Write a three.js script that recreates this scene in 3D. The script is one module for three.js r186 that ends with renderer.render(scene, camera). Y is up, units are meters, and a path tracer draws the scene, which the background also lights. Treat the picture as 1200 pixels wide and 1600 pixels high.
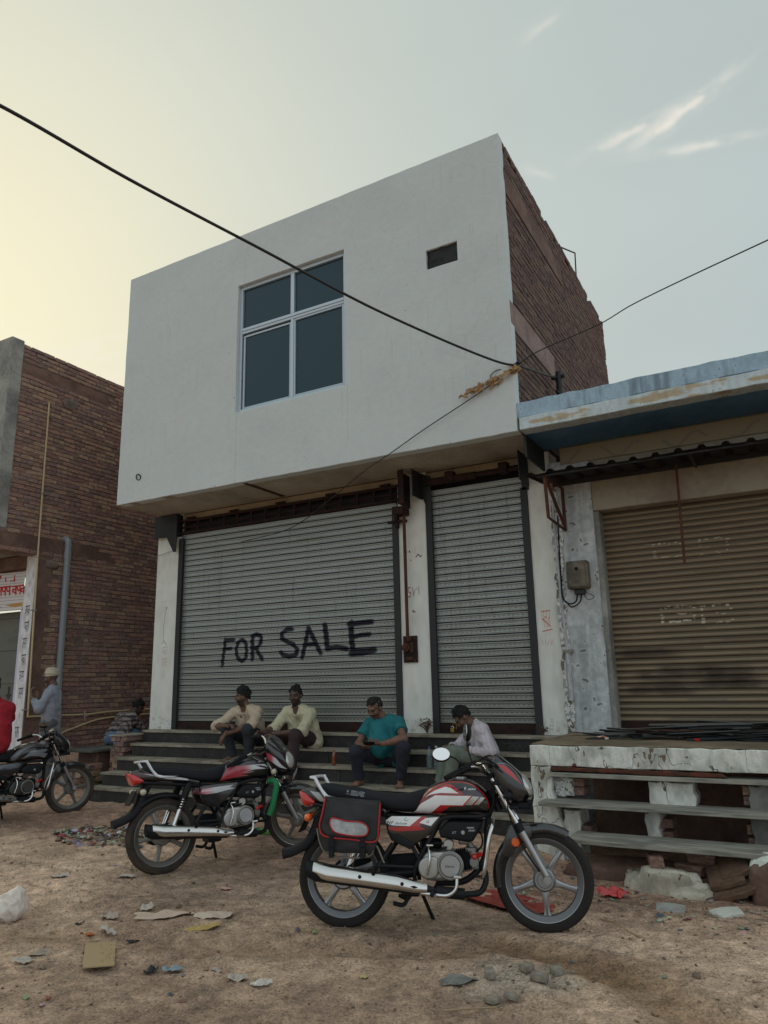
import * as THREE from 'three';
import { mergeGeometries, mergeVertices, toCreasedNormals } from 'three/addons/utils/BufferGeometryUtils.js';
import { RoundedBoxGeometry } from 'three/addons/geometries/RoundedBoxGeometry.js';

// ---------------------------------------------------------------- camera, sky, sun, exposure
const scene = new THREE.Scene();
const camera = new THREE.PerspectiveCamera(70.33, 0.75, 0.05, 900);
camera.position.set(0, 1.52, 0);
camera.rotation.set(THREE.MathUtils.degToRad(13.175), THREE.MathUtils.degToRad(28.752), THREE.MathUtils.degToRad(-1.265), 'YXZ');
const renderer = new THREE.WebGLRenderer();
renderer.toneMapping = THREE.LinearToneMapping;
renderer.toneMappingExposure = 1.0;
renderer.shadowMap.enabled = true;

let SEED = 12345;
function rnd() { SEED = (SEED + 0x6d2b79f5) | 0; let t = Math.imul(SEED ^ (SEED >>> 15), 1 | SEED); t = (t + Math.imul(t ^ (t >>> 7), 61 | t)) ^ t; return ((t ^ (t >>> 14)) >>> 0) / 4294967296; }
const rr = (a, b) => a + (b - a) * rnd();
const clamp = (x, a = 0, b = 1) => Math.min(b, Math.max(a, x));
const sst = (a, b, x) => { const t = clamp((x - a) / (b - a)); return t * t * (3 - 2 * t); };
const mix = (a, b, t) => a + (b - a) * t;
const h2 = (x, y, s = 0) => { let n = Math.imul(x | 0, 374761393) ^ Math.imul(y | 0, 668265263) ^ Math.imul(s | 0, 974634137); n = Math.imul(n ^ (n >>> 13), 1274126177); n = Math.imul(n ^ (n >>> 16), 2246822519); return ((n ^ (n >>> 15)) >>> 0) / 4294967296; };
const h3 = (x, y, z) => h2(x + z * 57, y + z * 131, 7);
function vn(x, y, s = 0, px = 0, py = 0) { // value noise, periodic when px,py are given
  let ix = Math.floor(x), iy = Math.floor(y); let fx = x - ix, fy = y - iy; fx = fx * fx * (3 - 2 * fx); fy = fy * fy * (3 - 2 * fy);
  let jx = ix + 1, jy = iy + 1; if (px) { ix = ((ix % px) + px) % px; jx = ((jx % px) + px) % px; } if (py) { iy = ((iy % py) + py) % py; jy = ((jy % py) + py) % py; }
  return mix(mix(h2(ix, iy, s), h2(jx, iy, s), fx), mix(h2(ix, jy, s), h2(jx, jy, s), fx), fy);
}
function fbm(x, y, o = 4, s = 0, px = 0, py = 0) { let a = 0.5, r = 0, n = 0; for (let i = 0; i < o; i++) { r += a * vn(x, y, s + i * 17, px, py); n += a; a *= 0.5; x *= 2; y *= 2; px *= 2; py *= 2; } return r / n; }
function n3(x, y, z) { const ix = Math.floor(x), iy = Math.floor(y), iz = Math.floor(z); let a = x - ix, b = y - iy, c = z - iz; a = a * a * (3 - 2 * a); b = b * b * (3 - 2 * b); c = c * c * (3 - 2 * c);
  return mix(mix(mix(h3(ix, iy, iz), h3(ix + 1, iy, iz), a), mix(h3(ix, iy + 1, iz), h3(ix + 1, iy + 1, iz), a), b), mix(mix(h3(ix, iy, iz + 1), h3(ix + 1, iy, iz + 1), a), mix(h3(ix, iy + 1, iz + 1), h3(ix + 1, iy + 1, iz + 1), a), b), c); }
const lin = (c) => { c /= 255; return c <= 0.04045 ? c / 12.92 : Math.pow((c + 0.055) / 1.055, 2.4); };
const L3 = (r, g, b) => [lin(r), lin(g), lin(b)];

{ // hazy evening sky: pale grey green overhead, warm and bright low on the left
  const W = 2048, Hh = 1024, d = new Float32Array(W * Hh * 4);
  const S = new THREE.Vector3(-0.86, 0.40, -0.42).normalize();
  const grey = L3(185, 197, 196), low = L3(197, 210, 212), warm = L3(245, 239, 211), back = L3(222, 230, 236);
  const wisps = [[1075, 168, 70, 13, 0.7, 0.36], [985, 208, 66, 11, 0.6, 0.22], [1098, 228, 74, 8, 0.6, -0.12], [850, 40, 34, 12, 0.3, 0.4], [150, 560, 140, 60, 0.35, 0.1], [845, 272, 30, 12, 0.25, -0.4], [1030, 205, 60, 14, 0.35, 0.28]].map(([u, v, a, b, k, sl]) => {
    const dir = new THREE.Vector3((u - 600) / 1135.4, -(v - 800) / 1135.4, -1).applyEuler(camera.rotation).normalize();
    return [Math.atan2(dir.z, dir.x), Math.asin(dir.y), a / 1500, b / 1500, k, sl];
  });
  for (let j = 0; j < Hh; j++) {
    const el = ((j + 0.5) / Hh - 0.5) * Math.PI, y = Math.sin(el), c = Math.cos(el);
    for (let i = 0; i < W; i++) {
      const az = ((i + 0.5) / W - 0.5) * 2 * Math.PI, x = Math.cos(az) * c, z = Math.sin(az) * c;
      const cs = x * S.x + y * S.y + z * S.z, ang = Math.acos(clamp(cs, -1, 1));
      const g = Math.exp(-Math.pow(ang / 0.52, 2)), g2 = Math.exp(-Math.pow(ang / 0.30, 2)), lo = Math.exp(-Math.max(0, y) * 4.2);
      const behind = sst(-0.45, 0.75, -cs);  // unseen sky away from the sun, brightened to lift ground and facade
      let cl = 0;
      for (const [a0, e0, wa, we, k, sl] of wisps) { let da = az - a0; da -= Math.round(da / (2 * Math.PI)) * 2 * Math.PI; da *= c; const de = el - e0 - da * sl; const q = (da / wa) ** 2 + (de / we) ** 2; if (q < 9) cl += k * Math.exp(-q * 1.1) * clamp(fbm(da * 44 + 9, de * 150 + 3, 5, 3) * 4.4 - 1.75); }
      const broad = 0.94 + 0.12 * fbm(az * 3 + 5, el * 7 + 5, 4, 11);
      for (let k = 0; k < 3; k++) {
        let v = mix(grey[k], back[k], behind); v = mix(v, low[k], lo * 0.75);
        v = v * broad; v = mix(v, warm[k] * 1.0, clamp(g * 0.92)); v += g2 * [0.10, 0.07, 0.0][k];
        v = mix(v, [0.92, 0.86, 0.76][k], clamp(cl));
        d[(j * W + i) * 4 + k] = v * 1.0;
      }
      d[(j * W + i) * 4 + 3] = 1;
    }
  }
  const sky = new THREE.DataTexture(d, W, Hh, THREE.RGBAFormat, THREE.FloatType);
  sky.mapping = THREE.EquirectangularReflectionMapping; sky.magFilter = THREE.LinearFilter; sky.needsUpdate = true;
  scene.background = sky; scene.environment = sky;
}
const sun = new THREE.DirectionalLight(0xffe6c0, 1.4);
sun.position.set(-28, 12.5, -17); sun.target.position.set(-3, 0, -6); sun.castShadow = true; sun.shadow.radius = 55;
Object.assign(sun.shadow.camera, { left: -16, right: 16, top: 16, bottom: -16, near: 1, far: 60 });
scene.add(sun, sun.target);

// ---------------------------------------------------------------- helpers
const used = new Map();
function numbered(n) { const k = used.get(n) || 0; used.set(n, k + 1); return k ? n + '_' + String(k).padStart(3, '0') : n; }
function tag(o, label, category, group, kind) { if (label) o.userData.label = label; if (category) o.userData.category = category; if (group) o.userData.group = group; if (kind) o.userData.kind = kind; return o; }
function thing(name, label, category, pos = [0, 0, 0], ry = 0, group) { const g = new THREE.Group(); g.name = numbered(name); g.position.set(...pos); g.rotation.y = ry; scene.add(g); return tag(g, label, category, group); }
function part(name, geo, m, parent, label) { const o = new THREE.Mesh(Array.isArray(geo) ? join(geo) : geo, m); o.name = parent ? name : numbered(name); o.castShadow = o.receiveShadow = true; (parent || scene).add(o); if (label) o.userData.label = label; return o; }
function solo(name, geo, m, label, category, group, kind) { return tag(part(name, geo, m), label, category, group, kind); }
function flat(g) { const o = g.index ? g.toNonIndexed() : g; for (const k of Object.keys(o.attributes)) if (!['position', 'normal', 'uv', 'color'].includes(k)) o.deleteAttribute(k); if (!o.attributes.uv) o.setAttribute('uv', new THREE.BufferAttribute(new Float32Array(o.attributes.position.count * 2), 2)); o.morphAttributes = {}; return o; }
function join(list) { list = list.map(flat); const anyC = list.some((g) => g.attributes.color); if (anyC) for (const g of list) if (!g.attributes.color) g.setAttribute('color', new THREE.BufferAttribute(new Float32Array(g.attributes.position.count * 3).fill(1), 3)); return list.length === 1 ? list[0] : mergeGeometries(list); }
function wuv(g, s = 1, ox = 0, oy = 0) { // uv in metres by the main direction of each face
  g = flat(g); const p = g.attributes.position, uv = g.attributes.uv, a = new THREE.Vector3(), b = new THREE.Vector3(), c = new THREE.Vector3();
  for (let i = 0; i < p.count; i += 3) {
    a.fromBufferAttribute(p, i); b.fromBufferAttribute(p, i + 1); c.fromBufferAttribute(p, i + 2);
    const n = b.clone().sub(a).cross(c.clone().sub(a)), ax = Math.abs(n.x), ay = Math.abs(n.y), az = Math.abs(n.z);
    for (let k = 0; k < 3; k++) { const v = [a, b, c][k]; if (ax >= ay && ax >= az) uv.setXY(i + k, v.z * s + ox, v.y * s + oy); else if (ay >= az) uv.setXY(i + k, v.x * s + ox, v.z * s + oy); else uv.setXY(i + k, v.x * s + ox, v.y * s + oy); }
  }
  return g;
}
function box(x0, x1, y0, y1, z0, z1) { const g = new THREE.BoxGeometry(Math.abs(x1 - x0), Math.abs(y1 - y0), Math.abs(z1 - z0)); g.translate((x0 + x1) / 2, (y0 + y1) / 2, (z0 + z1) / 2); return wuv(g); }
function rbox(x0, x1, y0, y1, z0, z1, r = 0.006, seg = 1) { const w = Math.abs(x1 - x0), h = Math.abs(y1 - y0), d = Math.abs(z1 - z0); const g = new RoundedBoxGeometry(w, h, d, seg, Math.min(r, w / 2.1, h / 2.1, d / 2.1)); g.translate((x0 + x1) / 2, (y0 + y1) / 2, (z0 + z1) / 2); return wuv(g); }
const V = (x, y, z = 0) => new THREE.Vector3(x, y, z);
const VV = (l) => l.map((p) => V(p[0], p[1], p[2] || 0));
function tube(pts, r, seg = 0, rs = 8, closed = false, tension = 0.5) { const cv = new THREE.CatmullRomCurve3(VV(pts), closed, 'centripetal', tension); const g = new THREE.TubeGeometry(cv, seg || pts.length * 6, r, rs, closed); if (closed) return g; const caps = [g]; for (const t of [0, 1]) { const c = new THREE.CircleGeometry(r, rs); const tan = cv.getTangentAt(t).multiplyScalar(t ? 1 : -1); c.applyQuaternion(new THREE.Quaternion().setFromUnitVectors(V(0, 0, 1), tan)); const p = cv.getPointAt(t); c.translate(p.x, p.y, p.z); caps.push(c); } return join(caps); }
function rod(a, b, r0, r1 = r0, rs = 10) { const A = V(...a), B = V(...b), d = B.clone().sub(A), g = new THREE.CylinderGeometry(r1, r0, d.length(), rs); g.applyQuaternion(new THREE.Quaternion().setFromUnitVectors(V(0, 1, 0), d.clone().normalize())); const m = A.add(B).multiplyScalar(0.5); return g.translate(m.x, m.y, m.z); }
function polyrod(pts, r, rs = 8) { const l = []; for (let i = 0; i < pts.length - 1; i++) { l.push(rod(pts[i], pts[i + 1], r, r, rs)); if (i) l.push(new THREE.SphereGeometry(r, rs, 6).translate(...pts[i])); } return join(l); }
function disc(x, y, z0, z1, r, seg = 24, bevel = 0.004) { const pts = [[0, z0], [r, z0], [r, z1 - bevel], [r - bevel, z1], [0, z1]].map(([a, b]) => new THREE.Vector2(a, b)); const g = new THREE.LatheGeometry(pts, seg); g.rotateX(Math.PI / 2); g.translate(x, y, 0); return toCreasedNormals(g, 0.6); }
function shape2(pts, smooth) { const s = new THREE.Shape(); if (smooth) { const c = new THREE.CatmullRomCurve3(VV(pts), true, 'centripetal'); const q = c.getPoints(pts.length * 5); s.setFromPoints(q.map((v) => new THREE.Vector2(v.x, v.y))); } else s.setFromPoints(pts.map((p) => new THREE.Vector2(p[0], p[1]))); return s; }
function plate(pts, z0, z1, bevel = 0.004, smooth = false, seg = 2) { const b = Math.min(bevel, (z1 - z0) / 2.2); const g = new THREE.ExtrudeGeometry(shape2(pts, smooth), { depth: z1 - z0 - 2 * b, bevelEnabled: b > 0, bevelThickness: b, bevelSize: b, bevelOffset: -b, bevelSegments: seg, curveSegments: 6 }); g.translate(0, 0, z0 + b); return toCreasedNormals(g, 0.7); }
// loft: cross sections along x; each {x, b, t, w, n, c}: bottom, top, half width, superellipse power, centre shift in z
function loft(st, rs = 20, uvbox) {
  const pos = [], idx = [], uv = [], N = st.length;
  for (const s of st) { const cy = (s.b + s.t) / 2, hy = (s.t - s.b) / 2, n = s.n || 2.5; for (let k = 0; k <= rs; k++) { const a = (k / rs) * Math.PI * 2 - Math.PI / 2, ca = Math.cos(a), sa = Math.sin(a); const z = Math.sign(ca) * Math.pow(Math.abs(ca), 2 / n) * s.w + (s.c || 0), y = cy + Math.sign(sa) * Math.pow(Math.abs(sa), 2 / n) * hy, x = s.x + (s.k || 0) * (y - cy); pos.push(x, y, z); uv.push(uvbox ? (x - uvbox[0]) / (uvbox[1] - uvbox[0]) : x, uvbox ? (y - uvbox[2]) / (uvbox[3] - uvbox[2]) : y); } }
  for (let i = 0; i < N - 1; i++) for (let k = 0; k < rs; k++) { const a = i * (rs + 1) + k, b = a + rs + 1; idx.push(a, a + 1, b, b, a + 1, b + 1); }
  for (const [i, f] of [[0, 1], [N - 1, 0]]) { const s = st[i], c = pos.length / 3; const x = s.x; pos.push(x, (s.b + s.t) / 2, s.c || 0); uv.push(uvbox ? (x - uvbox[0]) / (uvbox[1] - uvbox[0]) : x, uvbox ? ((s.b + s.t) / 2 - uvbox[2]) / (uvbox[3] - uvbox[2]) : 0); for (let k = 0; k < rs; k++) { const a = i * (rs + 1) + k; if (f) idx.push(c, a + 1, a); else idx.push(c, a, a + 1); } }
  const g = new THREE.BufferGeometry(); g.setAttribute('position', new THREE.Float32BufferAttribute(pos, 3)); g.setAttribute('uv', new THREE.Float32BufferAttribute(uv, 2)); g.setIndex(idx.map((_, i) => idx[i])); g.computeVertexNormals();
  return g;
}
// smooth the stations of a loft with a spline
function spl(st, n) { const keys = ['x', 'b', 't', 'w', 'n', 'c', 'k']; const out = []; for (let i = 0; i <= n; i++) { const f = (i / n) * (st.length - 1), j = Math.min(st.length - 2, Math.floor(f)), t = f - j; const o = {}; for (const k of keys) { const g = (q) => { const s = st[clamp(q, 0, st.length - 1)]; return s[k] === undefined ? (k === 'n' ? 2.5 : 0) : s[k]; }; const p0 = g(j - 1), p1 = g(j), p2 = g(j + 1), p3 = g(j + 2); o[k] = 0.5 * (2 * p1 + (p2 - p0) * t + (2 * p0 - 5 * p1 + 4 * p2 - p3) * t * t + (3 * p1 - p0 - 3 * p2 + p3) * t * t * t); } o.w = Math.max(0.001, o.w); out.push(o); } return out; }
function cyl(rt, rb, h, rs = 16) { return new THREE.CylinderGeometry(rt, rb, h, rs); }
function sph(x, y, z, rx, ry = rx, rz = rx, s = 16) { return new THREE.SphereGeometry(1, s, Math.round(s * 0.7)).scale(rx, ry, rz).translate(x, y, z); }
function tint(g, fn) { g = flat(g); const p = g.attributes.position, c = new Float32Array(p.count * 3); for (let i = 0; i < p.count; i++) { const q = fn(p.getX(i), p.getY(i), p.getZ(i)); c.set(q, i * 3); } g.setAttribute('color', new THREE.BufferAttribute(c, 3)); return g; }
function solid(g, col) { return tint(g, () => col); }
// surface nets: mesh of f(x,y,z)=0 inside a box
function nets(f, lo, hi, cell, colour) {
  const nx = Math.ceil((hi[0] - lo[0]) / cell) + 1, ny = Math.ceil((hi[1] - lo[1]) / cell) + 1, nz = Math.ceil((hi[2] - lo[2]) / cell) + 1, F = new Float32Array(nx * ny * nz), B = 6;
  const at = (i, j, k) => (k * ny + j) * nx + i;
  for (let k0 = 0; k0 < nz; k0 += B) for (let j0 = 0; j0 < ny; j0 += B) for (let i0 = 0; i0 < nx; i0 += B) {
    const c = f(lo[0] + (i0 + B / 2) * cell, lo[1] + (j0 + B / 2) * cell, lo[2] + (k0 + B / 2) * cell), far = Math.abs(c) > B * cell * 1.25 + 0.03;
    for (let k = k0; k < Math.min(nz, k0 + B); k++) for (let j = j0; j < Math.min(ny, j0 + B); j++) for (let i = i0; i < Math.min(nx, i0 + B); i++) F[at(i, j, k)] = far ? c : f(lo[0] + i * cell, lo[1] + j * cell, lo[2] + k * cell);
  }
  const id = new Int32Array(nx * ny * nz).fill(-1), pos = [], idx = [], E = [[0, 1], [0, 2], [0, 4], [1, 3], [1, 5], [2, 3], [2, 6], [3, 7], [4, 5], [4, 6], [5, 7], [6, 7]];
  for (let k = 0; k < nz - 1; k++) for (let j = 0; j < ny - 1; j++) for (let i = 0; i < nx - 1; i++) {
    const v = []; let m = 0; for (let q = 0; q < 8; q++) { const s = F[at(i + (q & 1), j + ((q >> 1) & 1), k + (q >> 2))]; v.push(s); if (s < 0) m |= 1 << q; }
    if (m === 0 || m === 255) continue;
    let x = 0, y = 0, z = 0, n = 0; for (const [a, b] of E) { if (v[a] < 0 === v[b] < 0) continue; const t = v[a] / (v[a] - v[b]); x += mix(a & 1, b & 1, t); y += mix((a >> 1) & 1, (b >> 1) & 1, t); z += mix(a >> 2, b >> 2, t); n++; }
    id[at(i, j, k)] = pos.length / 3; pos.push(lo[0] + (i + x / n) * cell, lo[1] + (j + y / n) * cell, lo[2] + (k + z / n) * cell);
  }
  const quad = (a, b, c, d, fl) => { if (a < 0 || b < 0 || c < 0 || d < 0) return; if (fl) idx.push(a, c, b, a, d, c); else idx.push(a, b, c, a, c, d); };
  for (let k = 1; k < nz - 1; k++) for (let j = 1; j < ny - 1; j++) for (let i = 1; i < nx - 1; i++) {
    const s = F[at(i, j, k)] < 0;
    if (s !== F[at(i + 1, j, k)] < 0) quad(id[at(i, j - 1, k - 1)], id[at(i, j, k - 1)], id[at(i, j, k)], id[at(i, j - 1, k)], !s);
    if (s !== F[at(i, j + 1, k)] < 0) quad(id[at(i - 1, j, k - 1)], id[at(i - 1, j, k)], id[at(i, j, k)], id[at(i, j, k - 1)], !s);
    if (s !== F[at(i, j, k + 1)] < 0) quad(id[at(i - 1, j - 1, k)], id[at(i, j - 1, k)], id[at(i, j, k)], id[at(i - 1, j, k)], !s);
  }
  const g = new THREE.BufferGeometry(), N = pos.length / 3, nr = new Float32Array(N * 3), uv = new Float32Array(N * 2), col = colour ? new Float32Array(N * 3) : null, e = cell * 0.7;
  for (let i = 0; i < N; i++) {
    const x = pos[i * 3], y = pos[i * 3 + 1], z = pos[i * 3 + 2]; let gx = f(x + e, y, z) - f(x - e, y, z), gy = f(x, y + e, z) - f(x, y - e, z), gz = f(x, y, z + e) - f(x, y, z - e); const l = Math.hypot(gx, gy, gz) || 1;
    nr[i * 3] = gx / l; nr[i * 3 + 1] = gy / l; nr[i * 3 + 2] = gz / l; uv[i * 2] = x + z * 0.7; uv[i * 2 + 1] = y; if (col) col.set(colour(x, y, z), i * 3);
  }
  g.setAttribute('position', new THREE.Float32BufferAttribute(pos, 3)); g.setAttribute('normal', new THREE.BufferAttribute(nr, 3)); g.setAttribute('uv', new THREE.BufferAttribute(uv, 2)); if (col) g.setAttribute('color', new THREE.BufferAttribute(col, 3)); g.setIndex(idx);
  return g;
}
// ---------------------------------------------------------------- textures and materials
function dtex(W, Hh, fn, srgb, rep) { const d = new Uint8Array(W * Hh * 4); for (let j = 0; j < Hh; j++) for (let i = 0; i < W; i++) { const c = fn(i / W, j / Hh), o = (j * W + i) * 4; for (let k = 0; k < 3; k++) d[o + k] = clamp(Array.isArray(c) ? c[k] : c) * 255; d[o + 3] = 255; } const t = new THREE.DataTexture(d, W, Hh); t.wrapS = t.wrapT = THREE.RepeatWrapping; t.magFilter = THREE.LinearFilter; if (srgb) t.colorSpace = THREE.SRGBColorSpace; if (rep) t.repeat.set(rep, rep); t.needsUpdate = true; return t; }
function ctex(W, Hh, draw, repeat) { const c = document.createElement('canvas'); c.width = W; c.height = Hh; const x = c.getContext('2d'); draw(x, W, Hh); const t = new THREE.CanvasTexture(c); t.colorSpace = THREE.SRGBColorSpace; if (repeat) { t.wrapS = t.wrapT = THREE.RepeatWrapping; } t.anisotropy = 8; return t; }
const P = (o) => new THREE.MeshPhysicalMaterial(o), M = (o) => new THREE.MeshStandardMaterial(o);
const C = (r, g, b) => new THREE.Color().setRGB(r, g, b);
const grainT = dtex(512, 512, (u, v) => { const a = fbm(u * 16, v * 16, 5, 1, 16, 16), b = fbm(u * 96, v * 96, 2, 5, 96, 96); return 0.5 * a + 0.5 * b; });
const mottle = (dark, light, s1, s2, k = 0.7) => dtex(512, 512, (u, v) => { const a = fbm(u * s1, v * s1, 5, 2, s1, s1), b = fbm(u * s2, v * s2, 3, 9, s2, s2), t = clamp((a * k + b * (1 - k) - 0.5) * 2.4 + 0.5); return [0, 1, 2].map((i) => mix(dark[i], light[i], t) / 255); }, true);
const rep = (t, s) => { const c = t.clone(); c.repeat.set(s, s); c.needsUpdate = true; return c; };
const MAT = {
  chrome: M({ color: 0xd8d8d8, metalness: 1, roughness: 0.16 }),
  alloy: M({ color: 0xa8a9ab, metalness: 0.85, roughness: 0.38 }),
  alloyDull: M({ color: 0x8b8a86, metalness: 0.7, roughness: 0.5 }),
  caseAlloy: M({ color: 0xb2b1ad, metalness: 0.75, roughness: 0.42, bumpMap: rep(grainT, 8), bumpScale: 0.0006 }),
  gloss: P({ color: C(0.008, 0.009, 0.012), roughness: 0.28, clearcoat: 1, clearcoatRoughness: 0.08 }),
  satin: P({ specularIntensity: 0.4, color: C(0.012, 0.013, 0.016), roughness: 0.5, bumpMap: rep(grainT, 10), bumpScale: 0.0003 }),
  frame: P({ specularIntensity: 0.4, color: C(0.014, 0.015, 0.017), roughness: 0.42 }),
  seat: P({ specularIntensity: 0.4, color: C(0.014, 0.016, 0.021), roughness: 0.62, bumpMap: rep(grainT, 14), bumpScale: 0.0006 }),
  redPlastic: P({ color: C(0.55, 0.012, 0.012), roughness: 0.14, clearcoat: 1 }),
  amber: P({ color: C(0.8, 0.12, 0.01), roughness: 0.2, clearcoat: 1 }),
  mirror: M({ color: 0xf2f2f2, metalness: 1, roughness: 0.04 }),
  darkMetal: M({ color: C(0.032, 0.033, 0.036), metalness: 0.3, roughness: 0.62, bumpMap: rep(grainT, 3), bumpScale: 0.001 }),
  black: P({ specularIntensity: 0.4, color: C(0.01, 0.01, 0.011), roughness: 0.7 }),
};
const rustT = dtex(512, 512, (u, v) => { const a = fbm(u * 7, v * 7, 5, 21, 7, 7), b = fbm(u * 40, v * 40, 3, 22, 40, 40), t = clamp(a * 1.8 - 0.45 + (b - 0.5) * 0.8); return [mix(58, 112, t) / 255, mix(42, 58, t) / 255, mix(36, 38, t) / 255]; }, true);
MAT.rust = M({ map: rep(rustT, 1.3), roughness: 0.85, metalness: 0.1, bumpMap: rep(grainT, 5), bumpScale: 0.0015 });
MAT.rustDark = M({ map: rep(rustT, 1.9), color: 0x8a8078, roughness: 0.85, bumpMap: rep(grainT, 5), bumpScale: 0.0015 });
// ---------------------------------------------------------------- ground
function gnd(x, z) {
  let y = 0.52 * sst(-8.9, -11.0, x) * sst(-6.0, -8.2, z);
  y -= 0.12 * sst(-2.4, -1.9, x) * sst(-5.3, -6.4, z);
  y += 0.05 * (fbm(x * 0.45 + 40, z * 0.45 + 40, 3, 5) - 0.5) * sst(14, 4, Math.hypot(x, z));
  return y;
}
const trackD = (x, z) => { // a worn tyre track that curves past the front wheel of the nearest bike
  const pts = [[-4.6, -3.35], [-3.2, -3.75], [-2.22, -4.1], [-1.75, -4.42], [-1.37, -4.37], [-0.95, -4.2], [-0.2, -3.6]]; let d = 9;
  for (let i = 0; i < pts.length - 1; i++) { const [a, b] = pts[i], [c, e] = pts[i + 1], t = clamp(((x - a) * (c - a) + (z - b) * (e - b)) / ((c - a) ** 2 + (e - b) ** 2)); d = Math.min(d, Math.hypot(x - a - t * (c - a), z - b - t * (e - b))); } return d;
};
const RUTS = [[-3.55, 0.18, 1], [-4.9, 0.12, 0.9], [-2.9, 0.22, 0.8], [-5.3, 0.05, 0.7], [-4.3, -0.06, 0.7]], FEET = []; for (let i = 0; i < 46; i++) FEET.push([rr(-7, 0.3), rr(-6.8, -2.6), rr(0, 6.28)]);
function gfine(x, z) {
  const n = fbm(x * 3.1, z * 3.1, 4, 31), m = fbm(x * 17, z * 17, 3, 32); let y = gnd(x, z) + (n - 0.5) * 0.034 + (m - 0.5) * 0.022;
  const t = trackD(x + 0.05 * (n - 0.5), z); y -= 0.022 * sst(0.16, 0.04, t); y += 0.012 * sst(0.30, 0.2, t) * sst(0.12, 0.2, t);
  for (const [o, k, w] of RUTS) { const d = Math.abs(z - (o + k * x + 0.10 * Math.sin(x * 0.9 + o))); if (d < 0.14) y -= 0.012 * sst(0.07, 0.025, d) * (0.6 + 0.4 * Math.sin(x * 70 + d * 60)) * w - 0.007 * sst(0.14, 0.09, d) * sst(0.05, 0.08, d); }
  for (const [fx, fz, fa] of FEET) { const dx = x - fx, dz = z - fz; if (Math.abs(dx) < 0.2 && Math.abs(dz) < 0.2) { const u = dx * Math.cos(fa) + dz * Math.sin(fa), v = -dx * Math.sin(fa) + dz * Math.cos(fa), q = Math.hypot(u / 0.13, v / (0.045 - 0.012 * Math.sin(u * 20))); y -= 0.013 * sst(1.05, 0.75, q) - 0.006 * sst(1.35, 1.1, q) * sst(0.95, 1.1, q); } }
  y += 0.025 * sst(0.5, 0.0, Math.hypot(x + 1.42, (z + 3.95) * 1.2)) * (0.5 + n);
  return y;
}
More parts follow.
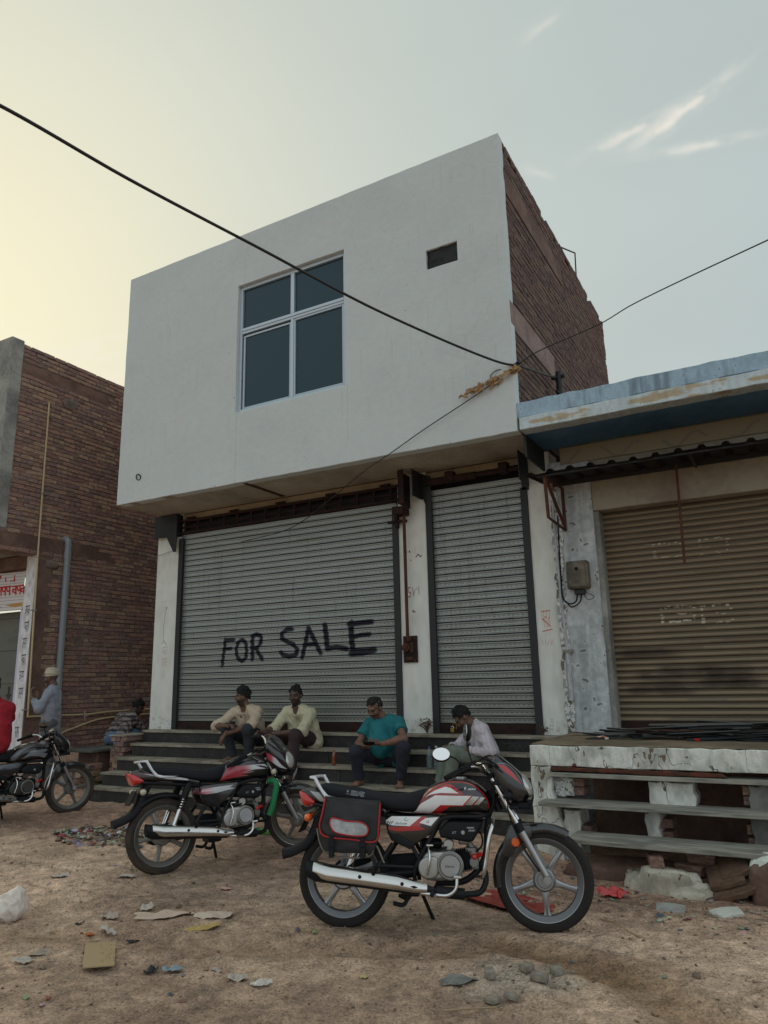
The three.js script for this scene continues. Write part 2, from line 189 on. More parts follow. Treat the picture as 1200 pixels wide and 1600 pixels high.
{
  const axis = (a, b, lo, hi, fine) => { const l = []; let s = fine; for (let x = a; x <= b; x += fine) l.push(x); let x = a; while (x > lo) { s *= 1.22; x -= s; l.unshift(Math.max(x, lo)); } s = fine; x = l[l.length - 1]; while (x < hi) { s *= 1.22; x += s; l.push(Math.min(x, hi)); } return l; };
  const xs = axis(-9.2, 1.4, -320, 320, 0.032), zs = axis(-7.6, -2.0, -320, 320, 0.032), nx = xs.length, nz = zs.length, pos = new Float32Array(nx * nz * 3), uv = new Float32Array(nx * nz * 2), col = new Float32Array(nx * nz * 3), idx = [];
  for (let j = 0; j < nz; j++) for (let i = 0; i < nx; i++) {
    const x = xs[i], z = zs[j], o = j * nx + i, near = Math.hypot(x + 3, z + 5) < 30; pos[o * 3] = x; pos[o * 3 + 2] = z; pos[o * 3 + 1] = near ? gfine(x, z) : 0; uv[o * 2] = x; uv[o * 2 + 1] = z;
    let a = 0.5, b = 0.5, q = 0; if (near) { a = fbm(x * 0.7 + 3, z * 0.7, 5, 41); b = fbm(x * 6, z * 6, 4, 42); q = fbm(x * 26, z * 26, 2, 44); }
    let k = 0.9 + (a - 0.5) * 0.75 + (b - 0.5) * 0.5 + (q - 0.5) * 0.5, c = [0.67 * k, 0.475 * k, 0.345 * k];
    const red = sst(-4.6, -6.4, z) * 0.7; c = [c[0] * (1 - 0.24 * red), c[1] * (1 - 0.36 * red), c[2] * (1 - 0.38 * red)];
    const t = trackD(x, z), tr = sst(0.34, 0.03, t + (b - 0.5) * 0.22) * (0.45 + 0.55 * sst(0.35, 0.65, a + (b - 0.5) * 0.5)); const wet = 0.6 + 0.4 * sst(-2.9, -2.0, x) * sst(-0.4, -1.0, x); c = [mix(c[0], 0.25, tr * wet * 0.9), mix(c[1], 0.15, tr * wet * 0.92), mix(c[2], 0.08, tr * wet * 0.94)]; const pk = sst(0.50, 0.66, a) * 0.22; c = c.map((q) => q * (1 + pk)); const dk = sst(0.48, 0.34, a) * 0.18; c = [c[0] * (1 - dk * 0.9), c[1] * (1 - dk), c[2] * (1 - dk)];
    const ash = sst(0.42, 0.05, Math.hypot(x + 1.48, (z + 3.98) * 1.15) + (b - 0.5) * 0.5); c = [mix(c[0], 0.52, ash * 0.6), mix(c[1], 0.47, ash * 0.6), mix(c[2], 0.40, ash * 0.6)];
    const oil = sst(0.55, 0.1, Math.hypot(x + 0.9, (z + 4.4) * 2) + (a - 0.5) * 0.9); c = [c[0] * (1 - 0.3 * oil), c[1] * (1 - 0.36 * oil), c[2] * (1 - 0.4 * oil)];
    col[o * 3] = c[0]; col[o * 3 + 1] = c[1]; col[o * 3 + 2] = c[2];
    if (i < nx - 1 && j < nz - 1) idx.push(o, o + nx, o + 1, o + 1, o + nx, o + nx + 1);
  }
  const g = new THREE.BufferGeometry(); g.setAttribute('position', new THREE.BufferAttribute(pos, 3)); g.setAttribute('uv', new THREE.BufferAttribute(uv, 2)); g.setAttribute('color', new THREE.BufferAttribute(col, 3)); g.setIndex(idx); g.computeVertexNormals();
  const dirt = dtex(768, 768, (u, v) => { const a = fbm(u * 20, v * 20, 5, 51, 20, 20), b = fbm(u * 150, v * 150, 2, 52, 150, 150), s = vn(u * 240, v * 240, 53, 240, 240); const s2 = vn(u * 130, v * 130, 54, 130, 130); let k = 0.86 + (a - 0.5) * 0.8 + (b - 0.5) * 0.8; if (s > 0.9) k *= 0.6; if (s2 > 0.9) k *= 0.5; if (s < 0.05) k *= 1.25; return [k * 0.86, k * 0.86, k * 0.85]; });
  const dirtB = dtex(768, 768, (u, v) => { const a = fbm(u * 26, v * 26, 4, 61, 26, 26), b = fbm(u * 120, v * 120, 3, 62, 120, 120); const p = Math.pow(vn(u * 90, v * 90, 63, 90, 90), 5); return clamp(a * 0.5 + b * 0.35 + p * 0.5); });
  const m = M({ map: rep(dirt, 0.8), vertexColors: true, roughness: 0.96, bumpMap: rep(dirtB, 0.62), bumpScale: 0.022 });
  solo('ground', g, m, 'trodden brown earth lot in front of the shops', 'ground', null, 'structure');
}

// ---------------------------------------------------------------- bricks
const brickTones = [[154, 120, 108], [142, 112, 104], [162, 130, 112], [134, 110, 103], [168, 142, 120], [148, 124, 114]].map((c, i) => {
  const t = dtex(256, 256, (u, v) => { const a = fbm(u * 9, v * 9, 4, 70 + i, 9, 9), b = fbm(u * 40, v * 40, 3, 80 + i, 40, 40), k = 0.72 + a * 0.5 + (b - 0.5) * 0.35, d = sst(0.55, 0.8, a) * 0.25; return c.map((q) => mix(q * k, 150 * k, d) / 255); }, true);
  return M({ map: rep(t, 3.1), roughness: 0.92, bumpMap: rep(grainT, 6), bumpScale: 0.004 });
});
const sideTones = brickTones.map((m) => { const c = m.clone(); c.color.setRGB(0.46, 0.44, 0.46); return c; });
const brickGeos = [0, 1, 2, 3, 4, 5].map((s) => { // unit brick with worn, slightly twisted corners
  const g = new RoundedBoxGeometry(1, 1, 1, 1, 0.055), p = g.attributes.position;
  for (let i = 0; i < p.count; i++) { const x = p.getX(i), y = p.getY(i), z = p.getZ(i), q = (k) => (h3(Math.round(x * 2 + 9 + s * 7), Math.round(y * 2 + 9 + k * 3), Math.round(z * 2 + 9 + k)) - 0.5) * 0.11; p.setXYZ(i, x + q(1) * 0.4, y + q(2), z + q(3)); }
  g.computeVertexNormals(); return wuv(g, 0.2, s * 0.37, s * 0.21);
});
const mortarT = mottle([104, 90, 84], [140, 124, 114], 8, 60);
MAT.mortar = M({ map: rep(mortarT, 1.1), roughness: 0.97, bumpMap: rep(grainT, 4), bumpScale: 0.006 });
// bricks on the plane x = X, facing +x; skip(z, y) leaves one out
function brickFace(parent, X, z0, z1, y0, y1, skip, far = 300, tones = brickTones, course = 0.0815, eye = [0, 1.52, 0]) {
  const list = []; let row = 0;
  for (let y = y0; y < y1 - 0.02; y += course, row++) {
    const header = row % 7 === 3; let z = z1 - (row % 2 ? 0.12 : 0) + rr(-0.01, 0.01), L = header ? 0.115 : 0.232;
    while (z > z0) {
      const l = L * rr(0.93, 1.05), a = Math.min(z, z1), b = Math.max(z0, z - l + 0.011), zc = (a + b) / 2;
      if (a - b > 0.04 && !(skip && skip(zc, y + course / 2))) list.push([X - 0.05 + rr(-0.004, 0.003), y + course / 2 + 0.006 * Math.sin(z * 1.3 + row) + rr(-0.003, 0.003), zc, a - b, course - rr(0.009, 0.015), rr(-0.02, 0.02), Math.floor(rnd() * 6), Math.floor(rnd() * 6)]);
      z -= l;
    }
  }
  list.sort((p, q) => Math.hypot(p[0] - eye[0], p[1] - eye[1], p[2] - eye[2]) - Math.hypot(q[0] - eye[0], q[1] - eye[1], q[2] - eye[2]));
  list.slice(0, far).forEach((b) => { const m = part('brick', brickGeos[b[6]], tones[b[7]], parent); m.position.set(b[0], b[1], b[2]); m.scale.set(0.1, b[4], b[3]); m.rotation.x = b[5]; });
  const rest = list.slice(far); if (!rest.length) return;
  tones.forEach((tone, k) => { const sub = rest.filter((b) => b[7] === k); if (!sub.length) return; const im = new THREE.InstancedMesh(brickGeos[k], tone, sub.length), mm = new THREE.Matrix4(); sub.forEach((b, i) => { mm.compose(V(b[0], b[1], b[2]), new THREE.Quaternion().setFromEuler(new THREE.Euler(b[5], 0, 0)), V(0.1, b[4], b[3])); im.setMatrixAt(i, mm); }); im.name = 'brickwork'; im.castShadow = im.receiveShadow = true; im.userData.kind = 'stuff'; parent.add(im); });
}
// hand-made plaster: a sheet with slightly uneven outline, holes and thickness
function slab(outline, holes, z0, z1, jit = 0.006, step = 0.16) {
  const wob = (l, keep) => { const o = []; for (let i = 0; i < l.length; i++) { const a = l[i], b = l[(i + 1) % l.length], n = Math.max(1, Math.round(Math.hypot(b[0] - a[0], b[1] - a[1]) / step)); for (let k = 0; k < n; k++) { const t = k / n; o.push(new THREE.Vector2(mix(a[0], b[0], t) + (k ? rr(-jit, jit) : 0), mix(a[1], b[1], t) + (k ? rr(-jit, jit) : 0))); } } return o; };
  const s = new THREE.Shape(wob(outline)); for (const h of holes) s.holes.push(new THREE.Path(wob(h)));
  const g = new THREE.ExtrudeGeometry(s, { depth: z1 - z0, bevelEnabled: true, bevelThickness: 0.006, bevelSize: 0.006, bevelOffset: -0.006, bevelSegments: 1 }); g.translate(0, 0, z0); return wuv(g);
}
const R4 = (x0, x1, y0, y1) => [[x0, y0], [x1, y0], [x1, y1], [x0, y1]];
const whiteT = ctex(2048, 1280, (x, W, H) => { // the white front: 6.6 x 4.1 m of limewash with faint trowel marks, drips and knocks
  x.fillStyle = '#cbd2d3'; x.fillRect(0, 0, W, H);
  for (let i = 0; i < 900; i++) { const a = rnd() * W, b = rnd() * H, s = rr(30, 190); const g = x.createRadialGradient(a, b, 0, a, b, s), k = rnd() < 0.5 ? '180,186,187' : '216,221,221'; g.addColorStop(0, `rgba(${k},0.055)`); g.addColorStop(1, `rgba(${k},0)`); x.fillStyle = g; x.save(); x.translate(a, b); x.rotate(rr(-0.6, 0.6)); x.scale(1, rr(0.3, 0.9)); x.translate(-a, -b); x.fillRect(a - s, b - s, 2 * s, 2 * s); x.restore(); }
  for (let i = 0; i < 130; i++) { const a = rnd() * W, b = rnd() * H * 0.8, l = rr(20, 260); const g = x.createLinearGradient(0, b, 0, b + l); g.addColorStop(0, 'rgba(140,136,128,0.09)'); g.addColorStop(1, 'rgba(140,136,128,0)'); x.fillStyle = g; x.fillRect(a, b, rr(2, 9), l); }
  x.fillStyle = 'rgba(110,108,102,0.20)'; x.fillRect(0.372 * W, 0.72 * H, 3, 0.28 * H); x.fillRect(0.655 * W, 0.72 * H, 2, 0.2 * H); for (let i = 0; i < 240; i++) { x.fillStyle = `rgba(${rnd() < 0.5 ? '232,234,230' : '150,152,150'},0.05)`; x.save(); x.translate(rnd() * W, rnd() * H); x.rotate(rr(-1.2, 1.2)); x.fillRect(0, 0, rr(40, 220), rr(2, 10)); x.restore(); }
  for (let i = 0; i < 46; i++) { x.strokeStyle = `rgba(120,118,112,${rr(0.08, 0.25)})`; x.lineWidth = rr(0.6, 1.6); let a = rnd() * W, b = rnd() * H; x.beginPath(); x.moveTo(a, b); for (let k = 0; k < 5; k++) { a += rr(-14, 14); b += rr(4, 22); x.lineTo(a, b); } x.stroke(); }
  for (let i = 0; i < 70; i++) { x.fillStyle = `rgba(90,84,76,${rr(0.2, 0.6)})`; const e = rnd() < 0.75 ? H - rr(2, 34) : rnd() * H; x.beginPath(); x.ellipse(rnd() < 0.4 ? rr(0.3, 0.45) * W : rnd() * W, e, rr(1, 4.5), rr(0.8, 3), rnd() * 3, 0, 7); x.fill(); }
  for (let i = 0; i < 26; i++) { x.fillStyle = `rgba(120,112,100,${rr(0.05, 0.16)})`; x.fillRect(rnd() * W, H - rr(4, 18), rr(30, 160), rr(2, 8)); }
});
whiteT.wrapS = whiteT.wrapT = THREE.RepeatWrapping; whiteT.repeat.set(1 / 6.6, 1 / 4.1); whiteT.offset.set(9.0 / 6.6, -4.2 / 4.1);
MAT.white = M({ map: whiteT, roughness: 0.82, bumpMap: rep(grainT, 0.7), bumpScale: 0.0025 });
MAT.limewash = M({ map: rep(mottle([168, 168, 160], [204, 204, 196], 5, 40), 0.6), roughness: 0.86, bumpMap: rep(grainT, 1.6), bumpScale: 0.006 });
MAT.plaster = M({ map: rep(mottle([150, 140, 128], [190, 180, 164], 4, 40), 0.5), roughness: 0.92, bumpMap: rep(grainT, 2), bumpScale: 0.006 });
MAT.concrete = M({ map: rep(mottle([120, 120, 116], [166, 166, 160], 5, 50), 0.7), roughness: 0.93, bumpMap: rep(grainT, 3), bumpScale: 0.006 });
MAT.brownPlaster = M({ map: rep(mottle([96, 74, 66], [130, 104, 92], 5, 44), 0.8), roughness: 0.94, bumpMap: rep(grainT, 3), bumpScale: 0.006 });
MAT.pinkPlaster = M({ map: rep(mottle([120, 98, 94], [150, 128, 122], 5, 44), 0.8), roughness: 0.94, bumpMap: rep(grainT, 3), bumpScale: 0.005 });
const stainedT = dtex(640, 640, (u, v) => { // old blue-white wash with grime, flaking to grey
  const a = fbm(u * 6, v * 3, 5, 91, 6, 3), b = fbm(u * 34, v * 34, 4, 92, 34, 34), st = fbm(u * 40, v * 3, 4, 93, 40, 3); let c = [214, 220, 222]; const g = sst(0.46, 0.72, a * 0.7 + st * 0.4 - 0.02); c = c.map((q, i) => mix(q, [168, 174, 176][i], g * 0.7)); if (b + a * 0.3 > 0.95) c = c.map((q, i) => mix(q, [96, 92, 84][i], 0.75)); const k = 0.9 + (b - 0.5) * 0.25; return c.map((q) => q * k / 255); }, true);
MAT.oldWash = M({ map: rep(stainedT, 0.55), roughness: 0.9, bumpMap: rep(grainT, 2), bumpScale: 0.01 });
MAT.flaking = M({ map: rep(dtex(512, 512, (u, v) => { const a = fbm(u * 12, v * 9, 5, 95, 12, 9), b = fbm(u * 50, v * 50, 3, 96, 50, 50); let c = [218, 220, 216]; const k = a + (b - 0.5) * 0.35; if (k > 0.66) c = [124, 118, 108]; else if (k > 0.63) c = [86, 80, 74]; else if (k < 0.42) c = [166, 170, 172]; return c.map((q) => q * (0.9 + b * 0.2) / 255); }, true), 1.2), roughness: 0.92, bumpMap: rep(grainT, 3), bumpScale: 0.012 });
const graniteT = dtex(640, 320, (u, v) => { const a = fbm(u * 14, v * 9, 5, 101, 14, 9), b = fbm(u * 120, v * 60, 2, 102, 120, 60), w = Math.abs(fbm(u * 7, v * 9, 4, 103, 7, 9) - 0.5); let k = 26 + a * 26 + (b - 0.5) * 22; if (w < 0.02) k += 18; return [k * 1.0, k * 0.97, k * 0.96].map((q) => q / 255); }, true);
MAT.granite = M({ map: rep(graniteT, 0.8), roughness: 0.6, bumpMap: rep(grainT, 3), bumpScale: 0.003 });
MAT.tread = M({ map: rep(mottle([120, 114, 102], [168, 160, 144], 7, 60), 0.7), roughness: 0.75, bumpMap: rep(grainT, 3), bumpScale: 0.003 });

// ---------------------------------------------------------------- the white two-storey shop
const shop = thing('shop_building', 'two-storey shop with white overhanging upper floor and two grey roller shutters', 'building');
const BX0 = -8.9, BX1 = -2.42, BZ = -7.6, BY0 = 4.28, BY1 = 8.2;
part('front_wall', slab([[BX0, BY0], [BX1, BY0 - 0.02], [BX1 + 0.005, 5.4], [BX1, BY1 + 0.02], [BX0, BY1 - 0.03]], [R4(-6.57, -4.71, 5.33, 7.34), R4(-3.47, -3.04, 6.63, 6.9)], BZ - 0.14, BZ, 0.0035), MAT.white, shop);
part('side_wall', box(BX0, BX0 + 0.2, BY0 + 0.13, BY1 - 0.05, -13.4, BZ - 0.16), MAT.mortar, shop); part('rear_wall', box(BX0 + 0.2, BX1 - 0.07, BY0 + 0.13, BY1 - 0.3, -13.4, -13.2), MAT.mortar, shop);
part('roof_slab', box(BX0 + 0.2, BX1 - 0.3, 7.45, 7.6, -13.19, BZ - 0.16), MAT.concrete, shop);
part('floor_slab', slab([[BX0 + 0.004, -8.62], [BX1 - 0.012, -8.62], [BX1 - 0.012, BZ - 0.006], [BX0 + 0.004, BZ - 0.006]], [], 0, 0.12, 0.002).rotateX(Math.PI / 2).translate(0, BY0 + 0.125, 0), MAT.plaster, shop);
part('soffit_bar', rbox(-6.45, -6.38, BY0 - 0.012, BY0 + 0.003, -8.55, -7.66, 0.003), MAT.rust, shop);
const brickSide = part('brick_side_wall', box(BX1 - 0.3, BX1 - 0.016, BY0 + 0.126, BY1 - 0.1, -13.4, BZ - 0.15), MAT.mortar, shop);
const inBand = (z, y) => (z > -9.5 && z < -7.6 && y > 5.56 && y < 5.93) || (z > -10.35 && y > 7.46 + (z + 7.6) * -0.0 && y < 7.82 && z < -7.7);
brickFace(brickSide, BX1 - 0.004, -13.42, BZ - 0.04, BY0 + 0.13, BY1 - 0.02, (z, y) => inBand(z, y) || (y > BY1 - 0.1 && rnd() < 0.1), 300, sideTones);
part('concrete_band', [rbox(BX1 - 0.03, BX1 + 0.004, 5.57, 5.92, -9.49, BZ - 0.02, 0.004)], MAT.pinkPlaster, shop);
part('lintel_band', [rbox(BX1 - 0.03, BX1 + 0.002, 7.47, 7.81, -10.34, -7.72, 0.004)], MAT.brownPlaster, shop);
{ // window
  const w = new THREE.Group(); w.name = 'window'; shop.add(w); const zf = BZ - 0.05, x0 = -6.57, x1 = -4.71, y0 = 5.335, y1 = 7.335, xm = -5.615, yt = 6.61;
  const al = M({ color: 0xc2cdd8, metalness: 0.4, roughness: 0.4 });
  const prof = (a, b, c, d, z0 = zf - 0.05, z1 = zf) => rbox(a, b, c, d, z0, z1, 0.004);
  part('frame', [prof(x0, x0 + 0.05, y0, y1), prof(x1 - 0.045, x1, y0, y1), prof(x0 + 0.051, x1 - 0.046, y0, y0 + 0.045), prof(x0 + 0.051, x1 - 0.046, y1 - 0.05, y1)], al, w);
  part('mullion', [prof(xm - 0.022, xm + 0.022, y0 + 0.046, yt - 0.046), prof(xm - 0.03, xm + 0.03, yt + 0.046, y1 - 0.051)], al, w);
  part('transom', [prof(x0 + 0.051, x1 - 0.046, yt - 0.045, yt + 0.045), prof(x0 + 0.052, x1 - 0.047, yt - 0.006, yt + 0.006, zf, zf + 0.012)], al, w);
  const sashM = M({ color: 0xb4c0cc, metalness: 0.4, roughness: 0.45 });
  const sash = (a, b, c, d, z) => [prof(a, a + 0.03, c, d, z - 0.03, z), prof(b - 0.03, b, c, d, z - 0.03, z), prof(a + 0.031, b - 0.031, c, c + 0.03, z - 0.03, z), prof(a + 0.031, b - 0.031, d - 0.03, d, z - 0.03, z)];
  part('sash', [...sash(x0 + 0.075, xm - 0.023, y0 + 0.047, yt - 0.075, zf - 0.012)], sashM, w); part('sash', [...sash(xm + 0.023, x1 - 0.047, y0 + 0.047, yt - 0.047, zf - 0.008)], sashM, w);
  const glass = P({ color: C(0.006, 0.036, 0.062), roughness: 0.05, ior: 1.5 });
  [[x0 + 0.1, xm - 0.05, y0 + 0.07, yt - 0.1], [xm + 0.05, x1 - 0.07, y0 + 0.07, yt - 0.07], [x0 + 0.05, xm - 0.03, yt + 0.045, y1 - 0.05], [xm + 0.03, x1 - 0.045, yt + 0.045, y1 - 0.05]].forEach(([a, b, c, d], i) => part('pane', box(a, b, c, d, zf - 0.036 - i * 0.002, zf - 0.03 - i * 0.002), glass, w));
  part('reveal', [box(-6.59, -4.69, 5.28, 5.329, BZ - 0.17, BZ - 0.01)], MAT.plaster, w);
}
{ // vent stuffed with black plastic
  const g = new THREE.PlaneGeometry(0.52, 0.36, 24, 16), p = g.attributes.position; for (let i = 0; i < p.count; i++) p.setZ(i, (n3(p.getX(i) * 14, p.getY(i) * 14, 3) + 0.5 * n3(p.getX(i) * 34, p.getY(i) * 34, 9) - 0.8) * 0.035); g.computeVertexNormals(); g.translate(-3.255, 6.765, BZ - 0.022); part('vent_filling', g, P({ color: C(0.004, 0.004, 0.0045), roughness: 0.6, side: THREE.DoubleSide }), shop);
}
part('ring_hook', [new THREE.TorusGeometry(0.045, 0.008, 8, 20).rotateX(0.3).translate(-8.44, 4.66, BZ + 0.02), rod([-8.44, 4.705, BZ - 0.02], [-8.44, 4.7, BZ + 0.02], 0.008)], MAT.darkMetal, shop);
// lower floor
const WZ = -8.58, SILL = 0.885;
const pillarT = (marks) => ctex(512, 2048, (x, W, H) => { x.fillStyle = '#e3e5e0'; x.fillRect(0, 0, W, H); for (let i = 0; i < 300; i++) { const a = rnd() * W, b = rnd() * H, s = rr(20, 110), k = rnd() < 0.5 ? '200,200,190' : '240,240,234'; const g = x.createRadialGradient(a, b, 0, a, b, s); g.addColorStop(0, `rgba(${k},0.22)`); g.addColorStop(1, `rgba(${k},0)`); x.fillStyle = g; x.fillRect(a - s, b - s, 2 * s, 2 * s); } for (let i = 0; i < 40; i++) { x.fillStyle = `rgba(96,84,70,${rr(0.04, 0.14)})`; x.fillRect(rnd() * W, H - rr(0, 120) ** 1.0, rr(10, 90), rr(4, 40)); } marks(x, W, H); });
const pil = (x0, x1, marks, parent = shop) => { const y0 = SILL - 0.01, y1 = BY0 - 0.002, t = pillarT(marks); const g = flat(new THREE.BoxGeometry(x1 - x0, y1 - y0, 0.35, 1, 1, 1)); g.translate((x0 + x1) / 2, (y0 + y1) / 2, WZ - 0.175); const p = g.attributes.position, uv = g.attributes.uv; for (let i = 0; i < p.count; i++) uv.setXY(i, (p.getX(i) - x0) / (x1 - x0), (p.getY(i) - y0) / (y1 - y0)); return part('pillar', g, M({ map: t, roughness: 0.85, bumpMap: rep(grainT, 2), bumpScale: 0.004 }), parent); };
const scrawl = (x, col, w, pts) => { x.strokeStyle = col; x.lineWidth = w; x.lineCap = x.lineJoin = 'round'; for (const l of pts) { x.beginPath(); l.forEach(([a, b], i) => (i ? x.lineTo(a, b) : x.moveTo(a, b))); x.stroke(); } };
const devan = (x, cx, cy, s, k) => { // a short hand-written word: head stroke with hanging letters
  const l = [[[cx, cy], [cx + s * 1.5, cy - s * 0.05]]]; for (let i = 0; i < 3; i++) { const a = cx + s * (0.2 + i * 0.5); l.push([[a + s * 0.2, cy], [a + s * 0.2, cy + s * 0.9]]); const r = h2(i, k, 4); l.push(r < 0.4 ? [[a + s * 0.2, cy + s * 0.35], [a - s * 0.12, cy + s * 0.3], [a - s * 0.15, cy + s * 0.6], [a + s * 0.18, cy + s * 0.68]] : r < 0.7 ? [[a - s * 0.15, cy + s * 0.1], [a - s * 0.05, cy + s * 0.5], [a + s * 0.18, cy + s * 0.45]] : [[a - s * 0.1, cy + s * 0.85], [a, cy + s * 0.4], [a + s * 0.2, cy + s * 0.3]]); } return l; };
pil(-8.99, -8.5, (x, W, H) => { x.lineWidth = 5; scrawl(x, 'rgba(70,52,44,0.75)', 6, [[[262, 920], [228, 1010], [216, 1120], [230, 1230], [196, 1260]], [[230, 1225], [300, 1265]]]); x.fillStyle = '#3a302a'; x.beginPath(); x.arc(264, 915, 10, 0, 7); x.fill(); scrawl(x, 'rgba(176,92,84,0.5)', 5, [...devan(x, 210, 1290, 80, 3), ...devan(x, 205, 1400, 80, 8)]); x.fillStyle = 'rgba(120,110,100,0.35)'; for (let i = 0; i < 26; i++) x.fillRect(140 + i * 12, 850 + Math.sin(i) * 3, 6, 3); });
pil(-4.49, -4.06, (x, W, H) => { scrawl(x, 'rgba(120,72,40,0.8)', 9, [[[185, 930], [150, 930], [152, 965], [190, 970], [176, 1005], [145, 1000]], [[225, 935], [240, 1000], [268, 945]], [[300, 940], [300, 950]], [[330, 930], [334, 990]]]); scrawl(x, 'rgba(60,48,40,0.9)', 10, [[[300, 690], [340, 668], [380, 690], [400, 682]]]); x.fillStyle = 'rgba(80,66,54,0.85)'; for (const [a, b, r] of [[190, 640, 14], [206, 712, 10], [222, 1120, 14], [250, 1124, 11], [140, 640, 8]]) { x.beginPath(); x.ellipse(a, b, r, r * 0.7, 0.4, 0, 7); x.fill(); } });
pil(-2.66, -2.36, (x, W, H) => { scrawl(x, 'rgba(196,84,72,0.75)', 8, [...devan(x, 120, 1190, 120, 5), [[120, 1330], [330, 1318]], [[140, 1240], [300, 1300]], [[110, 1396], [112, 1420]], [[170, 1390], [174, 1420]], [[230, 1400], [210, 1430]], [[280, 1392], [284, 1424]], [[330, 1390], [320, 1420]]]); });
part('lintel_strip', [box(-8.98, -2.37, 4.19, BY0 - 0.004, WZ - 0.3, WZ - 0.06)], M({ map: rep(mottle([150, 134, 108], [176, 160, 132], 4, 40), 0.6), roughness: 0.9 }), shop);
part('back_wall', box(-8.98, -2.4, 0.2, 4.18, -13.3, -13.1), MAT.brownPlaster, shop); part('side_wall', box(-9.0, -8.9, 0.2, 4.27, -13.09, -8.95), MAT.brownPlaster, shop); part('side_wall', box(-2.5, -2.4, 0.2, 4.27, -13.09, -8.95), MAT.brownPlaster, shop);

// roller shutters
const galv = (W, H, wM, hM, text) => ctex(W, H, (x) => {
  const s = W / wM; x.fillStyle = '#a4abaa'; x.fillRect(0, 0, W, H);
  for (let i = 0; i < 260; i++) { const a = rnd() * W, b = rnd() * H, w = rr(60, 500), h = rr(4, 30), k = rnd(); x.fillStyle = k < 0.4 ? `rgba(138,146,148,${rr(0.05, 0.22)})` : k < 0.75 ? `rgba(196,202,200,${rr(0.05, 0.18)})` : `rgba(140,132,110,${rr(0.05, 0.2)})`; x.fillRect(a, b, w, h); }
  const gr = x.createLinearGradient(0, H * 0.5, 0, H); gr.addColorStop(0, 'rgba(106,100,84,0)'); gr.addColorStop(1, 'rgba(106,98,80,0.34)'); x.fillStyle = gr; x.fillRect(0, 0, W, H);
  for (let i = 0; i < 60; i++) { const a = rnd() * W, b = rnd() * H * 0.6, l = rr(100, 700), g = x.createLinearGradient(0, b, 0, b + l); g.addColorStop(0, 'rgba(80,76,66,0.16)'); g.addColorStop(1, 'rgba(80,76,66,0)'); x.fillStyle = g; x.fillRect(a, b, rr(3, 16), l); }
  const n = Math.round(hM / 0.088), ph = H / n; for (let r = 0; r < n; r++) { x.fillStyle = 'rgba(14,15,15,0.72)'; x.fillRect(0, H - (r + 0.085) * ph, W, 0.11 * ph); x.fillStyle = 'rgba(30,31,30,0.4)'; x.fillRect(0, H - (r + 0.29) * ph, W, 0.05 * ph); x.fillStyle = 'rgba(30,31,30,0.25)'; x.fillRect(0, H - (r + 0.72) * ph, W, 0.04 * ph); }  // slat joint lines: grime plus painted shade that deepens the gaps
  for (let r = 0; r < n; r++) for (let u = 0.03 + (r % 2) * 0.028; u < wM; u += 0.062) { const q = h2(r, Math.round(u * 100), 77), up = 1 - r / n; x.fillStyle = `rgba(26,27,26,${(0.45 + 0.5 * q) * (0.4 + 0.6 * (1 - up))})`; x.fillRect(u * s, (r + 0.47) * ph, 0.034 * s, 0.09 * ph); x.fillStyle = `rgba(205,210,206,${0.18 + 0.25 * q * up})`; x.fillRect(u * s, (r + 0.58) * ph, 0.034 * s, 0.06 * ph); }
  if (text) text(x, W, H, s);
});
const saleText = (x, W, H, s) => { // sprayed by hand
  const X = (m) => (m + 8.47) * s, Y = (m) => (3.93 - m) * s, dab = (pts, w) => { for (let i = 0; i < pts.length - 1; i++) { const [a, b] = pts[i], [c, d] = pts[i + 1], n = Math.ceil(Math.hypot(c - a, d - b) / 0.006); for (let k = 0; k <= n; k++) { const u = X(mix(a, c, k / n)), v = Y(mix(b, d, k / n)), r = w * s * rr(0.92, 1.08); const g = x.createRadialGradient(u, v, r * 0.45, u, v, r * 1.25); g.addColorStop(0, 'rgba(20,21,36,0.34)'); g.addColorStop(1, 'rgba(20,21,36,0)'); x.fillStyle = g; x.fillRect(u - r * 1.3, v - r * 1.3, r * 2.6, r * 2.6); } } };
  const U = (u, v) => { // crop pixels (4 per photo pixel) measured on the shutter plane
    const t = (u - 100) / 960; return [-7.58 + (u - 100) * 0.00277, mix(1.82 + (360 - v) * 0.00237, 1.92 + (272 - v) * 0.00215, t)]; };
  const S = (l, w = 0.030) => dab(l.map(([a, b]) => U(a, b)), w);
  S([[118, 195], [112, 250], [104, 310], [100, 360]]); S([[112, 200], [140, 198], [178, 196]]); S([[112, 255], [140, 252], [165, 250]], 0.026);
  S([[232, 195], [205, 215], [195, 260], [205, 310], [235, 330], [262, 312], [268, 260], [258, 210], [232, 195]]);
  S([[305, 185], [306, 250], [308, 320]], 0.034); S([[300, 175], [330, 162], [362, 170], [366, 205], [345, 240], [312, 252]]); S([[330, 250], [355, 290], [376, 320]]);
  S([[568, 128], [535, 130], [500, 155], [498, 185], [530, 205], [575, 225], [602, 258], [590, 290], [550, 300], [505, 288], [494, 272]], 0.032);
  S([[668, 122], [655, 190], [642, 250], [630, 308]], 0.034); S([[668, 122], [700, 185], [725, 240], [744, 280]], 0.034); S([[650, 225], [690, 222], [720, 220]], 0.03);
  S([[770, 102], [778, 180], [785, 250]], 0.04); S([[785, 250], [840, 240], [905, 252]], 0.034);
  S([[928, 85], [925, 160], [930, 220], [938, 280]], 0.042); S([[910, 100], [970, 92], [1048, 82]], 0.036); S([[925, 180], [980, 165], [1035, 160]], 0.03); S([[920, 278], [990, 272], [1060, 255]], 0.042); S([[935, 260], [1000, 262]], 0.03);
};
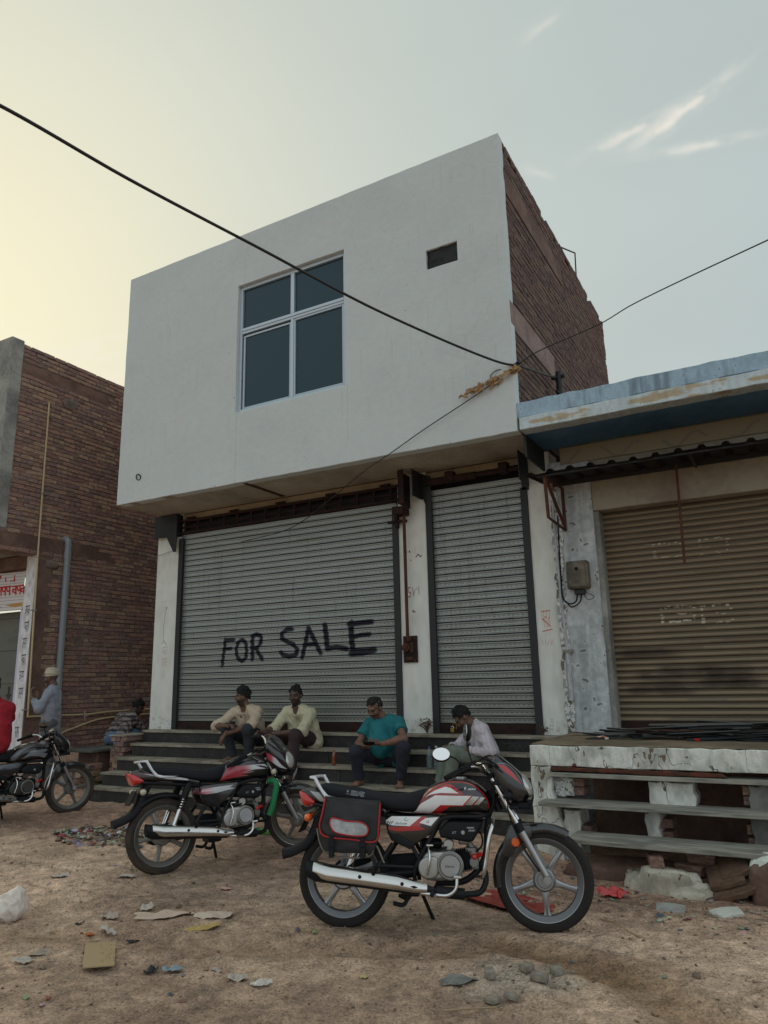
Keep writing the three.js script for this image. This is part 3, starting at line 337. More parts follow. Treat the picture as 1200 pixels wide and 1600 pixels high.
function shutter(parent, name, x0, x1, y0, y1, z, pitch, map, prof, rough = 0.5, metal = 0.25, bumps) {
  const g = new THREE.Group(); g.name = name; parent.add(g); const n = Math.round((y1 - y0) / pitch), ph = (y1 - y0) / n, m = M({ map, roughness: rough, metalness: metal, bumpMap: rep(grainT, 3), bumpScale: 0.0012 });
  for (let r = 0; r < n; r++) {
    const yb = y0 + r * ph, pos = [], uv = [], idx = [], seg = 10, dz = rr(-0.0015, 0.0015);
    for (let s = 0; s <= seg; s++) { const xx = mix(x0, x1, s / seg), wob = 0.0025 * Math.sin(s * 1.7 + r * 2.3); prof.forEach(([v, d]) => { pos.push(xx, yb + v * ph + wob * 0.5, z + d + dz); uv.push((xx - x0) / (x1 - x0), (yb + v * ph - y0) / (y1 - y0)); }); }
    const q = prof.length; for (let s = 0; s < seg; s++) for (let k = 0; k < q - 1; k++) { const a = s * q + k; idx.push(a, a + q, a + 1, a + 1, a + q, a + q + 1); }
    const b = new THREE.BufferGeometry(); b.setAttribute('position', new THREE.Float32BufferAttribute(pos, 3)); b.setAttribute('uv', new THREE.Float32BufferAttribute(uv, 2)); b.setIndex(idx); b.computeVertexNormals(); part('slat', b, m, g);
  }
  return g;
}
const galvProf = [[-0.02, -0.020], [0.07, -0.020], [0.09, 0.006], [0.14, 0.011], [0.20, 0.009], [0.26, -0.001], [0.31, -0.002], [0.66, -0.002], [0.72, 0.004], [0.80, 0.013], [0.88, 0.014], [0.94, 0.008], [0.965, -0.020]];
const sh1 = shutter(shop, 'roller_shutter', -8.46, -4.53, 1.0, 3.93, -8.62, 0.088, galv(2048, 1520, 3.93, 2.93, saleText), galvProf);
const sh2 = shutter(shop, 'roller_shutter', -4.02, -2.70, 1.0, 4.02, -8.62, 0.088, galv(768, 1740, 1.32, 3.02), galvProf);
for (const [s, x0, x1] of [[sh1, -8.46, -4.53], [sh2, -4.02, -2.70]]) { part('bottom_bar', [rbox(x0, x1, SILL + 0.006, 1.0, -8.63, -8.6, 0.004), rbox(x0, x1, SILL + 0.006, SILL + 0.03, -8.6, -8.57, 0.003), rbox(x0 + 0.2, x0 + 0.27, 0.925, 0.965, -8.6, -8.585, 0.003), rbox(x1 - 0.3, x1 - 0.23, 0.925, 0.965, -8.6, -8.585, 0.003)], MAT.rustDark, s); for (const x of [x0, x1]) part('guide_rail', [rbox(x - 0.045, x + 0.045, SILL, 3.86, -8.6 + 0.004, -8.555, 0.004)], MAT.darkMetal, s); }
{ // drum cage over the wide shutter, shaft over the narrow one, end plates
  const l = [rbox(-8.5, -4.46, 4.13, 4.17, -8.62, -8.57, 0.004), rbox(-8.5, -4.46, 3.93, 3.97, -8.61, -8.56, 0.004), rbox(-8.5, -4.46, 4.03, 4.05, -8.6, -8.575, 0.004)]; for (let i = 0; i < 15; i++) { const x = -8.42 + i * 0.272; l.push(rbox(x, x + 0.035, 3.971, 4.129, -8.605, -8.575, 0.003)); } for (let i = 0; i < 5; i++) { const x = -8.36 + i * 0.9; l.push(rbox(x, x + 0.16, 4.171, 4.2, -8.6, -8.55, 0.003)); }
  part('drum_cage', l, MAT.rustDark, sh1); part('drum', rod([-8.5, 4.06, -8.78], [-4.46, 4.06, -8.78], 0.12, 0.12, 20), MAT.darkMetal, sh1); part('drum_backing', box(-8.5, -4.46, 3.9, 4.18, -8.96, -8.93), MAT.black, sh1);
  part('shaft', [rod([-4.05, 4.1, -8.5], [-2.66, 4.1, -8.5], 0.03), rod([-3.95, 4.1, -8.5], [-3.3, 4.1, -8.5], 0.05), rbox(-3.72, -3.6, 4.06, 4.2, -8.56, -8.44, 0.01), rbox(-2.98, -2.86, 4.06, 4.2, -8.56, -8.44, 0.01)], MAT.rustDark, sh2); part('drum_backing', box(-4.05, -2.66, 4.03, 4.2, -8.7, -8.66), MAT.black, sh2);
  const ep = (x, z0, z1, y0, y1, yl) => plate([[-z1, y0 + yl], [-z1, y1], [-z0, y1], [-z0, y0], [-(z0 + z1) / 2, y0]], -0.006, 0.006, 0.002).rotateY(-Math.PI / 2).rotateY(Math.PI).translate(x, 0, 0);
  part('end_plate', [box(-9.0, -8.52, 3.9, 4.27, -8.5, -8.49), plate([[-9.0, 3.9], [-8.72, 3.9], [-8.56, 3.64], [-8.5, 3.64], [-8.5, 4.27], [-8.52, 4.27]], -8.5, -8.488, 0.002), box(-8.53, -8.5, 3.9, 4.26, -8.62, -8.5)], MAT.darkMetal, sh1);
  part('end_plate', [rbox(-4.31, -4.297, 3.80, 4.26, -8.6, -8.24, 0.003), rbox(-4.31, -4.22, 3.80, 4.26, -8.25, -8.24, 0.003), rbox(-4.46, -4.3, 3.70, 3.80, -8.55, -8.35, 0.01), rbox(-4.62, -4.34, 3.62, 3.65, -8.56, -8.5, 0.004), rbox(-4.5, -4.46, 3.55, 3.72, -8.56, -8.5, 0.004)], MAT.rustDark, sh1);
  part('end_plate', [rbox(-4.12, -4.107, 3.90, 4.26, -8.6, -8.28, 0.003), plate([[-4.11, 3.95], [-4.02, 3.72], [-3.97, 3.72], [-3.97, 4.2], [-4.11, 4.26]], -8.56, -8.55, 0.002)], MAT.darkMetal, sh2);
  part('end_plate', [rbox(-2.64, -2.627, 3.87, 4.25, -8.6, -8.22, 0.003), rbox(-2.72, -2.63, 3.82, 4.1, -8.57, -8.555, 0.003)], MAT.darkMetal, sh2);
}
part('sill', [rbox(-8.9, -2.33, SILL - 0.035, SILL, -8.93, -8.36, 0.006)], MAT.tread, shop);
// hand gear of the wide shutter
{ const g = thing('shutter_gear', 'rusty hand gear plate with a long upright rod beside the wide shutter', 'gear', [-4.35, 0, WZ]); part('gear_plate', [rbox(-0.1, 0.1, 1.76, 2.1, 0.002, 0.03, 0.006)], MAT.rustDark, g); part('gear', [disc(-0.04, 1.95, 0.03, 0.09, 0.055), disc(-0.04, 1.95, 0.09, 0.12, 0.025), rbox(0.0, 0.06, 1.88, 2.02, 0.03, 0.06, 0.008), rbox(-0.05, 0.05, 1.79, 1.83, 0.03, 0.05, 0.006), rbox(-0.03, 0.03, 2.03, 2.09, 0.03, 0.1, 0.01), disc(0.07, 1.79, 0.03, 0.04, 0.012), disc(0.07, 2.07, 0.03, 0.04, 0.012)], MAT.rust, g); part('drive_rod', [rod([-0.01, 2.06, 0.07], [0.0, 3.72, 0.1], 0.022)], MAT.rust, g); }
// entrance steps
{
  const st = thing('entrance_steps', 'flight of dark granite steps up to the shutters of the white shop', 'steps'), zf = [-7.42, -7.63, -7.87, -8.12, -8.38], x0 = [-8.93, -8.88, -8.86, -8.84, -8.9];
  for (let i = 0; i < 5; i++) {
    const y1 = (SILL / 5) * (i + 1), yb = i ? (SILL / 5) * i - 0.02 : -0.25, bk = i < 4 ? zf[i + 1] - 0.05 : -8.4;
    if (i < 4) { let x = x0[i], k = 0; while (x < -2.4) { const w = Math.min(-2.33 - x, rr(1.3, 1.9)); part('tread', rbox(x - (k ? -0.002 : 0.02), x + w - 0.003, y1 - 0.032 + rr(-0.002, 0.002), y1 + rr(-0.002, 0.002), bk, zf[i] + 0.022, 0.004), MAT.tread, st); x += w; k++; } }
    let x = x0[i]; while (x < -2.4) { const w = Math.min(-2.33 - x, rr(1.3, 2.1)); part('riser', rbox(x, x + w - 0.003, yb, y1 - 0.034, bk + 0.02, zf[i] + rr(-0.003, 0.003), 0.003), MAT.granite, st); x += w; }
  }
}
// ---------------------------------------------------------------- brick building on the left
const leftB = thing('brick_building', 'bare brick building on the left with shop front at its far left', 'building');
const LX = -11.0;
{
  part('wall_core', [box(-11.35, LX - 0.014, 3.75, 7.25, -14.5, -7.0), box(-11.35, LX - 0.014, 0.1, 3.749, -14.5, -8.075)], MAT.mortar, leftB);
  const bf = part('brick_wall', box(-11.3, LX - 0.03, 0.2, 0.3, -14.4, -14.3), MAT.mortar, leftB);
  const band = (z, y) => (y > 3.80 && y < 4.08 + (z + 7) * 0.03 && z > -9.45) || (y > 6.84 && y < 7.05 && z > -9.1) || (y < 3.78 && z > -8.14);
  brickFace(bf, LX, -13.6, -7.0, 0.28, 7.36, band, 300, brickTones, 0.0755);
  part('beam', [rbox(-11.3, LX - 0.004, 3.8, 4.09, -9.45, -7.02, 0.008)], MAT.brownPlaster, leftB);
  part('lintel_band', [rbox(-11.3, LX - 0.012, 6.85, 7.05, -9.1, -7.02, 0.006)], MAT.brownPlaster, leftB);
  part('corner_column', [rbox(-11.42, LX + 0.012, 4.1, 7.43, -7.2, -6.96, 0.02)], MAT.concrete, leftB);
  part('front_wall', [box(-16, -11.43, 3.95, 7.4, -7.3, -7.0), box(-16, -11.36, 3.8, 3.949, -8.2, -7.0)], MAT.concrete, leftB);
  part('roof_slab', box(-16, -11.36, 7.0, 7.1, -14.4, -7.31), MAT.concrete, leftB);
  // cement patches on the brickwork
  for (const [z, y, w, h] of [[-8.2, 6.6, 0.34, 0.2], [-8.75, 2.36, 0.2, 0.2], [-9.9, 2.3, 0.14, 0.2], [-8.1, 3.62, 0.26, 0.16]]) { const g = new THREE.SphereGeometry(1, 14, 10), p = g.attributes.position; for (let i = 0; i < p.count; i++) { const q = 0.75 + 0.5 * n3(p.getX(i) * 2.4 + z * 9, p.getY(i) * 2.4, p.getZ(i) * 2.4 + y); p.setXYZ(i, p.getX(i) * 0.014, p.getY(i) * h * 0.5 * q, p.getZ(i) * w * 0.5 * q); } g.computeVertexNormals(); g.translate(LX + 0.004, y, z); part('cement_patch', wuv(g), MAT.mortar, leftB); }
  // shop front under the overhang
  const pm = ctex(256, 1536, (x, W, H) => { x.fillStyle = '#dfe0e4'; x.fillRect(0, 0, W, H); for (let i = 0; i < 160; i++) { const a = rnd() * W, b = rnd() * H, s = rr(10, 60); const g = x.createRadialGradient(a, b, 0, a, b, s); g.addColorStop(0, 'rgba(150,146,140,0.28)'); g.addColorStop(1, 'rgba(150,146,140,0)'); x.fillStyle = g; x.fillRect(a - s, b - s, 2 * s, 2 * s); } for (let k = 0; k < 6; k++) { const y = 400 + k * 118; scrawl(x, 'rgba(40,40,52,0.85)', 8, devan(x, 70 + (k % 2) * 16, y, 74, k + 2)); } scrawl(x, 'rgba(40,40,52,0.7)', 8, devan(x, 80, 1260, 70, 9)); });
  const g = flat(new THREE.BoxGeometry(0.25, 3.5, 0.25)); g.translate(-11.155, 2.05, -7.945); part('pillar', g, M({ map: pm, roughness: 0.85 }), leftB);
  part('pillar_side', rbox(-11.029, LX - 0.002, 0.3, 3.795, -8.10, -7.826, 0.004), MAT.brownPlaster, leftB);
  part('door_post', rbox(-11.37, -11.285, 0.3, 3.25, -7.95, -7.84, 0.01), M({ color: 0xc4c4d8, roughness: 0.7 }), leftB);
  part('shop_lintel', [rbox(-12.2, -11.285, 3.56, 3.79, -8.0, -7.83, 0.02)], MAT.brownPlaster, leftB);
  part('shop_wall', [box(-16, -11.36, 3.5, 3.79, -8.3, -8.0), box(-16, -13.4, 0.2, 3.49, -8.3, -7.9)], MAT.plaster, leftB);
  const dm = ctex(512, 1024, (x, W, H) => { x.fillStyle = '#5e6058'; x.fillRect(0, 0, W, H); for (let i = 0; i < 5; i++) { x.fillStyle = 'rgba(30,30,28,0.6)'; x.fillRect(0, i * 210 + 40, W, 6); } for (let i = 0; i < 90; i++) { x.fillStyle = `rgba(${rnd() < 0.5 ? '40,40,36' : '120,118,104'},0.12)`; x.fillRect(rnd() * W, rnd() * H, rr(20, 160), rr(4, 40)); } x.fillStyle = '#22221f'; const ax = 418, ay = 480; x.fillRect(ax - 9, ay, 18, 50); x.beginPath(); x.moveTo(ax - 24, ay + 48); x.lineTo(ax + 24, ay + 48); x.lineTo(ax, ay + 90); x.fill(); });
  const dg = flat(new THREE.BoxGeometry(1.9, 2.7, 0.06)); dg.translate(-12.34, 1.5, -8.05); part('shop_door', dg, M({ map: dm, roughness: 0.6 }), leftB);
}
{ // cloth sign across the shop front
  const t = ctex(1024, 512, (x, W, H) => { x.fillStyle = '#cfcac8'; x.fillRect(0, 0, W, H); x.strokeStyle = 'rgba(70,60,66,0.55)'; x.lineWidth = 5; for (let i = 0; i < 12; i++) { x.beginPath(); x.moveTo(0, 30 + i * 44); x.lineTo(W, 18 + i * 44); x.stroke(); } x.fillStyle = '#a63a2e'; x.beginPath(); x.arc(560, 20, 120, 0, Math.PI); x.fill(); const red = '#b02420'; for (let k = 0; k < 4; k++) scrawl(x, red, 20, devan(x, 250 + k * 200, 190, 118, k * 3 + 1)); scrawl(x, red, 14, [[[740, 60], [760, 120]], [[860, 40], [870, 130]], [[820, 120], [880, 100]]]); x.fillStyle = '#b78948'; x.beginPath(); x.moveTo(760, 430); x.lineTo(1010, 410); x.lineTo(1010, 455); x.lineTo(900, 470); x.fill(); x.fillStyle = '#8f7a86'; x.beginPath(); x.ellipse(620, 450, 90, 24, 0, 0, 7); x.fill(); });
  const g = new THREE.PlaneGeometry(1.7, 0.66, 30, 8), p = g.attributes.position; for (let i = 0; i < p.count; i++) p.setZ(i, 0.03 * Math.sin(p.getX(i) * 6) + 0.01 * Math.sin(p.getY(i) * 12)); g.computeVertexNormals(); g.translate(-12.15, 3.17, -7.80);
  solo('cloth_sign', g, M({ map: t, roughness: 0.85, side: THREE.DoubleSide }), 'white cloth shop sign with red lettering at left edge', 'sign');
}
MAT.pvcGrey = M({ color: C(0.235, 0.262, 0.285), roughness: 0.42 }); MAT.pvcYellow = M({ color: C(0.52, 0.42, 0.25), roughness: 0.5 });
{ const g = thing('drain_pipe', 'thick grey plastic drain pipe down the brick wall', 'pipe', [LX, 0, -8.36]); part('pipe', [tube([[-0.1, 4.07, 0.05], [0.03, 4.1, 0.05], [0.08, 4.05, 0.04], [0.085, 3.9, 0.035], [0.085, 2.2, 0.02], [0.085, 0.45, 0]], 0.055, 60, 14)], MAT.pvcGrey, g); part('socket', [rod([0.085, 3.72, 0.034], [0.085, 3.86, 0.035], 0.061, 0.061, 16), rod([0.083, 3.97, 0.036], [0.084, 3.99, 0.036], 0.06, 0.06, 16)], MAT.pvcGrey, g); }
{ const g = thing('conduit_pipe', 'thin yellow conduit running down the brick wall and along it', 'pipe', [LX, 0, -7.8]); part('pipe', [polyrod([[-0.03, 6.47, 0.05], [0.03, 6.46, 0.05], [0.035, 4.0, 0.02], [0.035, 1.1, -0.06], [0.035, 1.09, -0.8], [0.035, 1.08, -1.2], [0.04, 1.11, -1.7], [0.04, 1.12, -3.4]], 0.016)], MAT.pvcYellow, g); part('clip', [0.6, 2.2, 4.2, 5.6].map((y) => rbox(0.0, 0.055, y + 0.6, y + 0.62, -0.05, 0.05, 0.004)), MAT.concrete, g); part('tie', [rod([0.05, 1.14, -1.15], [0.05, 0.98, -1.16], 0.012), rod([0.055, 1.1, -1.12], [0.055, 1.05, -1.19], 0.012)], M({ color: 0xb09a96, roughness: 0.8 }), g); }
solo('hose', tube([[LX + 0.06, 0.50, -8.35], [LX + 0.07, 0.72, -8.4], [LX + 0.06, 0.8, -8.5], [LX + 0.05, 0.87, -8.75], [LX + 0.045, 0.985, -9.25], [LX + 0.04, 1.02, -9.9], [LX + 0.04, 1.03, -11]], 0.016, 80), MAT.pvcYellow, 'pale yellow hose curving up the foot of the brick wall', 'hose');

// ---------------------------------------------------------------- old shop on the right with canopy
const rightB = thing('old_shop', 'old single-storey shop on the right with blue canopy and brown shutter', 'building');
{
  const Z = -8.52;
  part('pillar', [slab(R4(-2.355, -1.86, -0.1, 4.1), [], Z - 0.3, Z, 0.005)], MAT.oldWash, rightB);
  part('flaking_edge', [slab([[-2.362, 0.9], [-2.27, 0.9], [-2.25, 1.9], [-2.27, 2.6], [-2.24, 3.3], [-2.27, 4.0], [-2.362, 4.0]], [], Z - 0.02, Z + 0.012, 0.02, 0.1)], MAT.flaking, rightB);
  part('lintel', [slab([[-1.86, 3.44], [3.5, 3.42], [3.5, 4.3], [-1.86, 4.3]], [], Z - 0.3, Z - 0.012, 0.004)], M({ map: rep(mottle([132, 122, 108], [164, 156, 142], 4, 40), 0.5), roughness: 0.9 }), rightB);
  part('jamb', [rbox(-1.87, -1.80, 0.9, 3.43, -8.85, Z - 0.02, 0.006)], MAT.concrete, rightB);
  part('pillar', box(2.6, 3.5, -0.1, 4.29, -8.9, Z - 0.014), MAT.oldWash, rightB); part('rear_wall', box(-2.35, 3.5, 0, 4.36, -13, -12.9), MAT.oldWash, rightB);
  const bm = ctex(2048, 1440, (x, W, H) => {
    x.fillStyle = '#8c7c66'; x.fillRect(0, 0, W, H); for (let i = 0; i < 500; i++) { const k = rnd(); x.fillStyle = k < 0.35 ? `rgba(70,58,46,${rr(0.05, 0.25)})` : k < 0.7 ? `rgba(142,126,102,${rr(0.05, 0.22)})` : `rgba(90,92,84,${rr(0.05, 0.25)})`; x.fillRect(rnd() * W, rnd() * H, rr(60, 600), rr(3, 26)); }
    for (const [a, b, w, h, k] of [[120, 1170, 520, 36, 0.75], [60, 1010, 260, 22, 0.5], [240, 1120, 420, 26, 0.65], [80, 1240, 300, 26, 0.55], [420, 1200, 260, 20, 0.45]]) { for (let i = 0; i < 60; i++) { const u = a + rnd() * w, v = b + rr(-h, h), s = rr(20, 80); const g = x.createRadialGradient(u, v, 0, u, v, s); g.addColorStop(0, `rgba(38,24,16,${k * 0.14})`); g.addColorStop(1, 'rgba(38,24,16,0)'); x.fillStyle = g; x.fillRect(u - s, v - s * 0.5, 2 * s, s); } }
    { const n = Math.round(2.47 / 0.0695), ph = H / n; for (let r = 0; r < n; r++) { x.fillStyle = 'rgba(34,26,18,0.42)'; x.fillRect(0, H - (r + 1) * ph, W, 0.36 * ph); x.fillStyle = 'rgba(18,14,10,0.5)'; x.fillRect(0, H - (r + 0.05) * ph, W, 0.1 * ph); } }  // slat recesses and joints darkened: grime with the shade painted in
    const s = W / 4.4, X = (m) => (m + 1.82) * s, Y = (m) => H - ((m - 1.03) / 2.47) * H; x.fillStyle = 'rgba(198,190,174,0.85)'; const rag = (x0, y0, x1, y1, t) => { const n = Math.ceil(Math.hypot(x1 - x0, y1 - y0) / 0.03); for (let i = 0; i < n; i++) if (rnd() < 0.62) x.fillRect(X(mix(x0, x1, i / n) + rr(-0.006, 0.006)), Y(mix(y0, y1, i / n) + rr(-0.008, 0.008)), rr(6, 18), t * rr(6, 16)); };
    for (const [a, b, c, d] of [[-1.26, 2.12, -0.92, 2.28], [-0.84, 2.08, -0.55, 2.27]]) { rag(a, b, c, b, 1); rag(a, d, c, d, 0.9); rag(a, b, a, d, 0.8); rag(c, b, c, d, 1); rag((a + c) / 2, (b + d) / 2, c, (b + d) / 2, 0.6); }
    for (const [a, b, c, d] of [[-1.27, 2.84, -0.98, 3.0], [-0.78, 2.84, -0.5, 3.0]]) { rag(a, d, c, d, 0.7); rag(a, b, a, d, 0.5); rag(c, b, c, d, 0.5); rag(a, b, c, b, 0.5); }
    x.strokeStyle = 'rgba(190,180,160,0.5)'; for (let i = 0; i < 40; i++) { x.lineWidth = rr(1, 3); const a = rnd() * W * 0.6, b = rnd() * H; x.beginPath(); x.moveTo(a, b); x.lineTo(a + rr(-50, 60), b + rr(-14, 14)); x.stroke(); }
  });
  const roundProf = [[0.0, -0.010], [0.06, -0.002], [0.16, 0.009], [0.28, 0.014], [0.42, 0.012], [0.54, 0.003], [0.62, -0.004], [0.78, -0.006], [0.92, -0.006], [0.99, -0.010]];
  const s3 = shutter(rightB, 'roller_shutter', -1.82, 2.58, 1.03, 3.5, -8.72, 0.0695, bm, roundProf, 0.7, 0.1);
  part('bottom_bar', [rbox(-1.8, 2.58, 0.905, 1.03, -8.73, -8.69, 0.006), rbox(-1.8, 2.58, 0.905, 0.93, -8.69, -8.65, 0.004)], MAT.rustDark, s3);
  // canopy
  const cm = M({ map: rep(dtex(640, 320, (u, v) => { const a = fbm(u * 10, v * 4, 5, 111, 10, 4), b = fbm(u * 60, v * 30, 3, 112, 60, 30), s = fbm(u * 50, v * 3, 3, 113, 50, 3); let c = [162, 188, 206]; c = c.map((q, i) => mix(q, [126, 146, 162][i], sst(0.45, 0.7, a * 0.6 + s * 0.4))); if (b > 0.8) c = c.map((q) => q * 0.8); return c.map((q) => q * (0.9 + b * 0.2) / 255); }, true), 0.45), roughness: 0.88, bumpMap: rep(grainT, 2), bumpScale: 0.008 });
  const lower = M({ map: rep(dtex(640, 320, (u, v) => { const a = fbm(u * 14, v * 5, 5, 121, 14, 5), b = fbm(u * 60, v * 30, 3, 122, 60, 30), s = fbm(u * 8, v * 40, 3, 123, 8, 40); let c = [198, 210, 216]; const r = sst(0.62, 0.72, a * 0.35 + s * 0.68); c = c.map((q, i) => mix(q, [176, 150, 112][i], r * 0.7)); if (b > 0.8) c = c.map((q) => q * 0.8); return c.map((q) => q * (0.9 + b * 0.2) / 255); }, true), 0.45), roughness: 0.88, bumpMap: rep(grainT, 2), bumpScale: 0.008 });
  part('canopy_parapet', slab([[-2.412, 4.415], [3.5, 4.43], [3.5, 4.63], [-2.412, 4.60]], [], -7.78, -7.612, 0.009, 0.12), cm, rightB);
  part('canopy_fascia', slab([[-2.39, 4.265], [3.5, 4.28], [3.5, 4.424], [-2.39, 4.408]], [], -7.78, -7.592, 0.005, 0.14), lower, rightB);
  const blue = M({ map: rep(mottle([70, 112, 150], [98, 142, 182], 4, 40), 0.5), roughness: 0.75, bumpMap: rep(grainT, 2), bumpScale: 0.006 });
  part('canopy_soffit', [box(-2.385, 3.5, 4.27, 4.36, -8.5, -7.79)], blue, rightB); part('canopy_edge_beam', [rbox(-2.41, -2.385, 4.0, 4.4, -8.5, -7.79, 0.004)], MAT.darkMetal, rightB);
  part('roof', box(-2.37, 3.5, 4.37, 4.5, -13, -7.79), MAT.concrete, rightB);
  part('painted_band', [slab([[-2.2, 4.05], [3.5, 4.05], [3.5, 4.26], [-2.2, 4.26]], [], -8.53, -8.508, 0.003)], M({ map: ctex(1024, 64, (x, W, H) => { x.fillStyle = '#9b8e74'; x.fillRect(0, 0, W, H); scrawl(x, 'rgba(90,98,106,0.28)', 7, [0, 1, 2, 3, 4, 5, 6, 7].map((i) => [0, 1, 2, 3, 4, 5, 6].map((k) => [60 + i * 130 + k * 14, 32 + 20 * Math.sin(k * 1.1 + i)]))); }, true), roughness: 0.9 }), rightB);
  rightB.children[rightB.children.length - 1].material.map.repeat.set(0.18, 4);
  { // corrugated awning
    const pos = [], idx = [], uv = [], n = 330, x0 = -2.4, x1 = 2.7; for (let i = 0; i <= n; i++) { const x = mix(x0, x1, i / n), u = ((x - x0) / 0.225) % 1, h = 0.035 * sst(0.0, 0.12, u) * sst(0.42, 0.30, u); for (const [z, y] of [[-7.74, 3.765], [-8.1, 3.80], [-8.5, 3.835]]) { pos.push(x, y + h + 0.008 * Math.sin(x * 5 + z), z); uv.push(x, z); } } const top = pos.length / 3; for (let i = 0; i < top; i++) { pos.push(pos[i * 3], pos[i * 3 + 1] - 0.004, pos[i * 3 + 2]); uv.push(uv[i * 2], uv[i * 2 + 1]); }
    for (let i = 0; i < n; i++) for (let k = 0; k < 2; k++) { const a = i * 3 + k, b = a + 3; idx.push(a, b, a + 1, a + 1, b, b + 1); idx.push(top + a, top + a + 1, top + b, top + a + 1, top + b + 1, top + b); } for (let i = 0; i < n; i++) { const a = i * 3, b = a + 3; idx.push(a, top + a, b, b, top + a, top + b); }
    const g = new THREE.BufferGeometry(); g.setAttribute('position', new THREE.Float32BufferAttribute(pos, 3)); g.setAttribute('uv', new THREE.Float32BufferAttribute(uv, 2)); g.setIndex(idx); const gg = g.toNonIndexed(); gg.computeVertexNormals(); part('awning_sheet', gg, M({ map: rep(rustT, 0.8), color: 0x57565c, roughness: 0.8, metalness: 0.1, side: THREE.DoubleSide }), rightB);
    part('awning_frame', [rbox(-2.3, 2.7, 3.742, 3.762, -7.83, -7.80, 0.004), rbox(-2.3, 2.7, 3.785, 3.885, -8.505, -8.475, 0.004), rbox(-0.7, -0.67, 3.755, 3.785, -8.45, -7.84, 0.004), rbox(0.9, 0.93, 3.755, 3.785, -8.45, -7.84, 0.004)], MAT.darkMetal, rightB);
  }
  const bx = -2.2, br = (a, b) => { const l = rod([bx, ...a], [bx, ...b], 0.02, 0.02, 4); return l; };
  part('awning_bracket', [br([3.72, -7.78], [3.27, -7.82]), br([3.27, -7.82], [3.24, -8.5]), br([3.24, -8.5], [3.76, -8.5]), br([3.74, -7.8], [3.3, -8.46]), br([3.76, -8.5], [3.73, -7.8])], MAT.rust, rightB);
}
solo('hanging_rod', rod([-0.86, 3.76, -8.2], [-0.89, 2.68, -8.2], 0.014), MAT.rust, 'thin rusty rod hanging from the awning before the brown shutter', 'rod');
{ const g = thing('electric_meter', 'dusty grey electric meter box on the peeling pillar with dangling wires', 'meter box', [-2.08, 2.52, -8.52]); const mm = M({ map: rep(mottle([78, 72, 62], [120, 112, 98], 6, 40), 2), roughness: 0.7, bumpMap: rep(grainT, 6), bumpScale: 0.002 }); part('case', [rbox(-0.13, 0.13, 0.0, 0.33, 0.003, 0.12, 0.03, 3), rbox(-0.1, 0.1, 0.02, 0.3, 0.11, 0.135, 0.02, 2)], mm, g); part('window', [disc(0, 0.23, 0.134, 0.142, 0.022)], MAT.black, g); part('terminal', [rbox(-0.06, 0.06, -0.06, -0.003, 0.01, 0.08, 0.01)], MAT.darkMetal, g); part('wire', [tube([[-0.03, -0.05, 0.06], [-0.05, -0.14, 0.07], [-0.13, -0.16, 0.06], [-0.2, -0.1, 0.04], [-0.215, 0.2, 0.02], [-0.2, 0.9, 0.02]], 0.009, 40, 6), tube([[0.02, -0.05, 0.06], [0.0, -0.15, 0.09], [-0.1, -0.2, 0.08], [-0.17, -0.13, 0.05]], 0.008, 30, 6), tube([[0.04, -0.05, 0.06], [0.1, -0.13, 0.1], [0.16, -0.1, 0.06], [0.08, -0.04, 0.1]], 0.004, 30, 5)], MAT.black, g); }
{ const g = thing('cable_conduit', 'white plastic cable conduit low on the peeling pillar', 'conduit', [-2.285, 0, -8.5]); part('pipe', [rod([0, 1.27, 0], [0, 1.85, 0], 0.032, 0.032, 14), tube([[0, 1.85, 0], [-0.02, 2.2, 0.0], [-0.035, 2.7, 0.0], [-0.045, 3.6, 0]], 0.017, 30)], M({ map: rep(mottle([150, 152, 156], [190, 192, 196], 6, 40), 2), roughness: 0.5 }), g); part('clip', [rbox(-0.05, 0.06, 1.8, 1.84, -0.02, 0.036, 0.006)], MAT.concrete, g); }

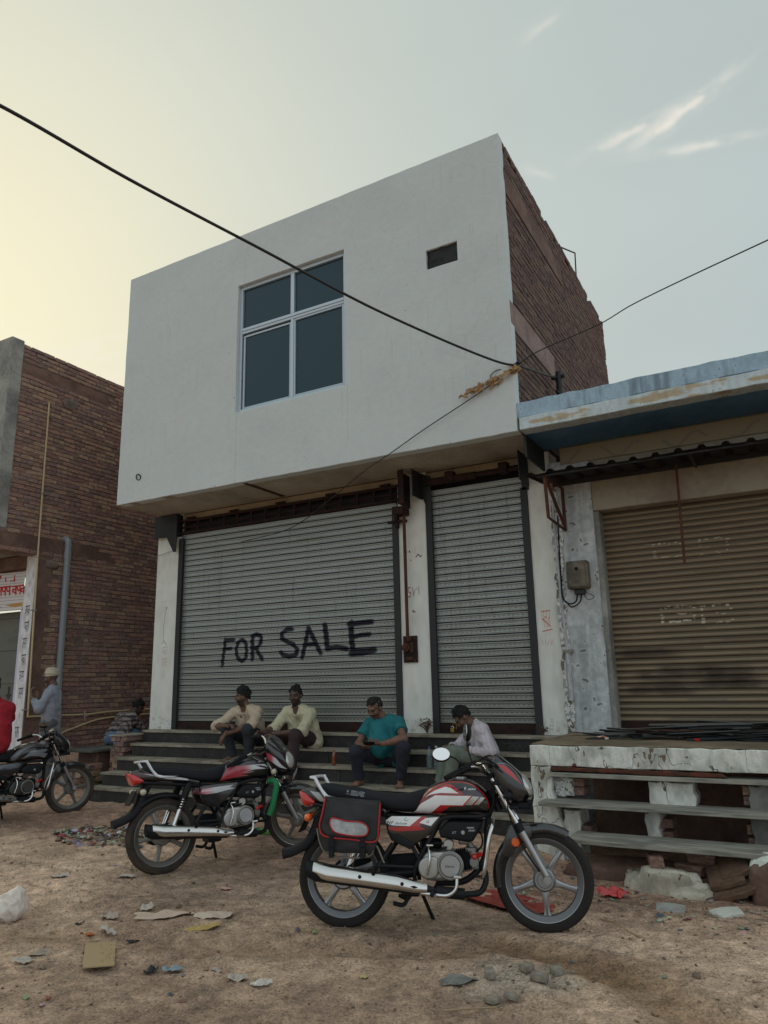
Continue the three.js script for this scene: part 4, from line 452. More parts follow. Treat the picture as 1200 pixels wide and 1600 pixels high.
// ---------------------------------------------------------------- raised platform with plank steps in front of it
{
  const p = thing('shop_platform', 'whitewashed masonry platform on piers with three grey plank steps', 'platform');
  const X0 = -2.315; MAT.dustTop = M({ map: rep(mottle([110, 96, 78], [150, 132, 108], 6, 50), 0.8), roughness: 0.95, bumpMap: rep(grainT, 3), bumpScale: 0.006 });
  const washT = (seed) => dtex(768, 384, (u, v) => { const a = fbm(u * 9, v * 5, 5, seed, 9, 5), b = fbm(u * 60, v * 30, 3, seed + 1, 60, 30), cr = Math.abs(fbm(u * 5 + 2, v * 3, 5, seed + 2) - 0.5); let c = [232, 234, 226]; c = c.map((q, i) => mix(q, [192, 194, 186][i], sst(0.46, 0.68, a))); if (a + b * 0.5 > 1.02) c = [122, 104, 88]; if (cr < 0.003) c = c.map((q) => q * 0.45); return c.map((q) => q * (0.9 + b * 0.2) / 255); }, true);
  const wash = M({ map: rep(washT(131), 0.6), roughness: 0.92, bumpMap: rep(grainT, 3), bumpScale: 0.008 }); MAT.wash = wash;
  part('slab', [slab(R4(X0, 3.5, 0.725, 0.905), [], -8.55, -7.0, 0.006, 0.1)], wash, p);
  part('slab_top', [rbox(X0 + 0.01, 3.5, 0.907, 0.922, -8.64, -7.02, 0.005)], MAT.dustTop, p);
  part('corner_pier', [slab([[X0, -0.25], [-2.06, -0.25], [-2.05, 0.2], [-2.13, 0.5], [-2.12, 0.722], [X0, 0.722]], [], -7.4, -7.003, 0.012, 0.08)], wash, p);
  const pier = (x0, x1, y0, y1, z1) => slab(R4(x0, x1, y0, y1), [], z1 - 0.3, z1, 0.016, 0.06);
  const flk = MAT.flaking; part('pier', [pier(-2.119, -1.94, 0.46, 0.64, -7.06)], flk, p); part('pier', [pier(-1.27, -0.9, 0.42, 0.62, -7.03)], wash, p); part('pier', [pier(-1.31, -1.2, 0.12, 0.38, -7.0)], wash, p); part('pier', [pier(-0.48, -0.1, -0.25, 0.62, -7.05)], MAT.concrete, p); part('pier', [pier(-2.05, -1.9, -0.2, 0.34, -7.06)], wash, p); part('pier', [pier(0.9, 1.3, -0.25, 0.62, -7.05)], wash, p);
  for (const [x, y] of [[-1.93, 0.47], [-1.93, 0.55], [-1.19, 0.14], [-0.49, 0.46], [-0.49, 0.54], [-1.89, 0.05], [-1.89, 0.14], [-1.19, 0.24], [-0.49, 0.14], [-0.49, 0.24]]) { const b = part('brick', brickGeos[Math.floor(rnd() * 6)], brickTones[Math.floor(rnd() * 4)], p); b.scale.set(0.12, 0.07, 0.22); b.position.set(x + 0.02, y + 0.03, -7.2 + rr(-0.01, 0.02)); }
  part('back_wall', [box(X0 + 0.3, 3.5, -0.3, 0.72, -8.3, -8.1)], MAT.brownPlaster, p);
  const woodT = (a, b) => dtex(1024, 256, (u, v) => { const s = fbm(u * 6, v * 60, 4, 141, 6, 60), k = fbm(u * 3, v * 3, 3, 142, 3, 3), t = clamp(s * 0.7 + k * 0.3); return [0, 1, 2].map((i) => mix(a[i], b[i], sst(0.3, 0.7, t)) / 255); }, true);
  const plankM = M({ map: rep(woodT([112, 112, 104], [164, 162, 150]), 0.9), roughness: 0.85, bumpMap: rep(grainT, 3), bumpScale: 0.004 }); MAT.plank = plankM;
  part('plank', [rbox(-2.14, 2, 0.638, 0.672, -7.2, -6.93, 0.006)], plankM, p); part('plank', [rbox(-2.2, 2, 0.402, 0.437, -7.1, -6.78, 0.006)], plankM, p); part('plank', [rbox(-1.88, 2, 0.165, 0.205, -6.86, -6.5, 0.006)], plankM, p);
  part('beam', [slab([[-2.13, 0.682], [-0.62, 0.679], [-0.66, 0.712], [-2.12, 0.722]], [], -7.05, -6.985, 0.006, 0.06)], MAT.rust, p);
  // tumbled foundation masonry
  const rock = (x, y, z, sx, sy, sz, s) => { const g = new THREE.IcosahedronGeometry(1, 4), q = g.attributes.position; for (let i = 0; i < q.count; i++) { const a = q.getX(i), b = q.getY(i), c = q.getZ(i), k = 0.62 + 0.5 * n3(a * 1.6 + s, b * 1.6, c * 1.6) + 0.22 * n3(a * 4, b * 4 + s, c * 4) + 0.1 * n3(a * 11, b * 11 + s, c * 11); const cl = (v) => Math.sign(v) * Math.pow(Math.abs(v), 0.7); q.setXYZ(i, cl(a) * k * sx, cl(b) * k * sy, cl(c) * k * sz); } g.deleteAttribute('normal'); g.deleteAttribute('uv'); const w = mergeVertices(g); w.computeVertexNormals(); return wuv(w.translate(x, y, z)); };
  MAT.rockFn = rock; MAT.lumpWash = MAT.wash.clone(); MAT.lumpWash.color.setHex(0xd8cfc4); MAT.sandstone = M({ map: rep(mottle([84, 64, 52], [124, 98, 78], 6, 50), 1), roughness: 0.95, bumpMap: rep(grainT, 4), bumpScale: 0.008 });
  part('foundation', [rock(-1.12, -0.13, -6.5, 0.28, 0.17, 0.11, 3), rock(-0.92, -0.16, -6.45, 0.17, 0.13, 0.10, 23), rock(-1.34, -0.14, -6.6, 0.12, 0.12, 0.12, 8)], MAT.lumpWash, p); part('foundation', [rock(-1.45, -0.1, -6.85, 0.5, 0.1, 0.2, 12), rock(-0.3, -0.08, -6.6, 0.2, 0.22, 0.2, 14)], MAT.brownPlaster, p); part('foundation', [rock(-0.4, -0.02, -6.55, 0.11, 0.2, 0.12, 18)], MAT.wash, p);
  for (const [x, y, z, r, rz] of [[-1.2, 0.08, -6.62, 0.3, 0.1], [-0.95, 0.0, -6.75, 1.2, 0.0], [-0.86, 0.09, -6.8, 1.4, 0.1]]) { const b = part('brick', brickGeos[2], brickTones[0], p); b.scale.set(0.11, 0.085, 0.22); b.position.set(x, y, z); b.rotation.set(0.05, r, rz); }
  for (const [x, y, z, sx, sy, rz] of [[-0.68, 0.02, -6.55, 0.26, 0.05, 0.25], [-0.62, 0.08, -6.6, 0.22, 0.05, 0.35], [-0.7, -0.06, -6.5, 0.3, 0.05, 0.2], [-0.58, -0.02, -6.52, 0.2, 0.05, 0.3]]) { const b = part('stone_slab', rbox(-sx / 2, sx / 2, -sy / 2, sy / 2, -0.14, 0.14, 0.012), MAT.sandstone, p); b.position.set(x, y, z); b.rotation.set(0.3, 0.2, rz); }
}
// ---------------------------------------------------------------- motorcycles: x forward, y up, z to the right side, origin on the ground under the rear axle
function sweep(path, sec, closedSec = true) { // section points [n, z] carried along a path in the xy plane
  const pos = [], idx = [], uv = [], N = path.length, Q = sec.length;
  for (let i = 0; i < N; i++) { const a = path[Math.max(0, i - 1)], b = path[Math.min(N - 1, i + 1)], l = Math.hypot(b[0] - a[0], b[1] - a[1]) || 1, nx = -(b[1] - a[1]) / l, ny = (b[0] - a[0]) / l, s = path[i][2] === undefined ? 1 : path[i][2]; for (const [n, z] of sec) { pos.push(path[i][0] + nx * n, path[i][1] + ny * n, z * s); uv.push(i / N, z * 4); } }
  const K = closedSec ? Q : Q - 1; for (let i = 0; i < N - 1; i++) for (let k = 0; k < K; k++) { const a = i * Q + k, b = i * Q + (k + 1) % Q, c = a + Q, d = b + Q; idx.push(a, c, b, b, c, d); }
  if (closedSec) for (const [i, f] of [[0, 1], [N - 1, 0]]) for (let k = 1; k < Q - 1; k++) { const o = i * Q; if (f) idx.push(o, o + k, o + k + 1); else idx.push(o, o + k + 1, o + k); }
  const g = new THREE.BufferGeometry(); g.setAttribute('position', new THREE.Float32BufferAttribute(pos, 3)); g.setAttribute('uv', new THREE.Float32BufferAttribute(uv, 2)); g.setIndex(idx); return toCreasedNormals(g.toNonIndexed(), 0.8);
}
const arc = (cx, cy, r, a0, a1, n = 24, w) => { const l = []; for (let i = 0; i <= n; i++) { const t = i / n, a = THREE.MathUtils.degToRad(mix(a0, a1, t)), rad = typeof r === 'function' ? r(t) : r; l.push([cx + rad * Math.cos(a), cy + rad * Math.sin(a), w ? w(t) : 1]); } return l; };
const smoothPath = (pts, n) => new THREE.CatmullRomCurve3(VV(pts), false, 'centripetal').getPoints(n).map((v, i, l) => [v.x, v.y, mix(pts[0][2] ?? 1, pts[pts.length - 1][2] ?? 1, i / (l.length - 1))]);
const treadT = dtex(256, 256, (u, v) => { const a = (u * 8) % 1, w = Math.abs(v - 0.5) * 2; let h = 1; if (w < 0.62) { const q = (a + w * 0.55) % 1; if (q < 0.16) h = 0; if (Math.abs(w - 0.3) < 0.03) h = 0; if (w < 0.05) h = 0; } else if (w < 0.72 && a < 0.35) h = 0.4; return h; });
const mkRubber = (dust) => { const t = dtex(256, 256, (u, v) => { const n = fbm(u * 8, v * 8, 4, 151, 8, 8), w = Math.abs(v - 0.5) * 2, d = clamp(dust * (0.25 + n * 0.9) * (w > 0.25 ? 1 : 0.8)); return [mix(24, 122, d * 0.62), mix(24, 100, d * 0.62), mix(26, 80, d * 0.62)].map((q) => q / 255); }, true); const tr = treadT.clone(); tr.repeat.set(9, 1); tr.needsUpdate = true; const tm = t.clone(); tm.repeat.set(3, 1); tm.needsUpdate = true; return M({ map: tm, roughness: 0.9, bumpMap: tr, bumpScale: 0.005 }); };
const G = {}; // geometries that all bikes share
{
  const half = [[0.232, 0.030], [0.243, 0.039], [0.262, 0.0455], [0.28, 0.043], [0.292, 0.034], [0.299, 0.020], [0.302, 0.006]];
  const prof = [...half.map(([r, z]) => [r, -z]), ...half.slice().reverse()].map(([r, z]) => new THREE.Vector2(r, z));
  G.tyre = new THREE.LatheGeometry(prof, 72).rotateX(Math.PI / 2);
  const rp = [[0.205, -0.026], [0.222, -0.034], [0.238, -0.038], [0.241, -0.034], [0.232, -0.028], [0.222, -0.012], [0.222, 0.012], [0.232, 0.028], [0.241, 0.034], [0.238, 0.038], [0.222, 0.034], [0.205, 0.026], [0.201, 0.0], [0.205, -0.026]].map(([r, z]) => new THREE.Vector2(r, z));
  G.rim = toCreasedNormals(new THREE.LatheGeometry(rp, 72).rotateX(Math.PI / 2), 0.5);
  const lp = [[0.231, -0.0345], [0.239, -0.0395], [0.2435, -0.035], [0.236, -0.031]]; G.lip = join([1, -1].map((k) => toCreasedNormals(new THREE.LatheGeometry([...lp, lp[0]].map(([r, z]) => new THREE.Vector2(r, z)), 72).rotateX(Math.PI / 2 * 1).scale(1, 1, k), 0.9)));
  const sp = plate([[0.045, -0.028], [0.10, -0.020], [0.16, -0.0165], [0.195, -0.021], [0.21, -0.034], [0.21, 0.034], [0.195, 0.021], [0.16, 0.0165], [0.10, 0.020], [0.045, 0.028]], -0.012, 0.012, 0.006);
  const rib = plate([[0.05, -0.008], [0.2, -0.006], [0.2, 0.006], [0.05, 0.008]], 0.0115, 0.017, 0.003), rib2 = rib.clone().rotateX(Math.PI);
  G.spoke = join([sp, rib, rib2]);
  G.hubF = join([disc(0, 0, -0.035, 0.045, 0.068, 36, 0.01), disc(0, 0, 0.045, 0.052, 0.045, 30), rod([0, 0, -0.09], [0, 0, 0.095], 0.011)]);
  G.hubR = join([disc(0, 0, -0.05, 0.05, 0.078, 36, 0.012), disc(0, 0, 0.05, 0.062, 0.05, 30), rod([0, 0, -0.13], [0, 0, 0.14], 0.012), disc(0, 0, -0.085, -0.07, 0.075, 30)]);
  const st = spl([{ x: 0.452, b: 0.685, t: 0.72, w: 0.055 }, { x: 0.5, b: 0.678, t: 0.772, w: 0.095, n: 2.6 }, { x: 0.56, b: 0.674, t: 0.838, w: 0.118, n: 2.7 }, { x: 0.64, b: 0.672, t: 0.880, w: 0.138, n: 2.7 }, { x: 0.74, b: 0.672, t: 0.896, w: 0.146, n: 2.7 }, { x: 0.83, b: 0.674, t: 0.889, w: 0.140, n: 2.6 }, { x: 0.90, b: 0.676, t: 0.858, w: 0.120, n: 2.5 }, { x: 0.95, b: 0.682, t: 0.806, w: 0.092, n: 2.4 }, { x: 0.972, b: 0.694, t: 0.752, w: 0.05, n: 2.3 }], 44);
  G.tank = loft(st, 40, [0.44, 0.99, 0.66, 0.90]);
  G.seat = loft(spl([{ x: -0.175, b: 0.80, t: 0.858, w: 0.075, n: 3 }, { x: -0.12, b: 0.79, t: 0.868, w: 0.11, n: 3 }, { x: 0.0, b: 0.765, t: 0.852, w: 0.128, n: 3 }, { x: 0.12, b: 0.742, t: 0.834, w: 0.135, n: 3 }, { x: 0.24, b: 0.712, t: 0.812, w: 0.14, n: 3 }, { x: 0.36, b: 0.694, t: 0.802, w: 0.135, n: 3 }, { x: 0.45, b: 0.69, t: 0.812, w: 0.118, n: 2.8 }, { x: 0.53, b: 0.70, t: 0.832, w: 0.09, n: 2.6 }, { x: 0.575, b: 0.76, t: 0.842, w: 0.06, n: 2.4 }], 40), 30);
  G.tail = loft(spl([{ x: -0.285, b: 0.80, t: 0.838, w: 0.06, n: 3 }, { x: -0.22, b: 0.745, t: 0.846, w: 0.085, n: 3 }, { x: -0.13, b: 0.735, t: 0.835, w: 0.105, n: 3 }, { x: 0.0, b: 0.725, t: 0.80, w: 0.116, n: 3 }, { x: 0.16, b: 0.70, t: 0.765, w: 0.12, n: 3 }, { x: 0.3, b: 0.665, t: 0.73, w: 0.115, n: 3 }], 26), 26, [-0.3, 0.32, 0.66, 0.86]);
  G.tailLamp = loft(spl([{ x: -0.305, b: 0.80, t: 0.822, w: 0.055, n: 3 }, { x: -0.272, b: 0.726, t: 0.82, w: 0.085, n: 3 }, { x: -0.235, b: 0.722, t: 0.805, w: 0.095, n: 3 }, { x: -0.186, b: 0.742, t: 0.758, w: 0.10, n: 3 }], 14), 24);
  const sec = (w, d) => { const o = []; for (let i = 0; i <= 10; i++) { const a = Math.PI * (i / 10); o.push([-d + d * Math.pow(Math.sin(a), 0.6), -w * Math.sign(Math.cos(a)) * Math.pow(Math.abs(Math.cos(a)), 0.7)]); } return [...o, ...o.slice().reverse().map(([n, z]) => [n - 0.004, z * 0.95])]; };
  G.fenderF = sweep(arc(1.275, 0.305, (t) => 0.328 - 0.01 * t, 58, 190, 34, (t) => 0.72 + 0.28 * Math.sin(Math.PI * clamp(t * 1.15 + 0.06))), sec(0.062, 0.05).map(([n, z]) => [-n, z]));
  const fsides = [1, -1].map((s) => plate([[1.075, 0.60], [1.045, 0.535], [1.03, 0.44], [1.09, 0.44], [1.12, 0.50], [1.21, 0.545], [1.215, 0.615], [1.14, 0.615]].map(([a, b]) => [a, b]), s > 0 ? 0.05 : -0.072, s > 0 ? 0.072 : -0.05, 0.006, true));
  G.fenderF = join([G.fenderF, ...fsides]);
  G.fenderR = join([sweep(smoothPath([[-0.17, 0.73, 1], [-0.205, 0.66, 1], [-0.225, 0.60, 1], [-0.262, 0.535, 0.95], [-0.335, 0.487, 0.9], [-0.42, 0.462, 0.8]], 20), sec(0.068, 0.06).map(([n, z]) => [-n * 1.0, z])), sweep(arc(0, 0.3, 0.345, 60, 128, 14), sec(0.07, 0.03).map(([n, z]) => [-n, z]))]);
  G.airbox = join([1, -1].map((s) => plate([[0.631, 0.585], [0.686, 0.638], [0.715, 0.645], [0.912, 0.639], [0.903, 0.609], [0.848, 0.527], [0.818, 0.52], [0.642, 0.546]], s > 0 ? 0.06 : -0.118, s > 0 ? 0.118 : -0.06, 0.016, false, 3)));
  G.side = join([1, -1].map((s) => { const g = plate([[0.285, 0.662], [0.325, 0.675], [0.645, 0.677], [0.648, 0.661], [0.597, 0.578], [0.528, 0.533], [0.446, 0.480], [0.389, 0.502], [0.323, 0.540], [0.299, 0.585]], s > 0 ? 0.085 : -0.126, s > 0 ? 0.126 : -0.085, 0.014, false, 3), p = g.attributes.position, u = g.attributes.uv; for (let i = 0; i < p.count; i++) u.setXY(i, (p.getX(i) - 0.27) / 0.4, (p.getY(i) - 0.46) / 0.24); return g; }));
  G.lowCover = join([1, -1].map((s) => plate([[0.304, 0.576], [0.382, 0.562], [0.48, 0.51], [0.45, 0.477], [0.389, 0.502], [0.328, 0.531]], s > 0 ? 0.12 : -0.136, s > 0 ? 0.136 : -0.12, 0.006)));
  const t = (pts, r) => tube(pts, r, 0, 10);
  G.frame = join([t([[0.965, 0.80, 0], [0.952, 0.70, 0], [0.935, 0.58, 0.015], [0.92, 0.45, 0.02], [0.865, 0.35, 0.02], [0.77, 0.285, 0.02], [0.6, 0.275, 0.03]], 0.02), ...[1, -1].flatMap((s) => [t([[0.955, 0.685, s * 0.05], [0.90, 0.672, s * 0.105], [0.70, 0.668, s * 0.112], [0.645, 0.65, s * 0.112], [0.58, 0.545, s * 0.11], [0.505, 0.42, s * 0.105], [0.47, 0.34, s * 0.105], [0.48, 0.27, s * 0.09]], 0.013), rod([0.34, 0.51, s * 0.12], [0.245, 0.38, s * 0.15], 0.016), rod([0.245, 0.385, s * 0.15], [0.47, 0.375, s * 0.12], 0.011), rod([0.0, 0.3, s * 0.105], [0.47, 0.345, s * 0.085], 0.019), rod([0.42, 0.66, s * 0.09], [-0.2, 0.74, s * 0.085], 0.014), rod([0.56, 0.66, s * 0.09], [0.42, 0.66, s * 0.09], 0.014), rod([0.5, 0.42, s * 0.1], [0.36, 0.66, s * 0.09], 0.013)]), rod([0.965, 0.83, 0], [1.02, 0.70, 0], 0.028)]);
  G.engine = join([plate([[0.515, 0.345], [0.52, 0.42], [0.555, 0.462], [0.66, 0.468], [0.73, 0.45], [0.762, 0.40], [0.758, 0.33], [0.69, 0.305], [0.54, 0.305]], -0.125, 0.125, 0.022, true, 3), disc(0.70, 0.387, 0.12, 0.152, 0.083, 40, 0.014), plate([[0.50, 0.36], [0.51, 0.41], [0.56, 0.44], [0.62, 0.43], [0.63, 0.36], [0.60, 0.315], [0.53, 0.315]], 0.11, 0.142, 0.012, true, 3), disc(0.69, 0.504, 0.05, 0.10, 0.034, 24, 0.006)]);
  G.clutch = join([disc(0.70, 0.387, 0.152, 0.162, 0.062, 40, 0.005)]); G.clutchRing = new THREE.TorusGeometry(0.072, 0.008, 8, 40).translate(0.70, 0.387, 0.152);
  const fin = []; for (let i = 0; i < 7; i++) { const x = 0.738 + i * 0.0125; fin.push(rbox(x, x + 0.005, 0.335, 0.465, -0.075, 0.075, 0.002)); } const q = join([...fin, rbox(0.735, 0.82, 0.355, 0.445, -0.055, 0.055, 0.01)]); q.translate(-0.735, -0.40, 0).rotateZ(0.16).translate(0.735, 0.40, 0); G.cylinder = q;
  G.head = join([rbox(0.822, 0.875, 0.355, 0.475, -0.06, 0.06, 0.014, 2), rbox(0.79, 0.86, 0.455, 0.485, -0.05, 0.06, 0.01, 2), rod([0.84, 0.47, 0.02], [0.80, 0.53, 0.02], 0.02), rbox(0.75, 0.82, 0.5, 0.55, -0.03, 0.055, 0.012, 2), disc(0.845, 0.40, 0.055, 0.07, 0.03)]);
  G.wires = join([t([[0.86, 0.46, 0.06], [0.90, 0.5, 0.07], [0.90, 0.56, 0.07], [0.86, 0.6, 0.06]], 0.006), t([[0.53, 0.48, 0.08], [0.6, 0.51, 0.10], [0.66, 0.51, 0.09]], 0.008), t([[0.52, 0.46, 0.1], [0.52, 0.56, 0.11], [0.56, 0.6, 0.1]], 0.007), t([[0.56, 0.49, 0.11], [0.62, 0.475, 0.12], [0.68, 0.49, 0.11]], 0.007), rbox(0.50, 0.64, 0.47, 0.53, -0.05, 0.05, 0.02)]);
  G.kick = join([t([[0.565, 0.505, 0.13], [0.575, 0.45, 0.165], [0.572, 0.40, 0.17], [0.553, 0.335, 0.16]], 0.008), rbox(0.555, 0.6, 0.5, 0.512, 0.12, 0.17, 0.005)]);
  G.header = join([t([[0.86, 0.375, 0], [0.905, 0.36, 0.05], [0.915, 0.30, 0.10], [0.88, 0.245, 0.14], [0.80, 0.235, 0.165], [0.70, 0.238, 0.18], [0.58, 0.258, 0.185]], 0.018), rod([0.615, 0.25, 0.182], [0.785, 0.235, 0.168], 0.033, 0.033, 18)]);
  const mp = [[0.60, 0.257, 0.185, 0.018], [0.50, 0.266, 0.19, 0.034], [0.40, 0.284, 0.195, 0.042], [0.1, 0.32, 0.205, 0.047], [-0.08, 0.342, 0.21, 0.049], [-0.14, 0.352, 0.21, 0.052], [-0.196, 0.372, 0.212, 0.046]];
  const ring = (list, a0, a1, dr, n) => { const pos = [], idx = [], uv = []; list.forEach(([x, y, z, r]) => { for (let k = 0; k <= n; k++) { const a = mix(a0, a1, k / n); pos.push(x, y + Math.sin(a) * (r + dr) * 1.05, z + Math.cos(a) * (r + dr)); uv.push(x * 3, k / n); } }); for (let i = 0; i < list.length - 1; i++) for (let k = 0; k < n; k++) { const b = i * (n + 1) + k, c = b + n + 1; idx.push(b, c, b + 1, b + 1, c, c + 1); } const g = new THREE.BufferGeometry(); g.setAttribute('position', new THREE.Float32BufferAttribute(pos, 3)); g.setAttribute('uv', new THREE.Float32BufferAttribute(uv, 2)); g.setIndex(idx); g.computeVertexNormals(); return g; };
  G.muffler = ring(mp.slice(0, 5), 0, Math.PI * 2, 0, 24); G.endCap = join([ring(mp.slice(4), 0, Math.PI * 2, 0.001, 24), disc(0, 0, -0.004, 0.004, 0.044).rotateY(Math.PI / 2).translate(-0.19, 0.37, 0.212)]);
  G.shield = join([ring([[0.56, 0.262, 0.187, 0.03], [0.48, 0.27, 0.19, 0.04], [0.38, 0.288, 0.196, 0.047], [0.1, 0.323, 0.206, 0.053], [-0.06, 0.341, 0.21, 0.055], [-0.15, 0.366, 0.212, 0.05]], -0.55, 1.75, 0, 14)]);
  G.shieldBolts = [disc(0.148, 0.335, 0.255, 0.263, 0.011), disc(0.409, 0.297, 0.238, 0.246, 0.011)]; G.shieldSlot = join([plate([[0.455, 0.283], [0.483, 0.287], [0.506, 0.277], [0.482, 0.271]], 0.226, 0.232, 0.001)]);
  G.brakePedal = join([t([[0.50, 0.245, 0.20], [0.60, 0.236, 0.21], [0.69, 0.236, 0.212], [0.735, 0.27, 0.21], [0.745, 0.335, 0.205]], 0.011), rbox(0.725, 0.775, 0.33, 0.345, 0.18, 0.24, 0.005)]);
  G.pegs = join([rod([0.6, 0.25, 0.19], [0.6, 0.255, 0.33], 0.014), rod([0.6, 0.25, -0.19], [0.6, 0.255, -0.33], 0.014), rod([0.24, 0.375, 0.15], [0.23, 0.37, 0.25], 0.012), rod([0.24, 0.375, -0.15], [0.23, 0.37, -0.25], 0.012), rbox(0.58, 0.62, 0.225, 0.255, -0.2, 0.2, 0.008)]);
  G.stand = join([rod([0.47, 0.25, -0.08], [0.555, 0.02, -0.19], 0.012), rbox(0.53, 0.585, 0.008, 0.02, -0.23, -0.16, 0.004), t([[0.44, 0.24, 0.06], [0.40, 0.16, 0.10], [0.34, 0.17, 0.13]], 0.013), t([[0.44, 0.24, -0.06], [0.40, 0.16, -0.10], [0.34, 0.17, -0.13]], 0.013), rbox(0.38, 0.5, 0.2, 0.26, -0.09, 0.09, 0.015)]);
  G.chainCase = join([plate([[-0.11, 0.30], [-0.06, 0.38], [0.03, 0.385], [0.50, 0.42], [0.53, 0.36], [0.50, 0.31], [0.02, 0.225], [-0.07, 0.235]], -0.115, -0.075, 0.012, true)]);
  const coil = []; for (let i = 0; i <= 120; i++) { const u = i / 120, a = u * Math.PI * 2 * 9; coil.push([Math.cos(a) * 0.027, -0.02 - u * 0.19, Math.sin(a) * 0.027]); }
  const place = (g, s) => g.rotateZ(-0.38).translate(0.185, 0.69, s * 0.135);
  G.coil = [1, -1].map((s) => place(tube(coil, 0.0058, 240, 6), s)); G.shockBody = [1, -1].map((s) => place(join([rod([0, 0.0, 0], [0, -0.12, 0], 0.032, 0.03, 16), disc(0, 0, -0.016, 0.02, 0.02)]), s)); G.shockRod = [1, -1].map((s) => place(join([rod([0, -0.12, 0], [0, -0.36, 0], 0.017, 0.017, 12), rod([0, -0.21, 0], [0, -0.35, 0], 0.024, 0.022, 14)]), s));
  // steering parts, built straight ahead
  const fx = (y) => 1.303 - (y - 0.31) * 0.536;
  G.forkUp = (s) => join([rod([fx(0.56), 0.56, s * 0.088], [fx(0.90), 0.90, s * 0.088], 0.0155, 0.0155, 14)]);
  G.forkLow = (s) => join([rod([fx(0.335), 0.335, s * 0.088], [fx(0.60), 0.60, s * 0.088], 0.021, 0.0225, 16), rod([1.296, 0.312, s * 0.07], [1.296, 0.312, s * 0.106], 0.024, 0.024, 14), rod([1.296, 0.312, s * 0.1], [1.296, 0.312, s * 0.115], 0.013, 0.013, 6)]);
  G.forkBoot = join([1, -1].map((s) => rod([fx(0.585), 0.585, s * 0.088], [fx(0.635), 0.635, s * 0.088], 0.0255, 0.023, 16)));
  G.yoke = join([rbox(0.985, 1.04, 0.86, 0.885, -0.115, 0.115, 0.01, 2), rbox(1.09, 1.15, 0.715, 0.74, -0.115, 0.115, 0.01, 2), rbox(0.955, 1.0, 0.885, 0.93, -0.05, 0.05, 0.012, 2), rbox(0.96, 1.05, 0.96, 1.0, -0.07, 0.07, 0.02, 2)]);
  const hb = (s) => [[0.965, 0.925, s * 0.0], [0.96, 0.925, s * 0.06], [0.945, 0.935, s * 0.12], [0.91, 0.972, s * 0.20], [0.865, 0.978, s * 0.26], [0.80, 0.955, s * 0.32]]; G.bar = join([1, -1].map((s) => t(hb(s), 0.011)));
  G.grip = join([1, -1].map((s) => join([rod([0.815, 0.96, s * 0.31], [0.725, 0.918, s * 0.40], 0.0175, 0.0165, 14), rod([0.86, 0.977, s * 0.268], [0.812, 0.957, s * 0.318], 0.022, 0.024, 12), t([[0.86, 0.985, s * 0.30], [0.86, 0.975, s * 0.34], [0.80, 0.945, s * 0.39], [0.765, 0.925, s * 0.42]], 0.006)])));
  G.cables = join([t([[0.85, 0.98, 0.28], [0.96, 1.02, 0.2], [1.06, 0.92, 0.08], [1.02, 0.80, 0.06], [0.96, 0.66, 0.05]], 0.005), t([[0.85, 0.98, -0.28], [0.97, 1.03, -0.2], [1.06, 0.92, -0.08], [1.0, 0.78, -0.06], [0.93, 0.6, -0.06]], 0.005), t([[0.86, 0.97, 0.27], [0.98, 0.99, 0.15], [1.1, 0.88, 0.11], [1.08, 0.72, 0.10], [1.16, 0.5, 0.10], [1.25, 0.36, 0.1]], 0.005), t([[0.95, 0.9, 0.05], [0.99, 0.86, 0.1], [0.985, 0.74, 0.08], [0.955, 0.68, 0.07]], 0.009)]);
  G.fairing = loft(spl([{ x: 0.985, b: 0.985, t: 1.022, w: 0.06, n: 2.6 }, { x: 1.0, b: 0.90, t: 1.042, w: 0.105, n: 2.8 }, { x: 1.03, b: 0.83, t: 1.046, w: 0.122, n: 2.8 }, { x: 1.08, b: 0.765, t: 1.01, w: 0.126, n: 2.7 }, { x: 1.13, b: 0.735, t: 0.968, w: 0.122, n: 2.6 }, { x: 1.175, b: 0.745, t: 0.922, w: 0.11, n: 2.5 }, { x: 1.208, b: 0.772, t: 0.872, w: 0.085, n: 2.4 }, { x: 1.222, b: 0.80, t: 0.838, w: 0.045, n: 2.2 }], 30), 32, [0.97, 1.23, 0.72, 1.06]);
  G.headlamp = sph(0, 0, 0, 0.05, 0.082, 0.098, 26).rotateZ(0.5).translate(1.182, 0.852, 0);
  G.screen = loft(spl([{ x: 0.99, b: 1.02, t: 1.05, w: 0.07, n: 2.4 }, { x: 1.03, b: 1.0, t: 1.062, w: 0.10, n: 2.4 }, { x: 1.09, b: 0.95, t: 1.026, w: 0.098, n: 2.3 }, { x: 1.135, b: 0.92, t: 0.976, w: 0.08, n: 2.2 }, { x: 1.16, b: 0.91, t: 0.935, w: 0.04 }], 16), 22);
  const ind = (s, x, y) => sph(0, 0, 0, 0.026, 0.026, 0.035, 16).translate(x, y, s * 0.17); G.indicators = [1, -1].map((s) => join([ind(s, 1.09, 0.80), rod([1.09, 0.80, s * 0.08], [1.09, 0.80, s * 0.15], 0.009)]));
  G.indRear = [1, -1].map((s) => join([ind(s, -0.21, 0.665), rod([-0.2, 0.68, s * 0.06], [-0.21, 0.665, s * 0.15], 0.009)]));
  G.grab = join([...[1, -1].map((s) => plate([[-0.213, 0.916], [-0.174, 0.919], [-0.123, 0.835], [-0.087, 0.797], [-0.038, 0.782], [0.095, 0.768], [0.018, 0.766], [-0.065, 0.766], [-0.105, 0.781], [-0.15, 0.842], [-0.184, 0.897], [-0.212, 0.903]], s > 0 ? 0.128 : -0.15, s > 0 ? 0.15 : -0.128, 0.005)), rbox(-0.215, -0.178, 0.902, 0.918, -0.13, 0.13, 0.006, 2)]);
